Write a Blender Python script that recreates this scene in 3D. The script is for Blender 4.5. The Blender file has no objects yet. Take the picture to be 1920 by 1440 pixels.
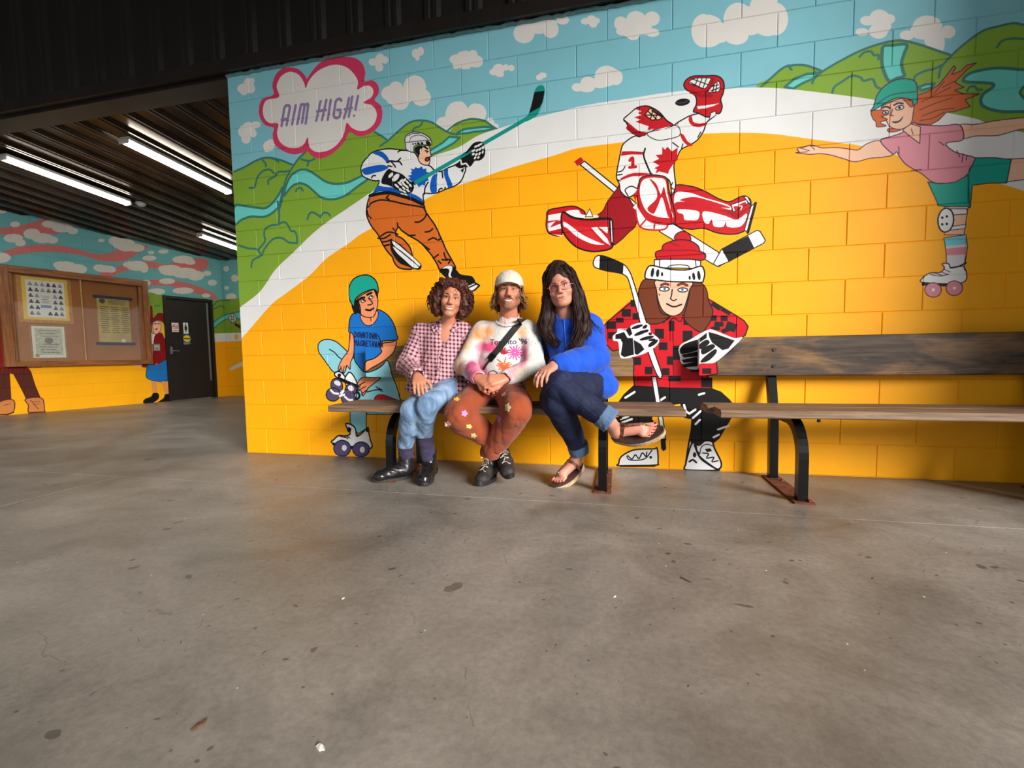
import bpy, math, random
import numpy as np
from mathutils import Matrix, Vector, Euler
from mathutils.bvhtree import BVHTree
scene = bpy.context.scene
COL = scene.collection
random.seed(7); RNG = np.random.default_rng(7)

# ------------------------------------------------------------------ camera
CAMP = (3.10128, -3.18565, 0.79515)
cam_d = bpy.data.cameras.new('camera'); cam = bpy.data.objects.new('camera', cam_d); COL.objects.link(cam)
cam_d.sensor_fit = 'HORIZONTAL'; cam_d.sensor_width = 36.0; cam_d.lens = 847.70 / 1920 * 36.0
cam_d.clip_start = 0.05; cam_d.clip_end = 200
cam.matrix_world = (Matrix.Translation(CAMP) @ Matrix.Rotation(0.225214, 4, 'Z')
                    @ Matrix.Rotation(math.pi / 2 - 0.065435, 4, 'X') @ Matrix.Rotation(-0.01494, 4, 'Z'))
scene.camera = cam
# ------------------------------------------------------------------ light and exposure
world = bpy.data.worlds.new('overcast_sky'); scene.world = world; world.use_nodes = True
bg = world.node_tree.nodes['Background']; bg.inputs[0].default_value = (0.93, 0.97, 1.0, 1); bg.inputs[1].default_value = .72
sun_d = bpy.data.lights.new('hazy_sun', 'SUN'); sun_d.energy = 7.6; sun_d.angle = math.radians(24); sun_d.color = (1.0, 0.965, 0.925)
sun = bpy.data.objects.new('hazy_sun', sun_d); COL.objects.link(sun)
SUN_FROM = Vector((0.74, -0.62, 0.36))
sun.rotation_euler = SUN_FROM.to_track_quat('Z', 'Y').to_euler()
vs = scene.view_settings
scene.display_settings.display_device = 'sRGB'
vs.view_transform = 'Standard'; vs.look = 'None'; vs.gamma = 1.0; vs.use_curve_mapping = False
vs.exposure = 0.03

# ------------------------------------------------------------------ helpers
def srgb(c):
    return tuple(((v / 255) / 12.92 if v / 255 <= 0.04045 else ((v / 255 + 0.055) / 1.055) ** 2.4) for v in c)
MATS = {}
class NT:
    def __init__(s, name):
        s.m = bpy.data.materials.new(name); s.m.use_nodes = True; s.t = s.m.node_tree
        s.b = s.t.nodes['Principled BSDF']; s.out = s.t.nodes['Material Output']
    def n(s, typ, **kw):
        nd = s.t.nodes.new(typ)
        for k, v in kw.items():
            if k.startswith('i_'):
                key = k[2:]; key = int(key) if key.isdigit() else key.replace('_', ' ')
                if hasattr(v, 'is_output'): s.t.links.new(v, nd.inputs[key])
                else: nd.inputs[key].default_value = v
            else: setattr(nd, k, v)
        return nd
    def link(s, a, b): s.t.links.new(a, b)
    def math(s, op, a, b=0.0, c=0.0): 
        nd = s.n('ShaderNodeMath', operation=op)
        for i, v in enumerate((a, b, c)):
            if hasattr(v, 'is_output'): s.link(v, nd.inputs[i])
            else: nd.inputs[i].default_value = v
        return nd.outputs[0]
    def mix(s, f, a, b, blend='MIX'):
        nd = s.n('ShaderNodeMix', data_type='RGBA', blend_type=blend)
        for k, v in ((0, f), (6, a), (7, b)):
            if hasattr(v, 'is_output'): s.link(v, nd.inputs[k])
            else: nd.inputs[k].default_value = (*v, 1) if isinstance(v, tuple) and len(v) == 3 else v
        return nd.outputs[2]
    def ramp(s, f, stops):
        nd = s.n('ShaderNodeValToRGB'); s.link(f, nd.inputs[0]); el = nd.color_ramp.elements
        while len(el) < len(stops): el.new(0.5)
        for e_, (p, c) in zip(el, stops): e_.position = p; e_.color = (*c, 1) if len(c) == 3 else c
        return nd.outputs[0]
    def noise(s, vec, scale, detail=4, rough=0.5, dist=0.0):
        nd = s.n('ShaderNodeTexNoise'); s.link(vec, nd.inputs['Vector'])
        nd.inputs['Scale'].default_value = scale; nd.inputs['Detail'].default_value = detail
        nd.inputs['Roughness'].default_value = rough; nd.inputs['Distortion'].default_value = dist
        return nd.outputs[0]
    def bump(s, h, strength=0.3, dist=0.01):
        nd = s.n('ShaderNodeBump'); nd.inputs['Strength'].default_value = strength; nd.inputs['Distance'].default_value = dist
        s.link(h, nd.inputs['Height']); s.link(nd.outputs[0], s.b.inputs['Normal'])
    def pos(s): return s.n('ShaderNodeNewGeometry').outputs['Position']
    def obj(s): return s.n('ShaderNodeTexCoord').outputs['Object']
    def scale(s, v, sc):
        nd = s.n('ShaderNodeVectorMath', operation='MULTIPLY'); s.link(v, nd.inputs[0]); nd.inputs[1].default_value = sc
        return nd.outputs[0]
    def base(s, v):
        if hasattr(v, 'is_output'): s.link(v, s.b.inputs['Base Color'])
        else: s.b.inputs['Base Color'].default_value = (*v, 1)
    def set(s, rough=None, metal=None, spec=None):
        if rough is not None: s.b.inputs['Roughness'].default_value = rough
        if metal is not None: s.b.inputs['Metallic'].default_value = metal
        if spec is not None: s.b.inputs['Specular IOR Level'].default_value = spec
def M(name, rgb=None, rough=0.6, metal=0.0, var=0.08, nscale=40, bump=0.15, bdist=0.002, spec=None, sheen=0):
    """plain coloured procedural material: colour with a little noise variation and fine relief"""
    if name in MATS: return MATS[name]
    t = NT(name); c = srgb(rgb); p = t.obj()
    f = t.noise(p, nscale, 3)
    dark = tuple(v * (1 - var * 2) for v in c); lite = tuple(min(1, v * (1 + var * 2)) for v in c)
    t.base(t.ramp(f, [(0.3, dark), (0.7, lite)])); t.set(rough, metal, spec)
    if bump: t.bump(f, bump, bdist)
    if sheen: t.b.inputs['Sheen Weight'].default_value = sheen
    MATS[name] = t.m; return t.m

class MB:
    """collects simple solids into one mesh"""
    def __init__(s): s.v = []; s.f = []
    def add(s, vs_, fs, mtx=None):
        o = len(s.v)
        for p in vs_: s.v.append(tuple(mtx @ Vector(p)) if mtx is not None else tuple(p))
        s.f += [tuple(i + o for i in f) for f in fs]; return s
    def box(s, x0, x1, y0, y1, z0, z1, bev=0.0, mtx=None):
        if bev <= 0:
            vs_ = [(x, y, z) for z in (z0, z1) for y in (y0, y1) for x in (x0, x1)]
            return s.add(vs_, [(0, 2, 3, 1), (4, 5, 7, 6), (0, 1, 5, 4), (2, 6, 7, 3), (0, 4, 6, 2), (1, 3, 7, 5)], mtx)
        b = bev; lo = (x0, y0, z0); hi = (x1, y1, z1); vs_ = []; idx = {}
        for cx in (0, 1):
            for cy in (0, 1):
                for cz in (0, 1):
                    C = (cx, cy, cz)
                    for ax in range(3):
                        p = [(lo[k] if C[k] == 0 else hi[k]) if k == ax else (lo[k] + b if C[k] == 0 else hi[k] - b) for k in range(3)]
                        idx[(C, ax)] = len(vs_); vs_.append(tuple(p))
        fs = []
        for ax in range(3):
            u, w = [k for k in range(3) if k != ax]
            for sd in (0, 1):
                q = []
                for (a, c) in ((0, 0), (1, 0), (1, 1), (0, 1)):
                    C = [0, 0, 0]; C[ax] = sd; C[u] = a; C[w] = c; q.append(idx[(tuple(C), ax)])
                fs.append(tuple(q))
            for (a, c) in ((0, 0), (1, 0), (1, 1), (0, 1)):
                C0 = [0, 0, 0]; C1 = [0, 0, 0]; C1[ax] = 1
                C0[u] = C1[u] = a; C0[w] = C1[w] = c
                fs.append((idx[(tuple(C0), u)], idx[(tuple(C0), w)], idx[(tuple(C1), w)], idx[(tuple(C1), u)]))
        for cx in (0, 1):
            for cy in (0, 1):
                for cz in (0, 1): fs.append(tuple(idx[((cx, cy, cz), ax)] for ax in range(3)))
        return s.add(vs_, fs, mtx)
    def tube(s, pts, r, n=8, cap=True, square=False, up=(0, 0, 1)):
        P = [Vector(p) for p in pts]; rs = r if isinstance(r, (list, tuple)) else [r] * len(P)
        rings = []; prev = None
        for i, p in enumerate(P):
            t = (P[min(i + 1, len(P) - 1)] - P[max(i - 1, 0)]).normalized()
            if prev is None:
                a = Vector(up)
                if abs(a.dot(t)) > 0.95: a = Vector((1, 0, 0))
                prev = (a - t * a.dot(t)).normalized()
            else: prev = (prev - t * prev.dot(t)).normalized()
            b = t.cross(prev)
            ring = []
            for k in range(n):
                ang = 2 * math.pi * (k + (0.5 if square else 0)) / n
                ring.append(p + prev * math.cos(ang) * rs[i] + b * math.sin(ang) * rs[i])
            rings.append(ring)
        vs_ = [q for R_ in rings for q in R_]; fs = []
        for i in range(len(P) - 1):
            for k in range(n):
                k2 = (k + 1) % n; fs.append((i * n + k, i * n + k2, (i + 1) * n + k2, (i + 1) * n + k))
        if cap: fs += [tuple(range(n - 1, -1, -1)), tuple((len(P) - 1) * n + k for k in range(n))]
        return s.add(vs_, fs)
    def ball(s, c, r, nu=10, nv=7, mtx=None):
        r = r if isinstance(r, (tuple, list)) else (r, r, r); vs_ = [(c[0], c[1], c[2] - r[2])]; fs = []
        for j in range(1, nv):
            th = math.pi * j / nv
            for i in range(nu):
                ph = 2 * math.pi * i / nu
                vs_.append((c[0] + r[0] * math.sin(th) * math.cos(ph), c[1] + r[1] * math.sin(th) * math.sin(ph), c[2] - r[2] * math.cos(th)))
        vs_.append((c[0], c[1], c[2] + r[2])); top = len(vs_) - 1
        for i in range(nu):
            fs.append((0, 1 + (i + 1) % nu, 1 + i)); b = 1 + (nv - 2) * nu; fs.append((b + i, b + (i + 1) % nu, top))
        for j in range(nv - 2):
            for i in range(nu):
                a = 1 + j * nu; i2 = (i + 1) % nu; fs.append((a + i, a + i2, a + nu + i2, a + nu + i))
        return s.add(vs_, fs, mtx)
    def disc(s, pts, thick, nrm):
        n = len(pts); N = Vector(nrm) * thick
        return s.add([tuple(Vector(p)) for p in pts] + [tuple(Vector(p) + N) for p in pts],
                     [tuple(range(n - 1, -1, -1)), tuple(range(n, 2 * n))] + [(i, (i + 1) % n, n + (i + 1) % n, n + i) for i in range(n)])
    def build(s, name, mat, parent=None, smooth=False, recalc=True):
        me = bpy.data.meshes.new(name); me.from_pydata(s.v, [], s.f)
        if recalc:
            import bmesh
            bm = bmesh.new(); bm.from_mesh(me); bmesh.ops.recalc_face_normals(bm, faces=bm.faces); bm.to_mesh(me); bm.free()
        return link(name, me, mat, parent, smooth)
def link(name, me, mat, parent=None, smooth=False):
    if mat is not None and not me.materials: me.materials.append(mat)
    if smooth: me.polygons.foreach_set('use_smooth', [True] * len(me.polygons))
    o = bpy.data.objects.new(name, me); COL.objects.link(o)
    if parent is not None: o.parent = parent
    return o
def empty(name, loc=(0, 0, 0), rz=0.0):
    o = bpy.data.objects.new(name, None); COL.objects.link(o); o.location = loc; o.rotation_euler = (0, 0, rz); o.empty_display_size = 0.1
    return o
def tag(o, label=None, cat=None, group=None, kind=None):
    for k, v in (('label', label), ('category', cat), ('group', group), ('kind', kind)):
        if v: o[k] = v
    return o

# ------------------------------------------------------------------ painting: polygons and brush strokes rastered into a generated image
PAL = {'sky': (128, 191, 203), 'cloud': (222, 219, 213), 'white': (228, 228, 226), 'yellow': (250, 170, 8), 'green': (128, 166, 52), 'river': (104, 206, 196), 'hill': (58, 116, 104), 'magenta': (208, 58, 96), 'purple': (142, 122, 164), 'black': (16, 14, 15), 'blue': (12, 88, 186), 'skin': (246, 190, 160), 'mouthred': (150, 60, 50), 'lightgrey': (214, 214, 216), 'darkgrey': (60, 60, 64), 'orange': (208, 104, 34), 'teal': (18, 146, 132), 'jeans': (140, 204, 214), 'red': (190, 18, 30), 'shirt': (22, 112, 196), 'tan': (238, 146, 100), 'tealhelmet': (20, 164, 142), 'navy': (24, 34, 84), 'violet': (82, 70, 104), 'dred': (150, 12, 24), 'lred': (206, 34, 44), 'plaidblack': (30, 20, 22), 'brown': (108, 48, 22), 'skinp': (248, 182, 154), 'blue2': (120, 160, 200), 'hair': (206, 98, 40), 'dbrown': (70, 40, 60), 'girlskin': (240, 190, 160), 'pink': (220, 140, 152), 'tealshort': (16, 160, 140), 'tealdark': (20, 100, 96), 'sock': (120, 206, 220), 'lsky': (112, 184, 190), 'lpink': (216, 122, 120), 'maroon': (140, 16, 24), 'blond': (240, 196, 60), 'skirt': (30, 116, 190), 'legs': (232, 150, 96), 'dkbrown': (84, 36, 22), 'boot': (206, 130, 66), 'dorange': (255, 178, 10)}
PKEYS = list(PAL)
PIDX = {k: i for i, k in enumerate(PKEYS)}
def spline(P, closed, n=6):
    P = np.asarray(P, float)
    if len(P) < 3: return P
    Q = np.vstack([P[-1:], P, P[:2]]) if closed else np.vstack([2 * P[:1] - P[1:2], P, 2 * P[-1:] - P[-2:-1]])
    t = np.linspace(0, 1, n, endpoint=False)[None, :, None]
    a, b, c, d = [Q[i:len(Q) - 3 + i, None] for i in range(4)]
    R_ = (.5 * (2 * b + (c - a) * t + (2 * a - 5 * b + 4 * c - d) * t * t + (3 * b - a - 3 * c + d) * t ** 3)).reshape(-1, 2)
    return R_ if closed else np.vstack([R_, P[-1:]])
def fill(img, P, v):
    H, Wd = img.shape; P = np.asarray(P, float)
    y0 = max(0, int(P[:, 1].min()) - 1); y1 = min(H, int(P[:, 1].max()) + 2)
    x0 = max(0, int(P[:, 0].min()) - 1); x1 = min(Wd, int(P[:, 0].max()) + 2)
    if y1 <= y0 or x1 <= x0: return
    cnt = np.zeros((y1 - y0, x1 - x0 + 1), np.int16)
    for (ax, ay), (bx, by) in zip(P, np.roll(P, -1, 0)):
        if ay == by: continue
        lo, hi = (ay, by) if ay < by else (by, ay)
        r0 = max(y0, math.ceil(lo - .5)); r1 = min(y1, math.ceil(hi - .5))
        if r1 <= r0: continue
        r = np.arange(r0, r1); x = ax + (r + .5 - ay) * (bx - ax) / (by - ay)
        cnt[r - y0, np.clip(np.ceil(x - .5).astype(int), x0, x1) - x0] += 1
    img[y0:y1, x0:x1][(np.cumsum(cnt, 1)[:, :-1] & 1).astype(bool)] = v
def brush(img, P, w, v, closed):
    P = np.asarray(P, float)
    if closed: P = np.vstack([P, P[:1]])
    a = np.arange(8) * np.pi / 4; C = np.stack([np.cos(a), np.sin(a)], 1) * (w / 2)
    for i in range(len(P)):
        fill(img, P[i] + C, v)
        if i:
            d = P[i] - P[i - 1]; L_ = math.hypot(*d)
            if L_ > 1e-9:
                n = np.array([-d[1], d[0]]) / L_ * (w / 2); fill(img, [P[i - 1] + n, P[i] + n, P[i] - n, P[i - 1] - n], v)
def parse(txt):
    ops = []
    for ln in txt.strip().split('\n'):
        k, c, w, sm, cl, g, *p = ln.split()
        ops.append((k, PKEYS[int(c)], float(w) / 1000, sm == '1', cl == '1', g, np.array(p, float).reshape(-1, 2) / 1000))
    return ops
def paint(name, ops, x0, x1, z0, z1, ppm, xf=None, bgkey=None):
    """returns a packed generated image (alpha = painted); xf maps op coordinates (metres on the wall) to this surface"""
    SS = 2; w = int((x1 - x0) * ppm); h = int((z1 - z0) * ppm); img = np.full((h * SS, w * SS), 255, np.uint8)
    if bgkey: img[:] = PIDX[bgkey]
    k = ppm * SS
    for kind, c, wd, sm, cl, g, P in ops:
        if xf is not None: P = xf(P)
        Q = (P - (x0, z0)) * k
        if Q[:, 0].max() < 0 or Q[:, 0].min() > w * SS or Q[:, 1].max() < 0 or Q[:, 1].min() > h * SS: continue
        if sm: Q = spline(Q, cl)
        if kind == 'f': fill(img, Q, PIDX[c])
        else: brush(img, Q, wd * k, PIDX[c], cl and sm)
    lut = np.zeros((256, 4), np.float32)
    for i, kk in enumerate(PKEYS): lut[i, :3] = np.array(PAL[kk], np.float32) / 255; lut[i, 3] = 1
    im4 = sum(lut[img[a::SS, b::SS]] for a in range(SS) for b in range(SS)) / (SS * SS)
    al = np.maximum(im4[..., 3:4], 1e-4); im4[..., :3] /= al
    im = bpy.data.images.new(name, w, h, alpha=True); im.alpha_mode = 'CHANNEL_PACKED'
    im.pixels.foreach_set(im4.astype(np.float32).ravel()); im.update(); im.pack()
    return im
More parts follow.
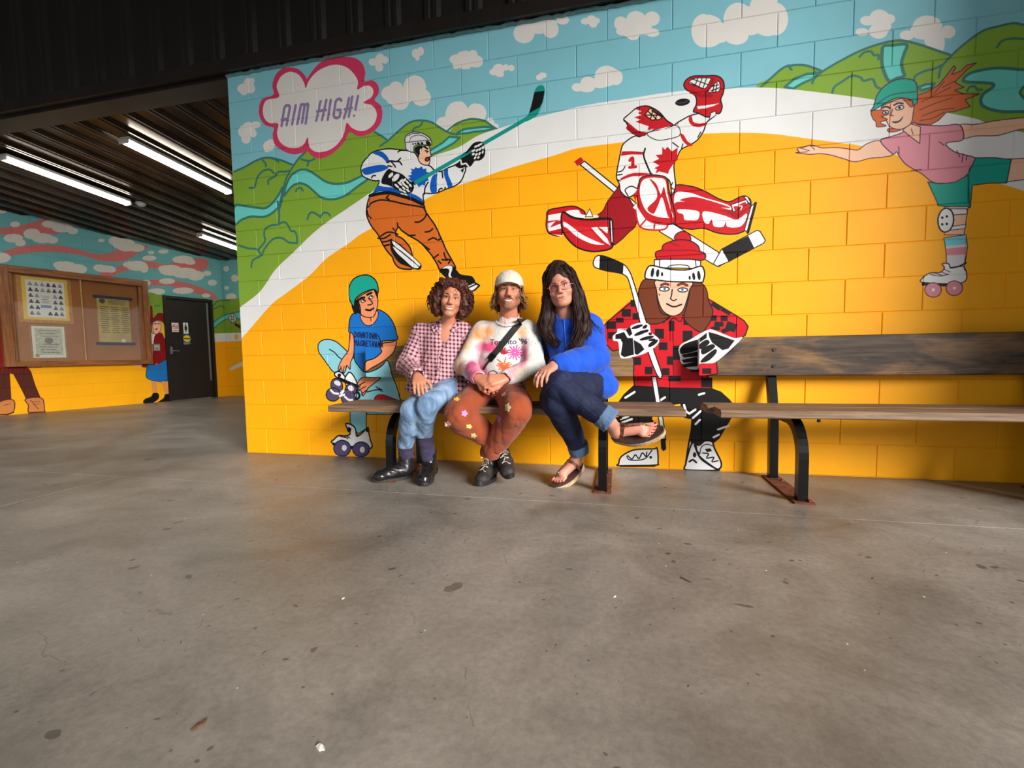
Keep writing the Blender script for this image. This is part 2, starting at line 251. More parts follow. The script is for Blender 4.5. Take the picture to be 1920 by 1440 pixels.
WALL_OPS = parse('''f 0 0 0 1 W -2563 4386 5920 2742 6096 -96 -3217 -671
f 1 0 1 1 W 280 2930 260 2905 215 2900 172 2917 155 2947 175 2972 220 2977 264 2959
f 1 0 1 1 W 311 2961 295 2931 261 2922 228 2940 216 2974 232 3005 267 3013 299 2995
f 1 0 1 1 W 251 2908 240 2892 215 2888 190 2899 181 2918 193 2935 218 2938 242 2928
f 1 0 1 1 W 323 2924 309 2901 278 2894 248 2909 237 2936 251 2959 282 2965 312 2950
f 1 0 1 1 W 320 2985 314 2970 301 2965 289 2974 285 2990 291 3005 304 3010 316 3001
f 1 0 1 1 W 280 2986 271 2971 251 2967 232 2977 225 2994 234 3008 254 3012 273 3002
f 1 0 1 1 W 1393 2963 1381 2946 1354 2943 1328 2954 1317 2975 1329 2992 1356 2995 1383 2984
f 1 0 1 1 W 1448 2978 1436 2955 1409 2949 1383 2963 1373 2990 1385 3013 1412 3020 1438 3005
f 1 0 1 1 W 1435 2919 1425 2900 1401 2894 1379 2906 1370 2929 1380 2949 1404 2954 1426 2942
f 1 0 1 1 W 1477 2965 1468 2947 1446 2943 1425 2954 1417 2974 1427 2991 1448 2995 1469 2984
f 1 0 1 1 W 1729 2972 1719 2951 1695 2945 1672 2958 1663 2982 1673 3004 1697 3009 1720 2996
f 1 0 1 1 W 1758 2981 1750 2961 1732 2955 1714 2967 1707 2989 1715 3010 1733 3016 1751 3004
f 1 0 1 1 W 1724 2941 1718 2929 1705 2925 1692 2933 1687 2946 1693 2959 1706 2962 1719 2955
f 1 0 1 1 W 2078 2864 2063 2834 2028 2826 1993 2845 1979 2879 1994 2908 2030 2916 2064 2898
f 1 0 1 1 W 2113 2890 2100 2863 2068 2856 2037 2873 2024 2904 2038 2930 2070 2937 2101 2920
f 1 0 1 1 W 2157 2888 2147 2861 2122 2853 2098 2868 2089 2898 2099 2925 2124 2933 2148 2917
f 1 0 1 1 W 2023 2845 2015 2828 1998 2823 1980 2833 1973 2852 1981 2869 1999 2874 2016 2864
f 1 0 1 1 W 2092 2830 2082 2816 2057 2813 2033 2823 2023 2840 2034 2855 2058 2858 2082 2847
f 1 0 1 1 W 2181 2835 2167 2818 2136 2814 2105 2827 2093 2848 2106 2865 2137 2868 2168 2856
f 1 0 1 1 W 279 2603 256 2569 206 2560 158 2580 140 2619 163 2653 213 2662 261 2641
f 1 0 1 1 W 305 2625 285 2595 240 2587 196 2605 180 2640 200 2671 246 2679 289 2660
f 1 0 1 1 W 356 2644 342 2628 311 2624 281 2636 269 2655 283 2672 314 2675 345 2664
f 1 0 1 1 W 256 2549 242 2522 210 2515 179 2530 168 2559 183 2585 215 2593 245 2578
f 1 0 1 1 W 315 2583 305 2562 282 2556 260 2567 253 2590 263 2611 286 2617 307 2606
f 1 0 1 1 W 472 2467 455 2440 418 2432 382 2448 369 2479 386 2506 423 2514 458 2498
f 1 0 1 1 W 483 2486 469 2466 438 2461 408 2473 397 2496 411 2516 442 2522 472 2509
f 1 0 1 1 W 428 2447 419 2432 399 2427 380 2436 373 2453 382 2468 402 2472 421 2463
f 1 0 1 1 W 1540 2721 1520 2687 1474 2678 1429 2699 1412 2738 1432 2772 1478 2781 1523 2760
f 1 0 1 1 W 1589 2742 1570 2705 1529 2694 1488 2716 1472 2758 1491 2796 1533 2806 1573 2784
f 1 0 1 1 W 1767 2736 1739 2684 1676 2669 1614 2701 1589 2761 1617 2813 1681 2827 1742 2795
f 1 0 1 1 W 1633 2652 1610 2611 1558 2600 1505 2625 1485 2671 1508 2712 1562 2722 1613 2697
f 1 0 1 1 W 1802 2657 1780 2617 1726 2606 1674 2631 1653 2677 1677 2717 1730 2727 1782 2702
f 1 0 1 1 W 1687 2691 1665 2654 1612 2645 1560 2668 1540 2711 1563 2748 1616 2757 1667 2733
f 1 0 1 1 W 1517 2677 1507 2658 1484 2653 1462 2664 1453 2685 1463 2704 1486 2709 1509 2698
f 1 0 1 1 W 2090 2499 2062 2438 1998 2419 1934 2454 1909 2522 1938 2584 2002 2602 2065 2567
f 1 0 1 1 W 1958 2451 1940 2418 1896 2408 1853 2428 1836 2466 1855 2500 1899 2510 1941 2489
f 1 0 1 1 W 2048 2431 2024 2395 1967 2386 1910 2409 1887 2451 1912 2487 1970 2496 2026 2473
f 1 0 1 1 W 2188 2487 2170 2434 2128 2417 2086 2445 2070 2502 2089 2554 2131 2571 2172 2543
f 1 0 1 1 W 2138 2438 2111 2403 2048 2394 1984 2418 1959 2461 1986 2496 2050 2504 2113 2480
f 1 0 1 1 W 2566 2972 2544 2929 2491 2919 2439 2946 2418 2996 2440 3039 2493 3049 2545 3021
f 1 0 1 1 W 2658 2991 2628 2969 2557 2969 2485 2992 2456 3025 2486 3047 2558 3047 2629 3023
f 1 0 1 1 W 2730 2970 2714 2934 2675 2924 2637 2946 2621 2989 2638 3025 2676 3035 2714 3012
f 1 0 1 1 W 2800 3018 2787 2999 2757 2996 2727 3010 2714 3033 2727 3052 2757 3055 2787 3041
f 1 0 1 1 W 2721 3015 2692 3001 2622 3006 2550 3025 2521 3049 2551 3062 2622 3057 2692 3038
f 1 0 1 1 W 2667 2985 2645 2965 2594 2963 2542 2982 2521 3010 2542 3030 2594 3032 2646 3013
f 1 0 1 1 W 2938 2986 2929 2974 2907 2971 2885 2981 2877 2997 2886 3009 2907 3012 2929 3002
f 1 0 1 1 W 2979 2988 2970 2968 2946 2964 2923 2976 2913 2999 2923 3018 2947 3023 2970 3010
f 1 0 1 1 W 2985 2961 2978 2946 2959 2942 2941 2952 2933 2970 2941 2986 2959 2989 2978 2979
f 1 0 1 1 W 3003 2979 2996 2967 2981 2965 2966 2973 2959 2987 2966 2999 2981 3002 2996 2994
f 1 0 1 1 W 3177 2933 3165 2905 3135 2897 3105 2915 3093 2947 3105 2976 3135 2983 3165 2966
f 1 0 1 1 W 3294 2934 3276 2898 3232 2888 3187 2912 3169 2955 3187 2992 3231 3000 3276 2976
f 1 0 1 1 W 3379 2928 3365 2898 3331 2891 3297 2910 3283 2944 3297 2973 3331 2981 3364 2962
f 1 0 1 1 W 3273 2872 3254 2843 3207 2837 3159 2858 3139 2894 3159 2923 3207 2928 3254 2907
f 1 0 1 1 W 3249 2835 3239 2824 3215 2823 3191 2832 3182 2846 3191 2856 3215 2857 3239 2848
f 1 0 1 1 W 3377 2842 3365 2826 3336 2823 3306 2835 3294 2856 3306 2872 3335 2875 3364 2863
f 1 0 1 1 W 3190 2881 3178 2865 3148 2862 3118 2875 3105 2895 3118 2912 3148 2915 3178 2902
f 1 0 1 1 W 3331 2878 3315 2852 3274 2847 3232 2866 3215 2898 3232 2924 3273 2929 3314 2910
f 1 0 1 1 W 3712 2799 3692 2732 3642 2710 3592 2748 3570 2822 3590 2890 3640 2911 3690 2873
f 1 0 1 1 W 2088 2876 2067 2853 2018 2850 1969 2868 1949 2897 1970 2919 2020 2922 2069 2904
f 1 0 1 1 W 2107 2904 2098 2887 2079 2882 2059 2893 2052 2913 2060 2931 2080 2935 2099 2925
f 1 0 1 1 W 2159 2892 2152 2869 2137 2861 2122 2873 2116 2898 2123 2921 2139 2929 2153 2917
f 1 0 1 1 W 2198 2845 2184 2819 2151 2812 2118 2829 2105 2860 2119 2886 2152 2893 2185 2876
f 1 0 1 1 W 2112 2832 2101 2814 2077 2810 2053 2821 2043 2842 2054 2860 2078 2864 2102 2852
f 1 0 1 1 W 2069 2901 2060 2880 2039 2874 2018 2887 2010 2910 2019 2931 2040 2937 2061 2925
f 1 0 1 1 W 2310 2757 2299 2743 2276 2740 2252 2750 2242 2767 2252 2782 2276 2785 2300 2775
f 1 0 1 1 W 2353 2769 2340 2744 2309 2738 2279 2753 2267 2782 2280 2806 2310 2812 2341 2797
f 1 0 1 1 W 2349 2734 2340 2724 2319 2722 2297 2730 2288 2743 2297 2753 2319 2754 2341 2746
f 1 0 1 1 W 2383 2778 2377 2763 2362 2759 2347 2768 2342 2784 2348 2798 2363 2802 2377 2793
f 1 0 1 1 W 2423 2767 2416 2753 2400 2749 2384 2758 2378 2774 2384 2788 2401 2792 2416 2783
f 1 0 1 1 W 2619 2677 2612 2664 2595 2661 2578 2669 2571 2684 2578 2696 2595 2700 2612 2691
f 1 0 1 1 W 2646 2686 2637 2674 2618 2671 2599 2679 2591 2694 2599 2707 2618 2709 2638 2701
f 1 0 1 1 W 2889 2573 2879 2555 2852 2551 2826 2563 2815 2584 2826 2602 2852 2606 2879 2594
f 1 0 1 1 W 2976 2583 2960 2552 2923 2543 2886 2562 2870 2598 2886 2629 2923 2637 2960 2618
f 1 0 1 1 W 3123 2612 3100 2569 3045 2557 2990 2585 2967 2635 2990 2678 3045 2689 3100 2662
f 1 0 1 1 W 3148 2600 3136 2567 3105 2557 3075 2576 3062 2613 3075 2645 3105 2655 3136 2636
f 1 0 1 1 W 3062 2579 3045 2556 3002 2552 2959 2568 2941 2596 2959 2619 3002 2623 3045 2606
f 1 0 1 1 W 2967 2558 2951 2541 2914 2538 2877 2551 2861 2573 2877 2590 2914 2593 2952 2580
f 1 0 1 1 W 2071 2538 2055 2501 2020 2490 1985 2510 1971 2551 1987 2588 2022 2599 2057 2579
f 1 0 1 1 W 2129 2476 2111 2446 2069 2438 2027 2456 2010 2491 2028 2521 2071 2529 2112 2510
f 1 0 1 1 W 2216 2492 2195 2448 2148 2435 2101 2460 2082 2509 2103 2553 2151 2566 2197 2541
f 1 0 1 1 W 2272 2417 2262 2391 2240 2383 2218 2397 2209 2425 2219 2451 2241 2459 2263 2445
f 1 0 1 1 W 2303 2391 2294 2376 2274 2372 2253 2381 2245 2398 2254 2412 2275 2416 2295 2407
f 1 0 1 1 W 3766 2788 3740 2723 3675 2705 3608 2744 3580 2819 3607 2884 3672 2901 3738 2861
f 1 0 1 1 W 3804 2771 3784 2731 3735 2721 3685 2747 3664 2795 3684 2835 3733 2845 3783 2818
f 1 0 1 1 W 3925 2832 3902 2768 3844 2750 3784 2788 3758 2861 3782 2925 3841 2943 3900 2904
f 1 0 1 1 W 3903 2735 3883 2702 3835 2695 3785 2718 3764 2757 3784 2790 3833 2797 3882 2774
f 1 0 1 1 W 4044 2892 4025 2853 3978 2843 3930 2869 3909 2916 3928 2955 3976 2964 4024 2938
f 1 0 1 1 W 4122 2799 4104 2735 4057 2715 4009 2750 3988 2821 4007 2886 4053 2905 4101 2869
f 1 0 1 1 W 3998 2810 3974 2753 3912 2738 3850 2774 3823 2840 3848 2896 3909 2911 3972 2875
f 1 0 1 1 W 4085 2765 4063 2726 4009 2717 3955 2744 3931 2791 3953 2830 4007 2838 4062 2811
f 1 0 1 1 W 4062 2918 4047 2879 4006 2868 3965 2893 3948 2939 3964 2978 4004 2989 4045 2964
f 1 0 1 1 W 4655 2707 4641 2673 4605 2663 4567 2685 4550 2725 4565 2760 4601 2769 4639 2747
f 1 0 1 1 W 4579 2711 4569 2693 4543 2690 4516 2702 4505 2723 4515 2741 4541 2744 4567 2732
f 1 0 1 1 W 4649 2642 4636 2613 4602 2606 4568 2624 4552 2657 4566 2686 4599 2693 4634 2674
f 1 0 1 1 W 4683 2703 4675 2685 4656 2680 4636 2692 4627 2712 4635 2730 4654 2734 4674 2723
f 1 0 1 1 W 4551 2653 4541 2639 4518 2637 4494 2647 4483 2664 4493 2678 4517 2680 4541 2670
f 1 0 1 1 W 4665 2667 4656 2642 4632 2635 4607 2650 4596 2679 4605 2705 4629 2712 4654 2696
f 1 0 1 1 W 4916 2625 4897 2589 4847 2580 4795 2605 4773 2649 4792 2686 4842 2694 4893 2669
f 1 0 1 1 W 4879 2603 4863 2573 4822 2566 4780 2586 4761 2623 4777 2654 4819 2660 4861 2640
f 1 0 1 1 W 4981 2582 4972 2558 4948 2552 4922 2566 4911 2593 4920 2617 4945 2623 4970 2609
f 1 0 1 1 W 4932 2529 4926 2490 4909 2476 4891 2496 4882 2537 4888 2576 4905 2590 4923 2570
f 1 0 1 1 W 4780 2596 4771 2579 4746 2575 4720 2587 4709 2608 4718 2625 4744 2629 4769 2617
f 1 0 1 1 W 4931 2548 4918 2510 4883 2499 4847 2521 4831 2564 4844 2602 4879 2613 4915 2590
f 4 0 0 1 W 35 2296 81 2309 179 2334 296 2373 397 2386 518 2355 628 2307 687 2347 762 2399 930 2490 1093 2529 1205 2530 1315 2488 1422 2422 1454 2394 1531 2447 1629 2502 1723 2506 1806 2480 1886 2423 1937 2400 1989 2448 2079 2468 2148 2460 2207 2439 2255 2401 2284 2375 2303 2363 2296 1963 1157 1366 -218 535 -96 2288 -17 2296
f 4 0 1 1 W 3967 2414 4043 2474 4100 2517 4147 2525 4213 2517 4269 2492 4316 2465 4414 2514 4520 2556 4625 2578 4711 2579 4798 2546 4900 2492 4968 2456 5031 2513 5109 2565 5188 2579 5251 2583 5298 2566 5438 2520 5669 2367 5694 1917 5310 1995 4811 2176 4366 2293
f 5 0 1 1 W 70 2038 173 2029 286 2006 361 1997 426 2028 491 2090 531 2143 507 2047 473 1988 408 1946 332 1929 218 1941 127 1922 61 1895
l 6 18.4 1 1 W 70 2038 173 2029 286 2006 361 1997 426 2028 491 2090 531 2143 507 2047 473 1988 408 1946 332 1929 218 1941 127 1922 61 1895
f 5 0 1 1 W 540 2080 569 2165 621 2232 695 2260 766 2250 846 2199 914 2152 994 2126 1098 2124 1190 2150 1258 2168 1279 2136 1187 2086 1094 2035 1012 2013 931 2015 862 2041 805 2092 748 2138 690 2159 629 2149 578 2113
l 6 17.4 1 1 W 540 2080 569 2165 621 2232 695 2260 766 2250 846 2199 914 2152 994 2126 1098 2124 1190 2150 1258 2168 1279 2136 1187 2086 1094 2035 1012 2013 931 2015 862 2041 805 2092 748 2138 690 2159 629 2149 578 2113
f 5 0 0 1 W 1716 2255 1800 2293 1884 2330 1936 2366 2016 2350 1965 2316 1903 2291 1841 2269 1778 2248
l 6 15.7 0 1 W 1716 2255 1800 2293 1884 2330 1936 2366 2016 2350 1965 2316 1903 2291 1841 2269 1778 2248 1716 2255
f 5 0 1 1 W 1997 2382 2048 2403 2117 2404 2206 2401 2274 2385 2206 2375 2127 2377 2067 2374
l 6 15.2 1 1 W 1997 2382 2048 2403 2117 2404 2206 2401 2274 2385 2206 2375 2127 2377 2067 2374
l 6 16.3 1 0 W 81 2309 179 2334 296 2373 397 2386 518 2355 628 2307
l 6 16.0 1 0 W 762 2399 687 2347 624 2282 572 2216 543 2147 533 2076
l 6 14.7 1 0 W 1347 2469 1401 2434 1448 2395 1420 2379 1387 2363
l 6 14.2 1 0 W 1454 2394 1531 2447 1629 2502 1723 2506 1806 2480 1886 2423 1947 2388 1997 2373
l 6 14.3 1 0 W 1733 2493 1712 2468 1669 2459 1653 2442
l 6 13.7 1 0 W 1917 2405 1989 2448 2079 2468 2148 2460 2207 2439 2255 2401 2293 2374
l 6 16.3 1 0 W 358 2372 382 2344 387 2319
l 6 16.1 1 0 W 446 2375 488 2356 503 2341
l 6 16.4 1 0 W 220 2167 271 2173 301 2243 353 2285 416 2292 452 2264 475 2241 405 2212 400 2181
l 6 16.1 1 0 W 475 2246 501 2266 550 2261 598 2263
l 6 16.3 1 0 W 476 2040 486 1966 487 1914 472 1858
l 6 15.9 1 0 W 650 2101 663 2120 694 2123 713 2100
l 6 15.9 1 0 W 741 1878 761 1918 791 1928 832 1907 860 1884
l 6 15.7 1 0 W 861 1894 891 1917 926 1909 943 1889
l 6 15.7 1 0 W 711 2339 758 2324 793 2320 829 2331
l 6 15.7 1 0 W 775 2317 762 2283
l 6 16.3 1 0 W 336 1789 352 1835 416 1857 465 1858 528 1874 563 1846 586 1802 622 1794 638 1762
l 6 16.2 1 0 W 527 2076 512 2026 491 1976
l 6 16.9 1 0 W 87 1722 176 1692 257 1679 295 1643
l 6 16.7 1 0 W 281 1678 341 1735 337 1789
l 6 16.6 1 0 W 199 1539 219 1593 303 1629 338 1681 422 1749 502 1750 563 1713 640 1701
l 6 16.2 1 0 W 641 1708 640 1754
f 5 0 0 1 W 4112 2404 4167 2446 4232 2462 4302 2457 4261 2428 4215 2414 4159 2387
l 6 15.1 0 1 W 4112 2404 4167 2446 4232 2462 4302 2457 4261 2428 4215 2414 4159 2387 4112 2404
f 5 0 1 1 W 4630 2560 4678 2558 4745 2551 4735 2503 4724 2457 4733 2403 4740 2378 4701 2369 4663 2360 4635 2422 4624 2472 4623 2521
l 6 17.0 1 1 W 4630 2560 4678 2558 4745 2551 4735 2503 4724 2457 4733 2403 4740 2378 4701 2369 4663 2360 4635 2422 4624 2472 4623 2521
f 5 0 0 1 W 4815 2305 4849 2315 4891 2313 4875 2292 4824 2284
l 6 14.0 0 1 W 4815 2305 4849 2315 4891 2313 4875 2292 4824 2284 4815 2305
f 5 0 1 1 W 5032 2306 5054 2342 5119 2355 5199 2353 5310 2327 5450 2293 5461 2082 5321 2102 5225 2114 5152 2141 5119 2173 5125 2219 5171 2255 5166 2274 5122 2285
l 6 16.1 1 1 W 5032 2306 5054 2342 5119 2355 5199 2353 5310 2327 5450 2293 5461 2082 5321 2102 5225 2114 5152 2141 5119 2173 5125 2219 5171 2255 5166 2274 5122 2285
f 4 0 1 1 W 5300 2200 5303 2222 5330 2237 5379 2175 5333 2163
l 6 13.2 1 1 W 5300 2200 5303 2222 5330 2237 5379 2175 5333 2163
l 6 13.6 1 0 W 3977 2420 4043 2474 4100 2517 4147 2525 4213 2517 4269 2492 4316 2465
l 6 12.9 1 0 W 4262 2403 4271 2426 4316 2465 4414 2514 4520 2556 4625 2578 4711 2579 4798 2546 4900 2492 4968 2456
l 6 12.1 1 0 W 4910 2344 4921 2399 4968 2456 5031 2513 5109 2565 5188 2579 5251 2583 5298 2566 5360 2551
l 6 12.9 1 0 W 4508 2519 4530 2540 4565 2541 4583 2517 4605 2514 4606 2490
l 6 13.6 1 0 W 4128 2528 4147 2500
l 6 13.1 1 0 W 4370 2328 4382 2366 4427 2394 4471 2417 4516 2401 4535 2379 4579 2382 4598 2340 4620 2323
l 6 12.6 1 0 W 4788 2342 4796 2370 4846 2391 4887 2395 4920 2410
l 6 11.9 1 0 W 5181 2466 5200 2495 5239 2503 5302 2492
l 6 12.3 1 0 W 5050 2248 5058 2266 5082 2272 5099 2251 5119 2248
l 6 13.4 1 0 W 4270 2467 4307 2456
f 2 0 1 1 W -217 943 -71 1109 64 1215 129 1251 279 1345 425 1504 591 1625 772 1758 923 1848 1066 1918 1182 1976 1498 2130 1786 2238 1993 2282 2154 2349 2303 2378 2426 2399 2539 2415 2680 2432 2860 2452 3036 2460 3208 2461 3375 2465 3538 2462 3778 2441 3977 2420 4141 2387 4364 2329 4591 2264 4980 2135 5107 2087 5196 2032 5309 1995 5473 1933 5758 1793 6015 1211 6106 -246 -222 -723
f 3 0 1 1 W -240 626 -62 842 71 964 168 1049 374 1229 525 1318 737 1442 896 1566 1078 1659 1197 1727 1296 1768 1511 1861 1721 1936 1829 1976 1968 2012 2140 2048 2391 2103 2696 2153 2859 2183 3140 2187 3360 2196 3556 2189 3621 2185 3863 2162 4040 2135 4186 2098 4419 2037 4548 2000 4903 1855 5241 1714 5341 1669 5539 1573 5779 1425 6033 927 6106 -246 -222 -723
f 7 0 1 1 W 486 2856 480 2927 512 2997 569 3036 641 3038 722 3011 778 2954 791 2932 838 2979 910 3032 1003 3052 1104 3046 1204 3021 1263 2974 1287 2908 1279 2843 1340 2842 1387 2799 1390 2741 1356 2698 1403 2654 1415 2595 1399 2530 1347 2479 1269 2454 1202 2457 1136 2493 1094 2431 1029 2379 958 2342 876 2328 807 2354 767 2393 725 2388 641 2384 546 2423 476 2482 462 2555 474 2605 399 2636 353 2701 348 2773 386 2839
f 1 0 1 1 W 535 2831 519 2911 547 2967 590 2996 651 3004 720 2972 764 2906 776 2865 812 2919 884 2972 977 2997 1057 2995 1134 2964 1193 2908 1224 2850 1216 2794 1272 2810 1322 2803 1348 2766 1329 2721 1262 2692 1333 2663 1369 2601 1350 2536 1293 2495 1226 2491 1160 2521 1117 2563 1091 2490 1043 2427 972 2386 890 2375 832 2386 787 2426 776 2498 741 2452 680 2430 596 2443 526 2492 503 2560 516 2632 437 2648 390 2696 385 2768 423 2824
l 8 22.0 0 0 W 547 2611 579 2743 595 2759 619 2757 631 2744 593 2612
l 8 22.0 0 0 W 550 2658 605 2657
l 8 21.8 0 0 W 642 2612 682 2749
l 8 21.7 0 0 W 689 2610 726 2738 730 2748 756 2747 761 2739 731 2613
l 8 21.6 0 0 W 761 2739 785 2747 793 2739 763 2604
l 8 21.3 0 0 W 857 2612 899 2745 903 2749
l 8 21.3 0 0 W 867 2680 945 2680
l 8 21.3 0 0 W 907 2611 952 2753
l 8 21.2 0 0 W 957 2607 989 2748
l 8 21.0 0 0 W 1079 2731 1068 2745 1046 2745 1031 2732 1008 2633 1017 2615 1039 2609 1060 2616 1070 2664 1040 2668
l 8 20.9 0 0 W 1096 2602 1121 2662 1145 2741
l 8 20.8 0 0 W 1104 2664 1166 2666
l 8 20.8 0 0 W 1136 2607 1172 2747
l 8 20.7 0 0 W 1194 2653 1220 2745
f 8 0 1 1 W 1192 2606 1188 2601 1180 2599 1173 2603 1170 2609 1173 2615 1181 2616 1189 2613
f 2 0 1 1 W 1587 2310 1522 2323 1461 2335 1389 2335 1321 2323 1272 2287 1234 2249 1222 2204 1236 2161 1282 2133 1339 2114 1370 2113 1359 2080 1326 2036 1298 2009 1367 2012 1450 2011 1541 1982 1631 1946 1720 1908 1721 1955 1727 1986 1772 1982 1831 1981 1900 2001 1968 2017 2017 2048 2042 2094 2052 2132 2000 2169 1962 2159 1923 2150 1864 2129 1816 2143 1792 2168 1768 2184 1719 2203 1690 2246 1662 2285 1622 2300
l 9 8.9 1 1 W 1587 2310 1522 2323 1461 2335 1389 2335 1321 2323 1272 2287 1234 2249 1222 2204 1236 2161 1282 2133 1339 2114 1370 2113 1359 2080 1326 2036 1298 2009 1367 2012 1450 2011 1541 1982 1631 1946 1720 1908 1721 1955 1727 1986 1772 1982 1831 1981 1900 2001 1968 2017 2017 2048 2042 2094 2052 2132 2000 2169 1962 2159 1923 2150 1864 2129 1816 2143 1792 2168 1768 2184 1719 2203 1690 2246 1662 2285 1622 2300
f 10 0 1 1 W 1326 2318 1389 2326 1439 2287 1460 2244 1442 2235 1407 2272 1367 2298
f 10 0 1 1 W 1230 2208 1291 2223 1375 2227 1421 2220 1448 2199 1404 2181 1341 2174 1268 2165 1242 2179
f 10 0 1 1 W 1358 2075 1410 2065 1492 2049 1547 2016 1526 2001 1450 2025 1367 2034 1304 2022 1331 2045
f 10 0 1 1 W 1592 2004 1652 1986 1711 1946 1720 1909 1671 1934 1611 1964
f 10 0 1 1 W 1803 2107 1837 2116 1828 2071 1828 1990 1792 1983 1776 2022 1786 2075
f 10 0 1 1 W 1887 2125 1918 2142 1922 2097 1951 2023 1919 2011 1904 2054 1891 2091
f 10 0 0 1 W 1628 2176 1653 2165 1668 2181 1688 2170 1718 2180 1728 2160 1752 2163 1752 2139 1773 2130 1761 2104 1767 2075 1745 2070 1739 2042 1714 2050 1689 2035 1675 2059 1650 2070 1630 2085 1604 2102 1626 2110 1602 2124 1637 2130 1627 2149 1640 2154
l 9 10.6 1 0 W 1437 2237 1468 2247 1519 2237 1550 2257
l 9 10.6 1 0 W 1473 2242 1498 2212 1507 2198
l 9 10.5 1 0 W 1519 2237 1544 2230 1559 2208
l 9 10.6 1 0 W 1446 2213 1477 2205
l 9 10.4 1 0 W 1732 1981 1738 2025 1754 2051 1764 2063
l 9 10.2 1 0 W 1874 2124 1878 2084
l 9 10.3 1 0 W 1841 1984 1851 2006 1871 2008
l 9 10.2 1 0 W 1890 1998 1895 2015
l 9 10.8 1 0 W 1309 2140 1320 2153 1341 2153
l 9 10.5 1 0 W 1587 2310 1552 2313 1531 2304
f 9 0 1 1 W 1668 2320 1723 2327 1727 2294 1699 2270 1692 2241 1682 2283 1667 2289
f 11 0 1 1 W 1722 2314 1772 2322 1784 2298 1788 2267 1795 2248 1779 2241 1783 2223 1773 2188 1743 2187 1709 2204 1690 2237 1698 2268 1716 2284
l 9 6.3 1 1 W 1722 2314 1772 2322 1784 2298 1788 2267 1795 2248 1779 2241 1783 2223 1773 2188 1743 2187 1709 2204 1690 2237 1698 2268 1716 2284
l 9 11.9 0 0 W 1742 2316 1766 2300
l 9 7.9 0 0 W 1746 2289 1771 2282 1759 2276
f 12 0 1 1 W 1776 2234 1776 2224 1768 2216 1755 2215 1746 2222 1746 2232 1755 2239 1767 2240
l 9 7.9 1 1 W 1776 2234 1776 2224 1768 2216 1755 2215 1746 2222 1746 2232 1755 2239 1767 2240
f 13 0 1 1 W 1593 2342 1590 2392 1616 2423 1666 2431 1725 2416 1774 2384 1797 2350 1791 2322 1723 2334 1663 2330 1654 2290 1612 2304 1595 2320
l 14 7.2 1 1 W 1593 2342 1590 2392 1616 2423 1666 2431 1725 2416 1774 2384 1797 2350 1791 2322 1723 2334 1663 2330 1654 2290 1612 2304 1595 2320
l 14 5.6 1 0 W 1594 2365 1684 2363 1794 2359
l 14 4.8 1 0 W 1624 2370 1645 2399 1705 2405 1754 2382 1773 2357
l 14 4.8 1 0 W 1611 2408 1646 2421 1706 2416
f 9 0 1 1 W 1660 2342 1656 2341 1650 2343 1647 2348 1647 2352 1651 2353 1657 2351 1661 2346
f 9 0 1 1 W 1680 2342 1676 2340 1670 2343 1667 2347 1667 2351 1671 2353 1677 2350 1680 2346
f 9 0 1 1 W 1705 2338 1699 2337 1690 2340 1685 2347 1686 2353 1692 2355 1700 2351 1706 2345
f 9 0 1 1 W 1733 2337 1726 2335 1718 2339 1713 2346 1714 2352 1720 2353 1728 2350 1733 2343
f 9 0 1 1 W 1790 2326 1778 2323 1763 2329 1754 2342 1755 2353 1766 2356 1781 2350 1791 2337
f 9 0 1 1 W 1716 2297 1708 2278 1691 2271 1675 2281 1668 2302 1676 2322 1693 2328 1709 2318
f 2 0 1 1 W 1719 2288 1717 2274 1711 2269 1706 2275 1704 2289 1706 2303 1712 2308 1718 2302
f 15 0 1 1 W 1296 2009 1367 2012 1450 2011 1541 1982 1631 1946 1720 1907 1736 1858 1767 1810 1810 1748 1847 1668 1868 1621 1889 1570 1926 1504 1961 1434 1925 1448 1885 1445 1840 1425 1817 1469 1779 1531 1740 1579 1702 1623 1662 1654 1602 1690 1543 1731 1515 1759 1490 1707 1541 1676 1585 1631 1614 1578 1626 1457 1574 1445 1508 1462 1473 1503 1459 1542 1424 1581 1384 1640 1345 1718 1305 1768 1275 1817 1256 1875 1261 1930 1276 1980
l 9 10.7 1 1 W 1296 2009 1367 2012 1450 2011 1541 1982 1631 1946 1720 1907 1736 1858 1767 1810 1810 1748 1847 1668 1868 1621 1889 1570 1926 1504 1961 1434 1925 1448 1885 1445 1840 1425 1817 1469 1779 1531 1740 1579 1702 1623 1662 1654 1602 1690 1543 1731 1515 1759 1490 1707 1541 1676 1585 1631 1614 1578 1626 1457 1574 1445 1508 1462 1473 1503 1459 1542 1424 1581 1384 1640 1345 1718 1305 1768 1275 1817 1256 1875 1261 1930 1276 1980
l 9 24.6 1 0 W 1288 2010 1367 2018 1450 2016 1541 1987 1631 1954 1715 1910
l 9 11.5 1 0 W 1269 1925 1301 1955 1375 1970 1468 1954 1569 1924 1670 1900 1724 1886
l 9 11.3 1 0 W 1724 1882 1743 1844 1727 1809 1686 1785 1651 1786
l 9 11.8 1 0 W 1262 1902 1272 1864 1292 1844
l 9 11.5 1 0 W 1513 1761 1509 1789
l 9 11.6 1 0 W 1428 1981 1448 1965
l 9 11.6 1 0 W 1444 1998 1423 1981
l 9 11.6 1 0 W 1365 1702 1419 1727 1470 1723 1511 1706
l 9 11.7 1 0 W 1344 1690 1396 1686 1449 1710
l 9 11.6 1 0 W 1471 1755 1486 1736
l 9 11.3 1 0 W 1729 1708 1764 1710 1789 1727
l 9 11.3 1 0 W 1752 1647 1782 1659 1802 1658 1832 1642 1852 1654
l 9 11.4 1 0 W 1702 1623 1760 1578
l 9 11.3 1 0 W 1788 1512 1829 1537
l 9 11.3 1 0 W 1827 1492 1847 1472
l 9 11.2 1 0 W 1873 1548 1887 1506 1916 1495
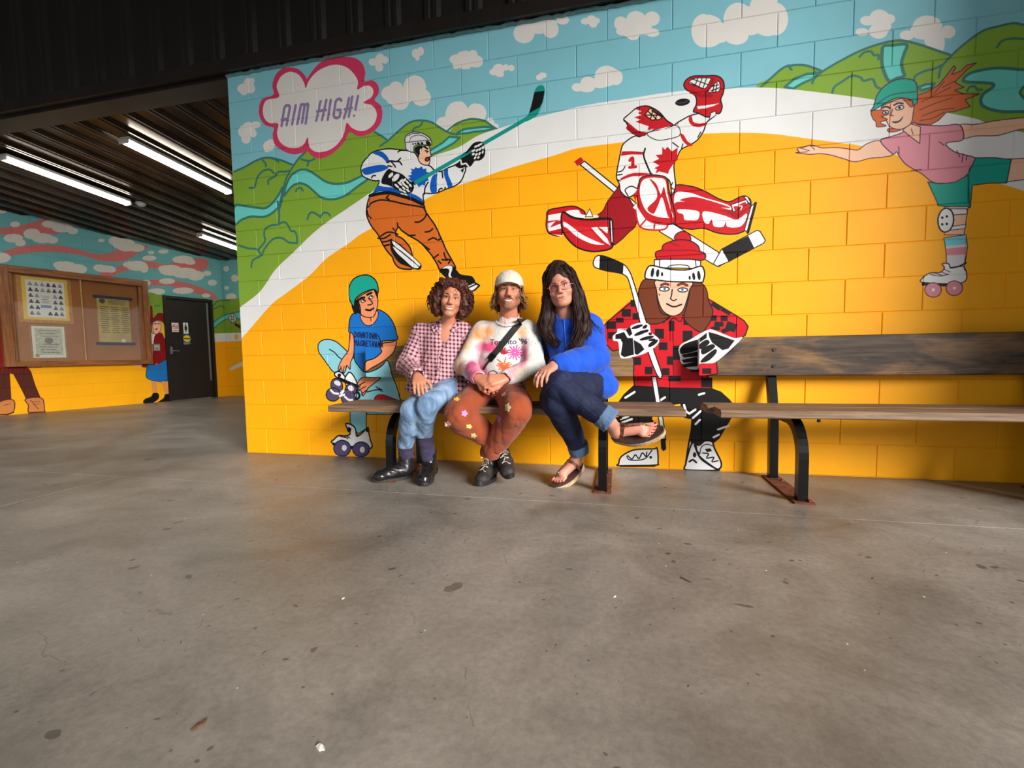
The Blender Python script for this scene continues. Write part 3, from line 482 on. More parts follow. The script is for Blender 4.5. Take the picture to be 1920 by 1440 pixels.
l 9 11.2 1 0 W 1906 1469 1926 1495
l 9 11.2 1 0 W 1857 1499 1896 1492
l 9 11.7 1 0 W 1374 1660 1416 1661 1458 1673
l 9 11.4 1 0 W 1592 1691 1648 1691
l 9 11.5 1 0 W 1543 1731 1602 1690
l 9 11.7 1 0 W 1394 1630 1436 1637
f 9 0 1 1 W 1445 1664 1458 1671 1529 1630 1618 1546 1677 1491 1694 1463 1681 1438 1645 1440 1585 1464 1514 1496 1465 1560 1446 1608
f 2 0 1 1 W 1460 1661 1498 1642 1558 1591 1638 1521 1682 1477 1671 1464 1617 1513 1538 1579 1482 1620
f 2 0 1 1 W 1465 1621 1517 1585 1597 1519 1666 1460 1656 1448 1616 1462 1556 1517 1496 1572
f 9 0 1 1 W 1833 1423 1886 1452 1925 1451 1968 1417 1996 1386 2049 1374 2087 1363 2108 1331 2096 1313 2048 1306 2009 1295 1971 1327 1922 1352 1883 1368 1854 1394
f 2 0 1 1 W 1856 1435 1900 1453 1934 1444 1932 1417 1921 1386 1932 1362 1915 1360 1904 1387 1912 1414 1895 1433
f 2 0 0 1 W 2010 1288 2101 1322 2140 1297 2104 1266 2037 1241 2018 1267
l 9 11.9 0 1 W 2010 1288 2101 1322 2140 1297 2104 1266 2037 1241 2018 1267 2010 1288
l 9 9.9 0 0 W 2016 1270 2120 1310
f 2 0 1 1 W 2037 1335 2031 1331 2019 1332 2007 1335 2002 1339 2008 1342 2020 1342 2032 1339
f 16 0 0 1 W 1643 2078 2011 2228 2494 2430 2569 2448 2494 2401 2011 2199 1655 2050
f 16 0 1 1 W 2494 2428 2518 2453 2540 2512 2560 2589 2579 2620 2604 2628 2625 2617 2631 2579 2616 2511 2580 2438 2546 2416 2494 2401
f 9 0 0 1 W 2560 2587 2630 2588 2614 2511 2593 2482 2521 2453 2540 2512
f 9 0 1 1 W 2079 2265 2117 2300 2164 2306 2187 2292 2201 2243 2194 2200 2161 2176 2124 2176 2095 2145 2066 2138 2033 2137 1988 2142 1979 2164 2010 2189 2019 2219 2050 2238
f 16 0 0 1 W 2011 2213 2107 2258 2116 2245 2018 2202
f 2 0 1 1 W 2146 2281 2145 2275 2137 2268 2127 2266 2121 2268 2122 2274 2129 2281 2139 2284
f 2 0 1 1 W 2167 2288 2168 2281 2161 2274 2151 2271 2144 2273 2144 2280 2151 2287 2160 2291
f 2 0 1 1 W 2181 2293 2182 2288 2177 2282 2170 2280 2164 2282 2164 2287 2169 2293 2176 2295
f 2 0 1 1 W 2130 2255 2129 2249 2120 2242 2109 2238 2102 2240 2103 2247 2112 2254 2123 2258
f 2 0 1 1 W 2153 2256 2153 2250 2147 2242 2138 2238 2131 2239 2131 2245 2137 2253 2146 2258
f 2 0 1 1 W 2174 2263 2176 2257 2170 2249 2162 2243 2155 2244 2154 2251 2159 2259 2168 2264
f 2 0 1 1 W 2195 2259 2191 2252 2184 2250 2178 2255 2177 2264 2182 2272 2189 2273 2194 2268
f 2 0 1 1 W 2124 2230 2125 2224 2118 2218 2109 2216 2103 2219 2102 2225 2109 2232 2118 2234
f 2 0 1 1 W 2145 2228 2146 2221 2142 2214 2133 2209 2127 2210 2125 2216 2130 2224 2138 2229
f 2 0 1 1 W 2167 2234 2169 2228 2166 2219 2159 2213 2152 2213 2150 2219 2153 2227 2160 2233
f 2 0 1 1 W 2190 2230 2186 2222 2180 2220 2176 2225 2176 2234 2179 2241 2185 2243 2190 2239
f 2 0 1 1 W 2135 2206 2136 2200 2132 2192 2124 2188 2117 2189 2116 2195 2120 2202 2128 2207
f 2 0 1 1 W 2158 2205 2160 2199 2156 2193 2149 2189 2143 2191 2141 2197 2145 2203 2152 2207
l 2 11.6 0 0 W 2018 2193 2024 2162 2057 2167 2076 2143
l 2 9.7 0 0 W 1976 2149 2033 2117 2043 2138
f 9 0 0 1 W 2014 2123 2043 2136 2032 2104
f 9 0 1 1 W 1397 2131 1446 2188 1488 2172 1556 2143 1606 2097 1649 2052 1635 2006 1592 1996 1552 2006 1502 2041 1441 2074 1392 2090
f 9 0 0 1 W 1615 2081 1655 2077 1655 2056 1619 2059
f 2 0 1 1 W 1484 2159 1486 2149 1476 2135 1460 2125 1449 2126 1447 2137 1457 2151 1473 2160
f 2 0 1 1 W 1534 2145 1536 2129 1522 2108 1498 2096 1480 2099 1477 2115 1492 2136 1515 2148
f 2 0 1 1 W 1566 2106 1566 2098 1556 2087 1543 2080 1533 2081 1534 2089 1543 2100 1557 2107
f 2 0 1 1 W 1589 2108 1591 2101 1584 2091 1573 2085 1565 2086 1564 2093 1570 2103 1581 2109
f 2 0 1 1 W 1531 2044 1521 2045 1507 2055 1496 2067 1495 2076 1504 2076 1519 2066 1530 2053
f 2 0 1 1 W 1558 2057 1548 2058 1534 2068 1523 2080 1522 2089 1531 2088 1546 2079 1557 2066
f 2 0 1 1 W 1584 2052 1575 2054 1562 2066 1554 2080 1554 2089 1564 2087 1576 2075 1585 2061
f 2 0 1 1 W 1611 2066 1603 2067 1594 2075 1587 2086 1589 2093 1596 2092 1606 2083 1612 2073
f 2 0 1 1 W 1556 2018 1548 2018 1536 2024 1528 2034 1529 2042 1537 2043 1549 2036 1556 2026
f 2 0 1 1 W 1581 2027 1572 2027 1562 2034 1555 2045 1556 2052 1564 2052 1575 2045 1582 2034
f 2 0 1 1 W 1608 2034 1599 2034 1587 2043 1579 2054 1580 2062 1589 2062 1600 2053 1608 2042
f 2 0 1 1 W 1632 2042 1624 2043 1615 2050 1610 2060 1612 2067 1620 2066 1629 2059 1634 2049
f 2 0 1 1 W 1588 2004 1580 2003 1568 2008 1558 2016 1557 2023 1564 2025 1577 2020 1586 2011
f 2 0 1 1 W 1615 2006 1607 2007 1595 2015 1587 2027 1587 2034 1595 2033 1607 2025 1615 2013
f 17 0 1 1 F 790 894 826 928 886 935 951 916 1008 872 1052 831 1102 784 1188 678 1278 689 1342 723 1387 763 1411 711 1423 654 1461 563 1485 471 1500 414 1086 410 1079 539 1003 609 952 656 901 692 838 775 794 835
l 9 8.0 1 1 F 790 894 826 928 886 935 951 916 1008 872 1052 831 1102 784 1188 678 1278 689 1342 723 1387 763 1411 711 1423 654 1461 563 1485 471 1500 414 1086 410 1079 539 1003 609 952 656 901 692 838 775 794 835
f 17 0 0 1 F 1055 433 1197 434 1189 229 1116 186 1078 220 1048 279
l 9 7.2 0 1 F 1055 433 1197 434 1189 229 1116 186 1078 220 1048 279 1055 433
f 17 0 0 1 F 1195 364 1417 361 1404 344 1200 343
l 9 5.3 0 1 F 1195 364 1417 361 1404 344 1200 343 1195 364
f 18 0 1 1 F 1269 470 1296 493 1346 496 1421 471 1482 448 1469 425 1306 424 1274 441
l 9 5.2 1 1 F 1269 470 1296 493 1346 496 1421 471 1482 448 1469 425 1306 424 1274 441
f 19 0 1 1 F 1175 1138 1110 1129 1079 1084 1067 998 1078 981 1108 934 1106 783 1138 725 1188 678 1201 753 1281 781 1346 832 1336 906 1471 919 1475 959 1453 1039 1406 1108 1333 1152 1283 1146
l 9 7.8 1 1 F 1175 1138 1110 1129 1079 1084 1067 998 1078 981 1108 934 1106 783 1138 725 1188 678 1201 753 1281 781 1346 832 1336 906 1471 919 1475 959 1453 1039 1406 1108 1333 1152 1283 1146
f 20 0 1 1 F 1109 945 1078 986 1069 911 1055 842 1004 785 969 727 960 686 988 703 1003 662 1026 691 1041 726 1066 697 1072 749 1103 818
l 9 7.1 1 1 F 1109 945 1078 986 1069 911 1055 842 1004 785 969 727 960 686 988 703 1003 662 1026 691 1041 726 1066 697 1072 749 1103 818
l 9 7.2 1 0 F 988 721 973 680
l 9 7.1 1 0 F 1015 720 1003 668
l 9 7.1 1 0 F 1034 726 1026 685
f 20 0 1 1 F 1471 917 1436 904 1355 894 1332 860 1343 828 1281 781 1204 753 1193 678 1266 712 1356 757 1433 813 1459 858
l 9 7.8 1 1 F 1471 917 1436 904 1355 894 1332 860 1343 828 1281 781 1204 753 1193 678 1266 712 1356 757 1433 813 1459 858
f 20 0 1 1 F 1326 629 1263 629 1186 634 1140 609 1121 568 1151 574 1130 533 1156 527 1167 487 1201 522 1221 551 1287 597
l 9 7.0 1 1 F 1326 629 1263 629 1186 634 1140 609 1121 568 1151 574 1130 533 1156 527 1167 487 1201 522 1221 551 1287 597
l 9 7.1 1 0 F 1132 568 1191 597
l 9 7.1 1 0 F 1137 533 1196 562
l 9 7.1 1 0 F 1155 498 1201 533
f 20 0 1 1 F 1174 1115 1185 1069 1221 1036 1266 1038 1305 1071 1325 1116 1314 1145 1243 1102
l 9 6.0 1 1 F 1174 1115 1185 1069 1221 1036 1266 1038 1305 1071 1325 1116 1314 1145 1243 1102
f 20 0 1 1 F 1159 1230 1176 1172 1180 1121 1224 1099 1281 1100 1307 1139 1324 1189 1324 1257 1301 1305 1225 1284 1154 1247
l 9 6.9 1 1 F 1159 1230 1176 1172 1180 1121 1224 1099 1281 1100 1307 1139 1324 1189 1324 1257 1301 1305 1225 1284 1154 1247
f 9 0 1 1 F 1100 1198 1121 1237 1159 1224 1174 1127 1149 1139 1129 1123 1111 1152
f 9 0 1 1 F 1295 1305 1328 1279 1324 1234 1312 1263
f 21 0 1 1 F 1121 1186 1092 1221 1080 1279 1090 1347 1128 1396 1186 1418 1249 1418 1304 1387 1330 1335 1329 1279 1301 1307 1232 1297 1161 1264 1131 1231
l 9 8.6 1 1 F 1121 1186 1092 1221 1080 1279 1090 1347 1128 1396 1186 1418 1249 1418 1304 1387 1330 1335 1329 1279 1301 1307 1232 1297 1161 1264 1131 1231
l 9 17.3 1 0 F 1159 1232 1185 1246 1213 1250
l 9 17.2 0 0 F 1237 1270 1275 1284
f 2 0 1 1 F 1220 1227 1216 1218 1203 1213 1189 1215 1182 1222 1186 1231 1199 1236 1213 1234
l 9 6.0 1 1 F 1220 1227 1216 1218 1203 1213 1189 1215 1182 1222 1186 1231 1199 1236 1213 1234
f 9 0 1 1 F 1215 1228 1213 1223 1207 1221 1202 1223 1200 1228 1202 1233 1208 1235 1213 1232
f 2 0 1 1 F 1286 1253 1284 1245 1273 1239 1261 1240 1254 1247 1257 1256 1267 1261 1280 1260
l 9 6.0 1 1 F 1286 1253 1284 1245 1273 1239 1261 1240 1254 1247 1257 1256 1267 1261 1280 1260
f 9 0 1 1 F 1281 1255 1279 1251 1274 1250 1270 1252 1268 1256 1270 1260 1274 1261 1279 1259
l 9 8.6 1 0 F 1246 1243 1267 1225 1278 1202 1259 1192 1240 1193
l 9 15.1 1 0 F 1222 1157 1258 1151 1286 1166
l 9 6.5 1 0 F 1261 1090 1263 1067
l 22 8.3 0 0 F 1118 989 1117 947 1131 955 1134 968 1129 984 1118 989
l 22 8.3 0 0 F 1152 986 1143 970 1145 949 1153 945 1159 961 1157 982 1152 986
l 22 8.3 0 0 F 1168 984 1171 942 1176 967 1179 942 1185 983
l 22 8.3 0 0 F 1191 940 1193 981 1205 940 1207 981
l 22 8.2 0 0 F 1216 979 1234 979
l 22 8.3 0 0 F 1226 979 1224 938
l 22 8.2 0 0 F 1251 976 1242 960 1244 939 1252 935 1258 951 1256 972 1251 976
l 22 8.2 0 0 F 1267 974 1270 933 1275 957 1278 933 1283 974
l 22 8.2 0 0 F 1290 931 1292 972 1304 930 1305 971
l 22 8.3 0 0 F 1114 883 1116 924 1123 903 1132 924 1130 883
l 22 8.3 0 0 F 1139 881 1149 922 1155 880
l 22 8.3 0 0 F 1142 893 1153 893
l 22 8.3 0 0 F 1182 911 1174 920 1165 899 1169 878 1181 882 1181 895 1176 895
l 22 8.3 0 0 F 1189 876 1190 918 1203 876 1204 917
l 22 8.3 0 0 F 1232 915 1215 915 1214 874 1230 874
l 22 8.3 0 0 F 1214 895 1228 894
l 22 8.2 0 0 F 1239 913 1256 913
l 22 8.2 0 0 F 1248 913 1247 872
l 22 8.2 0 0 F 1263 870 1273 911 1279 869
l 22 8.2 0 0 F 1266 882 1277 882
l 22 8.2 0 0 F 1289 909 1292 867 1297 892 1300 867 1305 908
l 22 8.2 0 0 F 1312 865 1322 906 1328 865
l 22 8.2 0 0 F 1315 878 1326 877
l 22 8.2 0 0 F 1337 863 1338 904 1350 863 1352 904
l 9 6.9 0 0 F 1319 958 1348 883
l 9 8.1 1 0 F 889 857 934 832 959 803 991 779
l 9 7.9 1 0 F 1207 518 1272 533 1335 539
l 9 7.8 1 0 F 1285 562 1322 526
l 9 7.8 1 0 F 1310 551 1341 522
f 2 0 1 1 F 929 668 967 680 999 662 1030 621 1022 597 938 639
l 9 11.2 1 1 F 929 668 967 680 999 662 1030 621 1022 597 938 639
f 9 0 1 1 F 984 650 979 640 967 636 956 640 952 650 957 660 969 664 980 660
f 2 0 1 1 F 1048 668 1077 665 1108 621 1125 562 1108 469 1088 457 1016 597
l 9 9.8 1 1 F 1048 668 1077 665 1108 621 1125 562 1108 469 1088 457 1016 597
l 9 26.8 0 0 F 958 627 1029 597 1125 562
f 23 0 1 1 F 993 580 989 536 956 511 915 519 890 556 895 600 927 625 968 617
l 9 7.2 1 1 F 993 580 989 536 956 511 915 519 890 556 895 600 927 625 968 617
f 23 0 1 1 F 968 512 959 471 919 445 870 450 843 482 852 523 892 548 940 544
l 9 7.3 1 1 F 968 512 959 471 919 445 870 450 843 482 852 523 892 548 940 544
f 23 0 1 1 F 1114 545 1108 508 1078 485 1040 491 1017 521 1022 558 1053 580 1091 575
l 9 7.1 1 1 F 1114 545 1108 508 1078 485 1040 491 1017 521 1022 558 1053 580 1091 575
f 23 0 1 1 F 1100 489 1094 441 1055 411 1007 419 978 459 984 508 1023 536 1071 529
l 9 7.2 1 1 F 1100 489 1094 441 1055 411 1007 419 978 459 984 508 1023 536 1071 529
f 13 0 1 1 F 961 604 976 590 976 574 960 566 938 572 922 586 922 602 938 610
f 13 0 1 1 F 1082 563 1092 547 1087 530 1070 524 1050 531 1040 547 1045 564 1062 570
l 2 18.1 1 0 F 887 532 913 509 952 503
l 2 17.9 1 0 F 1011 480 1042 456 1075 454
l 2 22.5 0 0 F 979 509 999 527
l 2 18.0 0 0 F 965 485 1005 497
l 9 17.8 1 0 F 1130 516 1139 480 1101 451
f 2 0 1 1 F 1014 267 1060 256 1092 227 1102 168 1142 186 1189 229 1206 235 1210 188 1218 147 1209 70 894 102 902 138 944 167 1003 165 1044 184 1026 219 1010 249
l 9 11.3 1 1 F 1014 267 1060 256 1092 227 1102 168 1142 186 1189 229 1206 235 1210 188 1218 147 1209 70 894 102 902 138 944 167 1003 165 1044 184 1026 219 1010 249
f 9 0 0 1 F 1180 223 1209 247 1208 206 1188 199
f 9 0 1 1 F 1056 218 1049 203 1035 197 1021 202 1016 217 1023 231 1037 237 1051 232
l 9 27.2 0 0 F 894 96 980 75 1202 70
l 9 6.4 1 0 F 944 164 996 153 1036 158
l 9 6.4 1 0 F 977 168 1022 142
l 9 6.3 1 0 F 1004 173 1042 148
l 9 7.2 1 0 F 1102 162 1116 186
f 23 0 1 1 F 1044 67 1020 21 966 0 912 17 892 62 917 109 971 130 1024 112
l 22 9.1 1 1 F 1044 67 1020 21 966 0 912 17 892 62 917 109 971 130 1024 112
f 13 0 1 1 F 1010 70 1002 52 986 44 970 51 965 68 972 86 988 94 1004 87
f 23 0 1 1 F 1211 64 1188 22 1135 2 1082 18 1062 59 1086 102 1139 121 1191 105
l 22 9.0 1 1 F 1211 64 1188 22 1135 2 1082 18 1062 59 1086 102 1139 121 1191 105
f 13 0 1 1 F 1169 59 1162 41 1146 34 1131 40 1125 58 1132 76 1148 84 1164 77
f 2 0 0 1 W 2868 2072 2897 2093 3237 1785 3215 1759
l 9 7.0 0 1 W 2868 2072 2897 2093 3237 1785 3215 1759 2868 2072
f 18 0 0 1 W 2828 2096 2873 2122 2892 2098 2852 2064
f 2 0 0 1 W 3384 1590 3458 1642 3749 1432 3812 1372 3750 1340 3715 1359
l 9 6.0 0 1 W 3384 1590 3458 1642 3749 1432 3812 1372 3750 1340 3715 1359 3384 1590
f 2 0 0 1 W 3767 1450 3973 1554 3991 1546 4023 1488 4013 1471 3808 1368 3742 1342 3719 1359
l 9 5.8 0 1 W 3767 1450 3973 1554 3991 1546 4023 1488 4013 1471 3808 1368 3742 1342 3719 1359 3767 1450
f 9 0 0 1 W 3767 1452 3923 1523 3958 1447 3812 1365
f 24 0 1 1 W 3136 1909 3107 1883 3049 1811 3020 1755 2980 1719 3059 1693 3078 1642 3078 1524 3137 1550 3185 1595 3233 1640 3242 1726 3204 1797
l 9 5.6 1 1 W 3136 1909 3107 1883 3049 1811 3020 1755 2980 1719 3059 1693 3078 1642 3078 1524 3137 1550 3185 1595 3233 1640 3242 1726 3204 1797
f 18 0 1 1 W 2636 1736 2647 1786 2729 1799 2821 1801 2881 1771 2901 1745 2881 1717 2749 1717 2738 1613 2656 1629 2633 1676
l 9 8.0 1 1 W 2636 1736 2647 1786 2729 1799 2821 1801 2881 1771 2901 1745 2881 1717 2749 1717 2738 1613 2656 1629 2633 1676
f 2 0 0 1 W 2647 1756 2739 1763 2734 1718 2641 1716
f 2 0 0 1 W 2641 1701 2734 1718 2739 1658 2651 1644 2641 1665
f 18 0 0 1 W 2656 1669 2698 1711 2739 1713 2739 1693
f 2 0 0 1 W 2666 1625 2743 1612 2738 1603
f 2 0 1 1 W 2770 1770 2851 1774 2881 1741 2980 1728 2980 1714 2881 1717 2810 1737
f 2 0 0 1 W 2901 1723 2931 1774 2953 1721
l 9 4.3 0 1 W 2901 1723 2931 1774 2953 1721 2901 1723
f 18 0 1 1 W 2750 1767 2810 1727 2901 1705 2980 1704 3069 1697 3083 1642 3083 1544 3078 1505 3029 1490 2940 1489 2850 1520 2789 1574 2749 1637 2737 1708
l 9 10.7 1 1 W 2750 1767 2810 1727 2901 1705 2980 1704 3069 1697 3083 1642 3083 1544 3078 1505 3029 1490 2940 1489 2850 1520 2789 1574 2749 1637 2737 1708
f 2 0 1 1 W 2754 1702 2800 1673 2880 1608 2970 1557 3029 1530 2950 1538 2850 1590 2779 1655 2754 1672
f 2 0 0 1 W 2940 1648 2980 1650 3049 1566 3068 1520 3029 1547 2980 1600
f 2 0 0 1 W 2990 1649 3054 1644 3049 1600
f 25 0 0 1 W 2810 1668 2920 1654 3019 1533 2970 1557 2880 1617
l 9 12.5 1 0 W 2755 1767 2820 1726 2911 1704 3069 1697
l 9 17.6 1 0 W 3067 1692 3070 1623 3083 1524
l 2 7.0 0 0 W 3073 1682 3080 1544
f 18 0 1 1 W 3474 1872 3574 1863 3655 1827 3736 1774 3797 1745 3832 1751 3875 1770 3910 1767 3936 1724 3921 1597 3896 1553 3827 1539 3739 1555 3658 1589 3568 1591 3485 1630 3457 1756
l 9 7.2 1 1 W 3474 1872 3574 1863 3655 1827 3736 1774 3797 1745 3832 1751 3875 1770 3910 1767 3936 1724 3921 1597 3896 1553 3827 1539 3739 1555 3658 1589 3568 1591 3485 1630 3457 1756
f 2 0 1 1 W 3488 1833 3575 1821 3656 1785 3798 1727 3816 1693 3701 1735 3611 1761 3502 1771 3475 1764
f 18 0 1 1 W 3512 1779 3566 1793 3638 1782 3816 1707 3701 1726 3593 1758
f 24 0 0 1 W 3470 1764 3566 1746 3701 1712 3790 1681 3851 1634 3920 1689 3932 1706 3860 1666 3815 1734 3825 1687 3745 1699 3612 1733
f 2 0 1 1 W 3494 1720 3530 1721 3585 1712 3630 1694 3621 1648 3576 1647 3540 1654 3531 1688 3503 1700
f 2 0 1 1 W 3657 1697 3772 1664 3852 1630 3911 1662 3904 1616 3870 1582 3800 1588 3791 1621 3773 1590 3720 1598 3706 1641 3685 1615 3658 1636
f 2 0 0 1 W 3820 1725 3910 1749 3919 1725 3833 1677
l 9 4.8 0 1 W 3820 1725 3910 1749 3919 1725 3833 1677 3820 1725
f 18 0 0 1 W 3833 1710 3902 1736 3910 1721 3842 1686
l 2 6.4 0 0 W 3846 1718 3885 1710 3877 1688
f 2 0 0 1 W 3892 1769 3914 1767 3932 1733 3929 1669 3941 1705 3910 1744
l 9 4.8 0 1 W 3892 1769 3914 1767 3932 1733 3929 1669 3941 1705 3910 1744 3892 1769
f 2 0 0 1 W 3936 1705 3962 1726 3922 1541 3900 1561
l 9 5.1 0 1 W 3936 1705 3962 1726 3922 1541 3900 1561 3936 1705
l 9 16.0 0 0 W 3962 1723 3920 1543
f 2 0 1 1 W 3231 2218 3193 2204 3150 2171 3134 2120 3125 2074 3112 2008 3109 1960 3127 1920 3136 1871 3184 1828 3241 1861 3270 1935 3326 1953 3391 1942 3446 1908 3461 1822 3483 1867 3478 1933 3473 2008 3495 2062 3518 2101 3571 2123 3616 2150 3651 2201 3668 2249 3720 2292 3658 2309 3579 2306 3516 2282 3480 2263 3453 2243 3380 2238 3306 2228 3259 2210
l 9 7.4 1 1 W 3231 2218 3193 2204 3150 2171 3134 2120 3125 2074 3112 2008 3109 1960 3127 1920 3136 1871 3184 1828 3241 1861 3270 1935 3326 1953 3391 1942 3446 1908 3461 1822 3483 1867 3478 1933 3473 2008 3495 2062 3518 2101 3571 2123 3616 2150 3651 2201 3668 2249 3720 2292 3658 2309 3579 2306 3516 2282 3480 2263 3453 2243 3380 2238 3306 2228 3259 2210
f 2 0 1 1 W 3306 2226 3334 2192 3389 2172 3481 2180 3508 2195 3503 2237 3471 2255 3389 2242
l 9 4.7 1 1 W 3306 2226 3334 2192 3389 2172 3481 2180 3508 2195 3503 2237 3471 2255 3389 2242
f 18 0 0 1 W 3144 2129 3203 2124 3283 2109 3283 2093 3203 2103 3136 2101
f 18 0 1 1 W 3146 1961 3222 1982 3326 1967 3269 1958 3203 1960 3136 1943
f 18 0 1 1 W 3571 2307 3559 2281 3575 2247 3615 2228 3659 2232 3670 2249 3624 2248 3588 2263 3580 2292
f 18 0 1 1 W 3508 2200 3530 2188 3553 2148 3585 2121 3563 2115 3526 2151
f 18 0 0 1 W 3480 2268 3503 2265 3480 2257
f 18 0 0 1 W 3399 2129 3417 2108 3431 2127 3459 2094 3495 2113 3491 2072 3498 2043 3468 2013 3441 1974 3437 1954 3418 1962 3381 1976 3358 1964 3367 1991 3349 1998 3381 2013 3342 2041 3381 2056 3358 2082 3399 2082
l 9 10.2 1 0 W 3292 2131 3283 2085 3307 2016 3330 1962
l 9 8.5 1 0 W 3335 1966 3326 1953
l 9 6.9 1 0 W 3117 1998 3146 2004 3165 2031
l 9 6.9 1 0 W 3112 1979 3146 1980
l 9 6.9 1 0 W 3112 1950 3132 1939
l 9 6.9 1 0 W 3184 1837 3165 1878 3203 1898 3241 1880
l 9 6.8 1 0 W 3307 1855 3336 1850
l 9 6.6 1 0 W 3526 2133 3518 2106
l 9 6.5 1 0 W 3633 2194 3616 2164
l 9 6.7 1 0 W 3465 1897 3456 1869 3479 1848
l 9 6.6 1 0 W 3463 2149 3499 2117
l 18 20.5 1 0 W 3195 2066 3212 2078 3214 2026
l 18 20.5 0 0 W 3194 2021 3232 2021
f 18 0 1 1 W 3155 2334 3193 2364 3240 2396 3296 2400 3333 2384 3379 2350 3425 2293 3465 2258 3426 2247 3380 2243 3306 2233 3292 2221 3240 2220 3193 2265 3174 2306
l 9 7.4 1 1 W 3155 2334 3193 2364 3240 2396 3296 2400 3333 2384 3379 2350 3425 2293 3465 2258 3426 2247 3380 2243 3306 2233 3292 2221 3240 2220 3193 2265 3174 2306
f 2 0 0 1 W 3157 2334 3230 2388 3268 2371 3245 2363 3268 2345 3221 2337 3263 2318 3231 2308 3315 2269 3306 2247 3361 2264 3334 2239 3426 2251 3453 2252 3407 2241 3334 2239 3292 2230 3240 2255 3184 2309
f 18 0 0 1 W 3282 2306 3379 2303 3425 2274 3361 2254 3310 2244 3333 2272 3315 2288
f 11 0 0 1 W 3287 2343 3324 2383 3361 2352 3402 2319 3379 2303 3333 2306
l 9 6.0 0 1 W 3287 2343 3324 2383 3361 2352 3402 2319 3379 2303 3333 2306 3287 2343
l 9 6.7 0 0 W 3310 2363 3361 2310
l 9 6.7 0 0 W 3342 2378 3324 2310
l 9 6.7 0 0 W 3370 2346 3352 2307
l 9 6.7 0 0 W 3296 2342 3388 2330
l 9 6.7 0 0 W 3333 2365 3398 2315
l 24 27.1 1 0 W 3184 2276 3231 2237 3287 2224
f 18 0 1 1 W 3242 1842 3260 1936 3298 1956 3363 1954 3428 1928 3442 1852 3471 1745 3485 1659 3458 1632 3374 1649 3308 1673 3261 1744
l 9 6.8 1 1 W 3242 1842 3260 1936 3298 1956 3363 1954 3428 1928 3442 1852 3471 1745 3485 1659 3458 1632 3374 1649 3308 1673 3261 1744
f 2 0 1 1 W 3258 1859 3274 1925 3316 1941 3372 1936 3419 1915 3433 1834 3457 1727 3471 1674 3430 1673 3365 1688 3308 1721 3275 1781
f 18 0 1 1 W 3321 1934 3364 1859 3364 1802 3308 1745 3346 1708 3373 1754 3401 1808 3439 1682 3467 1675 3429 1806 3410 1874 3392 1828 3363 1897
f 2 0 1 1 W 3232 1785 3242 1678 3280 1617 3402 1599 3435 1629 3365 1644 3308 1673 3261 1739
l 18 10.3 1 1 W 3232 1785 3242 1678 3280 1617 3402 1599 3435 1629 3365 1644 3308 1673 3261 1739
l 18 10.3 0 0 W 3299 1674 3266 1638
l 18 10.2 0 0 W 3355 1645 3351 1612
f 2 0 0 1 W 3215 1759 3237 1785 3242 1770 3232 1742
f 18 0 0 1 W 3218 1834 3251 1889 3232 1795
f 18 0 1 1 W 3528 2500 3545 2529 3585 2544 3655 2536 3725 2525 3759 2494 3768 2457 3762 2413 3749 2379 3758 2332 3742 2294 3707 2303 3676 2280 3614 2315 3587 2328 3605 2371 3600 2417 3568 2449 3541 2470
l 9 7.1 1 1 W 3528 2500 3545 2529 3585 2544 3655 2536 3725 2525 3759 2494 3768 2457 3762 2413 3749 2379 3758 2332 3742 2294 3707 2303 3676 2280 3614 2315 3587 2328 3605 2371 3600 2417 3568 2449 3541 2470
f 2 0 1 1 W 3559 2506 3594 2529 3682 2518 3686 2504 3656 2459 3612 2479
l 9 4.5 1 1 W 3559 2506 3594 2529 3682 2518 3686 2504 3656 2459 3612 2479
f 2 0 1 1 W 3674 2438 3726 2491 3742 2478 3740 2434 3705 2430
l 9 4.5 1 1 W 3674 2438 3726 2491 3742 2478 3740 2434 3705 2430
l 9 5.1 0 0 W 3576 2529 3674 2479
l 9 5.2 0 0 W 3568 2508 3639 2461
l 9 5.2 0 0 W 3612 2528 3594 2481
l 9 5.1 0 0 W 3638 2525 3617 2469
l 9 5.1 0 0 W 3664 2521 3643 2461
l 9 5.1 0 0 W 3687 2464 3735 2470
l 9 5.1 0 0 W 3692 2440 3739 2452
l 9 5.1 0 0 W 3709 2474 3701 2430
l 9 5.1 0 0 W 3726 2485 3718 2428
l 24 22.6 1 0 W 3573 2452 3622 2423 3692 2409
l 24 16.0 1 0 W 3704 2511 3683 2460 3657 2436
f 2 0 0 1 W 3609 2357 3658 2355 3741 2357 3706 2344 3658 2337 3614 2338
f 2 0 0 1 W 3693 2305 3720 2312 3722 2287 3681 2263
l 9 3.9 0 1 W 3693 2305 3720 2312 3722 2287 3681 2263 3693 2305
f 9 0 1 1 W 3566 2393 3555 2378 3525 2371 3492 2377 3477 2392 3488 2408 3518 2415 3550 2409
l 14 6.5 1 0 W 3484 2394 3520 2389 3560 2400
f 18 0 0 1 F 3457 1032 3368 988 3290 991 3244 1155 3188 1134 3084 1044 3020 981 3049 855 3125 812 3142 877 3223 734 3223 639 3229 562 3460 550 3716 545 3721 603 3688 637 3763 648 3740 739 3844 806 3853 884 3925 905 3933 960 3893 1006 3799 1054 3703 1130 3694 1046
f 18 0 0 1 F 3693 1136 3756 1094 3851 1030 3908 989 3933 949 3915 892 3849 862 3844 806 3746 734 3754 648 3688 637 3719 603 3721 543 3460 549 3229 558 3221 639 3223 757 3142 818 3084 807 3037 855 3020 975 3049 1010 3142 1083 3233 1155 3301 990 3457 1032
l 9 6.9 0 1 F 3693 1136 3756 1094 3851 1030 3908 989 3933 949 3915 892 3849 862 3844 806 3746 734 3754 648 3688 637 3719 603 3721 543 3460 549 3229 558 3221 639 3223 757 3142 818 3084 807 3037 855 3020 975 3049 1010 3142 1083 3233 1155 3301 990 3457 1032 3693 1136
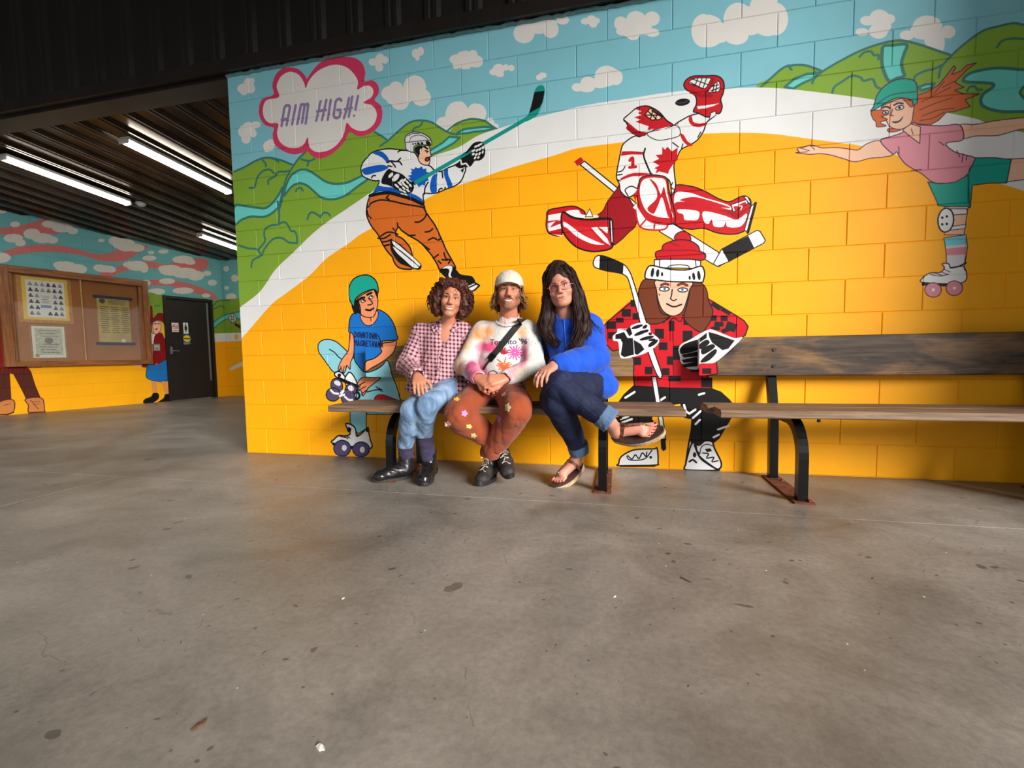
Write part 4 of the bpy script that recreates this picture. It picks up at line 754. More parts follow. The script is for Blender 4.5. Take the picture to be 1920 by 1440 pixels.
f 26 0 0 1 F 3201 1151 3237 1149 3238 1103 3201 1104
f 26 0 0 1 F 3144 1091 3204 1089 3204 1038 3144 1040
f 26 0 0 1 F 3105 1034 3156 1032 3156 999 3105 1001
f 26 0 0 1 F 3040 1012 3105 1010 3105 958 3040 960
f 26 0 0 1 F 3215 1061 3251 1059 3251 1017 3215 1019
f 26 0 0 1 F 3360 951 3417 950 3418 885 3360 886
f 26 0 0 1 F 3448 1003 3483 1002 3484 933 3448 934
f 26 0 0 1 F 3536 934 3597 932 3598 859 3537 861
f 26 0 0 1 F 3539 1017 3582 1016 3582 970 3539 972
f 26 0 0 1 F 3385 860 3438 859 3438 808 3385 809
f 26 0 0 1 F 3436 765 3476 765 3477 709 3437 709
f 26 0 0 1 F 3225 762 3270 762 3271 710 3225 710
f 26 0 0 1 F 3295 698 3344 697 3344 646 3295 646
f 26 0 0 1 F 3404 687 3453 687 3453 640 3404 641
f 26 0 0 1 F 3475 835 3540 834 3541 742 3475 743
f 26 0 0 1 F 3447 636 3527 635 3527 598 3448 598
f 26 0 0 1 F 3723 1122 3775 1082 3758 1057 3706 1097
f 26 0 0 1 F 3777 1083 3832 1047 3820 1025 3765 1060
f 26 0 0 1 F 3707 1030 3745 1029 3745 993 3707 994
f 26 0 0 1 F 3768 1026 3810 1024 3810 989 3768 990
f 26 0 0 1 F 3730 988 3785 986 3786 955 3731 956
f 26 0 0 1 F 3810 989 3869 965 3853 915 3794 939
f 26 0 0 1 F 3771 934 3821 953 3830 927 3780 908
f 26 0 0 1 F 3708 953 3762 961 3767 934 3713 926
f 26 0 0 1 F 3674 938 3716 937 3717 906 3674 907
f 26 0 0 1 F 3654 623 3723 623 3723 559 3655 559
f 26 0 0 1 F 3568 805 3611 804 3612 747 3568 747
f 26 0 0 1 F 3586 707 3638 706 3639 660 3587 661
f 26 0 0 1 F 3054 938 3114 937 3114 889 3054 891
f 26 0 0 1 F 3660 684 3715 684 3716 647 3660 648
l 9 5.5 0 0 F 3474 962 3477 638
f 27 0 1 1 F 3361 1274 3585 1254 3592 1118 3544 1040 3457 1032 3401 1045 3365 1127
f 27 0 1 1 F 3289 1280 3255 1212 3250 1131 3290 1037 3312 990 3391 988 3457 1032 3401 1056 3373 1149 3369 1264
l 9 6.3 1 1 F 3289 1280 3255 1212 3250 1131 3290 1037 3312 990 3391 988 3457 1032 3401 1056 3373 1149 3369 1264
f 27 0 1 1 F 3579 1254 3649 1239 3681 1193 3693 1125 3720 1057 3705 990 3684 956 3653 921 3588 959 3544 1017 3559 1096 3575 1175
l 9 6.1 1 1 F 3579 1254 3649 1239 3681 1193 3693 1125 3720 1057 3705 990 3684 956 3653 921 3588 959 3544 1017 3559 1096 3575 1175
f 28 0 1 1 F 3372 1276 3369 1207 3384 1126 3412 1068 3457 1037 3495 1036 3533 1063 3559 1130 3575 1198 3583 1254
l 9 6.2 1 1 F 3372 1276 3369 1207 3384 1126 3412 1068 3457 1037 3495 1036 3533 1063 3559 1130 3575 1198 3583 1254
l 9 5.5 0 0 F 3451 1037 3413 987
l 9 5.5 1 0 F 3538 1040 3522 995 3479 1019 3446 986
f 2 0 1 1 F 3449 1211 3440 1202 3418 1199 3396 1204 3387 1214 3396 1224 3418 1227 3440 1221
l 9 6.9 1 1 F 3449 1211 3440 1202 3418 1199 3396 1204 3387 1214 3396 1224 3418 1227 3440 1221
f 29 0 1 1 F 3430 1213 3427 1206 3420 1204 3413 1207 3410 1214 3413 1221 3420 1224 3427 1221
f 9 0 1 1 F 3424 1214 3423 1210 3420 1209 3417 1211 3416 1214 3417 1217 3420 1218 3423 1217
f 2 0 1 1 F 3564 1200 3555 1191 3534 1188 3512 1193 3503 1203 3512 1212 3533 1215 3555 1210
l 9 6.8 1 1 F 3564 1200 3555 1191 3534 1188 3512 1193 3503 1203 3512 1212 3533 1215 3555 1210
f 29 0 1 1 F 3541 1203 3538 1196 3532 1193 3525 1196 3522 1203 3524 1211 3531 1213 3538 1210
f 9 0 1 1 F 3536 1203 3535 1200 3531 1199 3528 1200 3527 1203 3528 1206 3531 1208 3534 1206
l 27 17.2 1 0 F 3398 1238 3422 1248 3444 1240
l 27 17.0 1 0 F 3504 1235 3531 1243 3561 1230
l 9 7.5 1 0 F 3468 1208 3464 1169 3458 1148 3478 1134 3494 1142
l 9 10.3 1 0 F 3434 1115 3478 1094 3527 1107
l 9 5.2 0 0 F 3384 1183 3389 1172
f 18 0 1 1 F 3485 1529 3487 1562 3523 1580 3560 1568 3579 1539 3571 1512
l 9 5.4 1 1 F 3485 1529 3487 1562 3523 1580 3560 1568 3579 1539 3571 1512
f 18 0 1 1 F 3360 1436 3366 1460 3399 1470 3409 1500 3453 1520 3518 1527 3582 1513 3625 1480 3638 1446 3668 1428 3670 1400 3647 1387 3583 1397 3519 1401 3410 1408 3377 1403
l 9 6.7 1 1 F 3360 1436 3366 1460 3399 1470 3409 1500 3453 1520 3518 1527 3582 1513 3625 1480 3638 1446 3668 1428 3670 1400 3647 1387 3583 1397 3519 1401 3410 1408 3377 1403
l 24 10.1 1 0 F 3399 1467 3497 1459 3583 1455 3636 1441
l 24 10.1 1 0 F 3442 1515 3507 1488
f 2 0 0 1 F 3353 1408 3410 1408 3583 1397 3642 1385 3643 1335 3355 1356
l 9 6.8 0 1 F 3353 1408 3410 1408 3583 1397 3642 1385 3643 1335 3355 1356 3353 1408
l 9 5.5 0 0 F 3388 1406 3388 1366
l 9 5.4 0 0 F 3610 1389 3614 1353
f 2 0 1 1 F 3294 1302 3305 1348 3333 1371 3410 1351 3476 1336 3563 1331 3626 1347 3653 1345 3667 1305 3661 1261 3649 1245 3585 1251 3455 1260 3345 1279 3306 1285
l 9 8.8 1 1 F 3294 1302 3305 1348 3333 1371 3410 1351 3476 1336 3563 1331 3626 1347 3653 1345 3667 1305 3661 1261 3649 1245 3585 1251 3455 1260 3345 1279 3306 1285
l 9 5.4 1 0 F 3438 1343 3449 1362 3498 1366 3562 1358 3575 1335
f 9 0 1 1 F 3352 1323 3346 1302 3338 1295 3332 1305 3332 1327 3338 1348 3346 1355 3352 1345
f 9 0 1 1 F 3385 1317 3381 1299 3373 1293 3367 1302 3365 1320 3370 1338 3378 1345 3384 1336
f 9 0 1 1 F 3410 1310 3408 1301 3403 1297 3398 1301 3396 1311 3398 1320 3403 1324 3408 1320
f 9 0 1 1 F 3582 1278 3581 1270 3576 1266 3571 1270 3570 1279 3571 1288 3576 1291 3580 1287
f 9 0 1 1 F 3609 1287 3609 1270 3604 1262 3597 1268 3592 1286 3592 1303 3597 1311 3604 1304
f 9 0 1 1 F 3642 1291 3642 1270 3637 1260 3629 1268 3623 1289 3623 1311 3628 1321 3636 1312
f 9 0 0 1 F 3223 568 3160 508 3119 447 3096 417 3131 357 3212 340 3258 305 3316 234 3350 223 3350 331 3292 389 3372 426 3527 451 3550 358 3600 347 3595 265 3585 217 3618 171 3650 184 3716 174 3769 222 3830 339 3871 420 3828 477 3775 528 3716 551 3460 554
l 9 7.0 0 1 F 3223 568 3160 508 3119 447 3096 417 3131 357 3212 340 3258 305 3316 234 3350 223 3350 331 3292 389 3372 426 3527 451 3550 358 3600 347 3595 265 3585 217 3618 171 3650 184 3716 174 3769 222 3830 339 3871 420 3828 477 3775 528 3716 551 3460 554 3223 568
f 9 0 0 1 F 3096 350 3349 360 3310 246 3143 290
l 2 15.1 0 0 F 3168 486 3229 526
l 2 14.8 0 0 F 3394 468 3427 491
l 2 14.4 0 0 F 3641 510 3674 520
l 2 14.6 0 0 F 3549 440 3561 399 3583 382 3621 411
l 2 14.5 0 0 F 3605 353 3653 400
l 2 14.5 0 0 F 3622 312 3649 342
l 2 14.3 0 0 F 3762 280 3826 305
l 2 14.4 0 0 F 3736 227 3768 246
l 2 15.3 0 0 F 3137 339 3189 358
l 2 15.2 0 0 F 3148 315 3212 340
f 2 0 1 1 F 2962 1384 2954 1414 2968 1448 2998 1458 3050 1443 3153 1391 3193 1342 3216 1284 3256 1154 3307 990 3347 826 3406 641 3376 638 3313 803 3267 985 3222 1156 3187 1285 3159 1319 3119 1335 3050 1350 2997 1367
l 9 7.1 1 1 F 2962 1384 2954 1414 2968 1448 2998 1458 3050 1443 3153 1391 3193 1342 3216 1284 3256 1154 3307 990 3347 826 3406 641 3376 638 3313 803 3267 985 3222 1156 3187 1285 3159 1319 3119 1335 3050 1350 2997 1367
f 9 0 0 1 F 2999 1458 3061 1443 3155 1393 3151 1324 3073 1346 2994 1370
f 2 0 0 1 F 3339 633 3370 629 3417 332 3435 201 3407 195 3389 331
l 9 6.4 0 1 F 3339 633 3370 629 3417 332 3435 201 3407 195 3389 331 3339 633
f 9 0 0 1 F 3401 206 3431 213 3438 139 3419 123 3405 141
f 2 0 1 1 F 3084 908 3113 937 3119 958 3188 958 3211 981 3279 997 3324 980 3335 931 3386 883 3369 837 3302 792 3234 769 3165 756 3131 770 3119 866 3090 878
f 9 0 0 1 F 3102 919 3159 936 3182 894 3217 893 3223 781 3159 764 3136 780 3148 859 3136 889 3102 890
f 9 0 0 1 F 3125 954 3176 953 3199 970 3213 922 3194 905 3171 947
f 9 0 0 1 F 3222 881 3268 851 3291 815 3245 778 3228 787
f 9 0 1 1 F 3282 980 3274 970 3248 958 3220 953 3207 957 3216 967 3242 979 3269 984
f 9 0 1 1 F 3310 977 3310 968 3302 958 3289 954 3281 957 3281 966 3290 976 3302 981
f 9 0 1 1 F 3309 943 3300 931 3272 916 3241 908 3226 910 3235 923 3263 938 3294 946
f 9 0 1 1 F 3320 944 3317 936 3305 929 3290 927 3282 931 3286 939 3298 947 3313 949
f 9 0 1 1 F 3353 903 3342 891 3310 880 3277 875 3261 879 3273 891 3304 902 3337 907
f 9 0 1 1 F 3341 919 3338 913 3330 910 3322 913 3318 920 3322 926 3330 929 3338 926
f 9 0 1 1 F 3378 877 3374 863 3355 844 3330 831 3316 833 3319 848 3339 867 3363 879
f 9 0 1 1 F 3363 882 3358 875 3342 871 3326 870 3319 875 3324 882 3340 887 3356 887
f 2 0 1 1 F 3511 812 3529 846 3589 879 3642 912 3685 934 3716 938 3759 920 3853 879 3900 883 3844 817 3746 728 3698 717 3644 715 3634 678 3569 684 3530 719 3519 765
f 9 0 1 1 F 3520 811 3546 845 3610 869 3632 867 3633 809 3546 782 3524 786
f 9 0 0 1 F 3530 775 3633 797 3633 765 3546 757
f 9 0 0 1 F 3530 741 3633 763 3633 730 3547 722
f 9 0 0 1 F 3531 710 3633 732 3634 699 3547 691
f 9 0 0 1 F 3642 883 3685 917 3685 883 3643 855
f 9 0 0 1 F 3695 922 3738 910 3854 862 3818 812 3782 801 3717 853 3701 888
f 9 0 1 1 F 3643 844 3685 871 3702 848 3649 809
f 9 0 1 1 F 3654 809 3718 842 3734 819 3665 775
f 9 0 1 1 F 3665 752 3734 808 3745 785 3698 734 3650 723
f 13 0 1 1 F 3125 28 3137 71 3189 110 3247 130 3356 137 3379 140 3385 44 3362 25 3131 12
l 9 9.4 1 1 F 3125 28 3137 71 3189 110 3247 130 3356 137 3379 140 3385 44 3362 25 3131 12
l 9 8.0 1 0 F 3184 85 3213 62 3236 93 3259 66 3282 107 3305 83 3311 114
f 9 0 1 1 F 3346 79 3344 72 3337 69 3331 71 3328 78 3331 85 3337 88 3344 85
l 9 14.5 0 0 F 3137 10 3363 21
l 9 7.3 1 0 F 3178 79 3201 55 3294 65 3345 127
f 13 0 1 1 F 3590 229 3601 183 3640 172 3656 178 3683 202 3726 198 3743 152 3781 71 3784 31 3761 14 3707 33 3652 78 3640 125 3597 112 3575 63 3564 51
l 9 10.4 1 1 F 3590 229 3601 183 3640 172 3656 178 3683 202 3726 198 3743 152 3781 71 3784 31 3761 14 3707 33 3652 78 3640 125 3597 112 3575 63 3564 51
f 13 0 1 1 F 3564 45 3596 171 3623 177 3646 101 3750 17 3761 6 3570 1
l 9 10.4 1 1 F 3564 45 3596 171 3623 177 3646 101 3750 17 3761 6 3570 1
l 9 12.1 1 0 F 3618 171 3652 90 3706 45 3761 12
f 9 0 1 1 F 3630 106 3626 93 3619 88 3611 92 3608 105 3611 117 3618 123 3626 118
l 9 12.2 1 0 F 3586 58 3608 71 3630 54
l 9 7.6 1 0 F 3668 120 3705 115 3695 86 3738 93 3728 63 3765 71
f 9 0 0 1 F 3683 147 3716 153 3727 134 3695 127
l 9 5.5 1 0 F 3651 113 3662 161 3694 179 3732 169
f 30 0 0 1 W 4804 2258 4859 2273 4909 2301 4942 2342 4980 2398 4990 2386 4972 2349 5016 2365 5044 2392 5088 2397 5045 2366 5031 2351 4989 2306 5034 2272 4990 2261 5031 2238 5110 2225 5042 2202 5069 2162 4995 2146 4955 2145 4917 2104 4877 2084 4815 2099 4753 2107 4781 2179 4790 2225
l 31 5.0 0 1 W 4804 2258 4859 2273 4909 2301 4942 2342 4980 2398 4990 2386 4972 2349 5016 2365 5044 2392 5088 2397 5045 2366 5031 2351 4989 2306 5034 2272 4990 2261 5031 2238 5110 2225 5042 2202 5069 2162 4995 2146 4955 2145 4917 2104 4877 2084 4815 2099 4753 2107 4781 2179 4790 2225 4804 2258
l 31 4.2 1 0 W 4831 2219 4891 2246 4970 2281
l 31 4.2 1 0 W 4822 2174 4893 2200 4982 2222
l 31 4.2 1 0 W 4834 2138 4914 2162 4994 2163
l 31 4.2 1 0 W 4825 2116 4886 2120 4945 2147
l 31 4.2 1 0 W 4890 2257 4938 2319
l 31 4.1 1 0 W 4930 2286 4988 2312
f 32 0 1 1 W 4184 2005 4201 2009 4189 2029 4234 2037 4262 2042 4302 2029 4324 2018 4402 2011 4480 1993 4518 1986 4566 2017 4635 2023 4696 1943 4654 1929 4579 1929 4504 1918 4437 1944 4370 1972 4314 1985 4258 1988
l 31 4.8 1 1 W 4184 2005 4201 2009 4189 2029 4234 2037 4262 2042 4302 2029 4324 2018 4402 2011 4480 1993 4518 1986 4566 2017 4635 2023 4696 1943 4654 1929 4579 1929 4504 1918 4437 1944 4370 1972 4314 1985 4258 1988
l 31 4.0 1 0 W 4184 2005 4246 2004
l 31 4.0 1 0 W 4200 2034 4257 2009
l 31 3.9 1 0 W 4262 2042 4285 2012
f 32 0 1 1 W 5023 2066 5098 2061 5194 2069 5322 2069 5385 2057 5388 1984 5325 2008 5246 1995 5198 1987 5100 1996 5036 1992
l 31 4.3 1 1 W 5023 2066 5098 2061 5194 2069 5322 2069 5385 2057 5388 1984 5325 2008 5246 1995 5198 1987 5100 1996 5036 1992
f 32 0 0 1 W 5257 1853 5333 1847 5395 1843 5402 1708 5338 1731 5258 1727
l 31 4.3 0 1 W 5257 1853 5333 1847 5395 1843 5402 1708 5338 1731 5258 1727 5257 1853
f 33 0 1 1 W 4632 2024 4692 2044 4744 2061 4794 2108 4825 2092 4938 2073 5023 2066 5042 1985 4972 1976 4963 1960 5004 1920 5055 1897 5106 1872 5098 1829 5060 1775 5012 1748 4951 1749 4900 1762 4846 1814 4772 1869 4733 1921 4716 1952 4696 1943
l 31 5.1 1 1 W 4632 2024 4692 2044 4744 2061 4794 2108 4825 2092 4938 2073 5023 2066 5042 1985 4972 1976 4963 1960 5004 1920 5055 1897 5106 1872 5098 1829 5060 1775 5012 1748 4951 1749 4900 1762 4846 1814 4772 1869 4733 1921 4716 1952 4696 1943
f 32 0 0 1 W 4741 2073 4784 2103 4831 2080 4831 1986 4787 2027
l 31 4.6 0 1 W 4741 2073 4784 2103 4831 2080 4831 1986 4787 2027 4741 2073
l 31 4.0 1 0 W 4785 2074 4796 2043
l 31 4.6 1 0 W 4726 1981 4729 1939
l 31 4.5 1 0 W 4926 1985 4953 1961
l 31 4.4 1 0 W 5014 1925 5031 1888
l 31 4.4 1 0 W 5045 1904 5042 1858
l 31 4.6 1 0 W 4794 1837 4845 1838
l 31 4.4 1 0 W 5065 1890 5061 1868
f 34 0 0 1 W 4879 1764 4941 1746 5012 1748 5070 1780 5106 1875 5194 1867 5274 1847 5259 1721 5171 1728 5097 1723 5093 1598 4987 1613 4938 1623 4913 1684
l 31 5.0 0 1 W 4879 1764 4941 1746 5012 1748 5070 1780 5106 1875 5194 1867 5274 1847 5259 1721 5171 1728 5097 1723 5093 1598 4987 1613 4938 1623 4913 1684 4879 1764
l 35 7.0 0 0 W 5075 1786 5088 1604
f 32 0 0 1 W 4966 1614 5083 1605 5076 1529 5069 1447 4973 1454 4975 1537
l 31 3.9 0 1 W 4966 1614 5083 1605 5076 1529 5069 1447 4973 1454 4975 1537 4966 1614
f 2 0 0 1 W 4997 1600 5078 1593 5079 1564 5009 1564
l 31 3.9 0 1 W 4997 1600 5078 1593 5079 1564 5009 1564 4997 1600
f 2 0 0 1 W 5002 1499 5077 1506 5073 1482 5002 1478
l 31 3.9 0 1 W 5002 1499 5077 1506 5073 1482 5002 1478 5002 1499
f 2 0 1 1 W 5015 1530 5002 1484 4974 1469 4948 1493 4938 1544 4951 1590 4979 1605 5006 1580
l 9 6.8 1 1 W 5015 1530 5002 1484 4974 1469 4948 1493 4938 1544 4951 1590 4979 1605 5006 1580
f 9 0 1 1 W 4965 1552 4963 1547 4959 1545 4955 1548 4953 1553 4954 1558 4958 1560 4963 1557
f 9 0 1 1 W 4987 1557 4985 1552 4981 1551 4977 1553 4975 1558 4976 1563 4981 1565 4985 1563
f 9 0 1 1 W 4966 1514 4965 1509 4961 1507 4956 1510 4954 1515 4956 1520 4960 1522 4964 1519
f 9 0 1 1 W 4989 1515 4987 1510 4983 1508 4979 1510 4977 1516 4978 1521 4982 1522 4987 1520
f 13 0 0 1 W 4972 1436 5079 1447 5089 1375 5078 1245 4993 1250 4985 1358
l 31 4.3 0 1 W 4972 1436 5079 1447 5089 1375 5078 1245 4993 1250 4985 1358 4972 1436
f 36 0 0 1 W 4974 1433 5078 1443 5085 1393 4982 1388
f 33 0 0 1 W 4984 1373 5087 1378 5084 1334 4990 1334
f 2 0 1 1 W 4878 1184 4879 1214 4910 1237 4961 1238 4981 1263 4969 1287 5000 1286 5016 1261 5077 1263 5076 1174
l 31 5.7 1 1 W 4878 1184 4879 1214 4910 1237 4961 1238 4981 1263 4969 1287 5000 1286 5016 1261 5077 1263 5076 1174
l 9 8.5 1 0 W 5011 1261 5052 1268 5086 1287
l 31 3.7 1 0 W 4910 1231 4962 1216 5003 1226
l 31 3.7 1 0 W 4930 1236 4982 1217
l 31 3.7 1 0 W 4961 1242 5003 1223
l 31 3.7 1 0 W 4976 1257 5012 1237
f 9 0 0 1 W 4872 1182 5074 1165 5072 1148 4873 1166
f 33 0 1 1 W 4971 1136 4960 1106 4932 1095 4902 1109 4888 1140 4899 1169 4928 1180 4958 1166
l 31 4.6 1 1 W 4971 1136 4960 1106 4932 1095 4902 1109 4888 1140 4899 1169 4928 1180 4958 1166
f 2 0 1 1 W 4939 1137 4937 1131 4931 1128 4925 1131 4923 1138 4925 1145 4931 1147 4937 1144
f 33 0 1 1 W 5075 1141 5064 1112 5036 1100 5007 1114 4994 1144 5004 1174 5033 1185 5062 1171
l 31 4.6 1 1 W 5075 1141 5064 1112 5036 1100 5007 1114 4994 1144 5004 1174 5033 1185 5062 1171
f 2 0 1 1 W 5044 1143 5041 1137 5036 1134 5030 1137 5027 1144 5029 1151 5035 1153 5041 1150
f 32 0 1 1 W 4629 2211 4644 2227 4727 2251 4790 2225 4792 2166 4784 2109 4753 2084 4722 2079 4680 2098 4657 2137 4633 2175
l 31 4.6 1 1 W 4629 2211 4644 2227 4727 2251 4790 2225 4792 2166 4784 2109 4753 2084 4722 2079 4680 2098 4657 2137 4633 2175
f 30 0 1 1 W 4581 2200 4645 2197 4667 2171 4630 2164 4663 2142 4626 2129 4658 2107 4611 2107 4604 2137 4588 2157
l 31 4.3 1 1 W 4581 2200 4645 2197 4667 2171 4630 2164 4663 2142 4626 2129 4658 2107 4611 2107 4604 2137 4588 2157
f 30 0 1 1 W 4665 2077 4675 2090 4733 2074 4691 2067
l 31 3.5 1 1 W 4665 2077 4675 2090 4733 2074 4691 2067
f 30 0 1 1 W 4737 2255 4779 2244 4796 2207 4780 2197 4753 2230
l 31 3.4 1 1 W 4737 2255 4779 2244 4796 2207 4780 2197 4753 2230
f 21 0 1 1 W 4578 2200 4591 2228 4605 2285 4640 2333 4692 2360 4754 2360 4798 2334 4808 2286 4810 2222 4790 2207 4779 2238 4706 2259 4644 2233
l 31 5.7 1 1 W 4578 2200 4591 2228 4605 2285 4640 2333 4692 2360 4754 2360 4798 2334 4808 2286 4810 2222 4790 2207 4779 2238 4706 2259 4644 2233
l 35 7.1 1 0 W 4612 2243 4684 2280 4803 2281
f 2 0 1 1 W 4667 2187 4664 2179 4655 2175 4644 2176 4638 2182 4641 2189 4650 2194 4661 2193
l 9 4.6 1 1 W 4667 2187 4664 2179 4655 2175 4644 2176 4638 2182 4641 2189 4650 2194 4661 2193
f 9 0 1 1 W 4658 2184 4657 2180 4653 2178 4649 2181 4647 2185 4649 2189 4652 2190 4656 2188
f 2 0 1 1 W 4743 2204 4740 2195 4726 2189 4711 2190 4703 2198 4707 2207 4720 2213 4735 2212
l 9 4.6 1 1 W 4743 2204 4740 2195 4726 2189 4711 2190 4703 2198 4707 2207 4720 2213 4735 2212
f 9 0 1 1 W 4730 2200 4728 2195 4723 2193 4717 2196 4715 2202 4717 2208 4722 2209 4727 2206
l 31 10.1 1 0 W 4632 2211 4653 2217 4674 2207
l 31 10.0 1 0 W 4694 2220 4717 2229 4738 2222
l 31 5.2 1 0 W 4687 2198 4680 2163 4693 2161
f 31 0 1 1 W 4686 2127 4721 2129 4743 2152 4731 2125 4705 2116''')
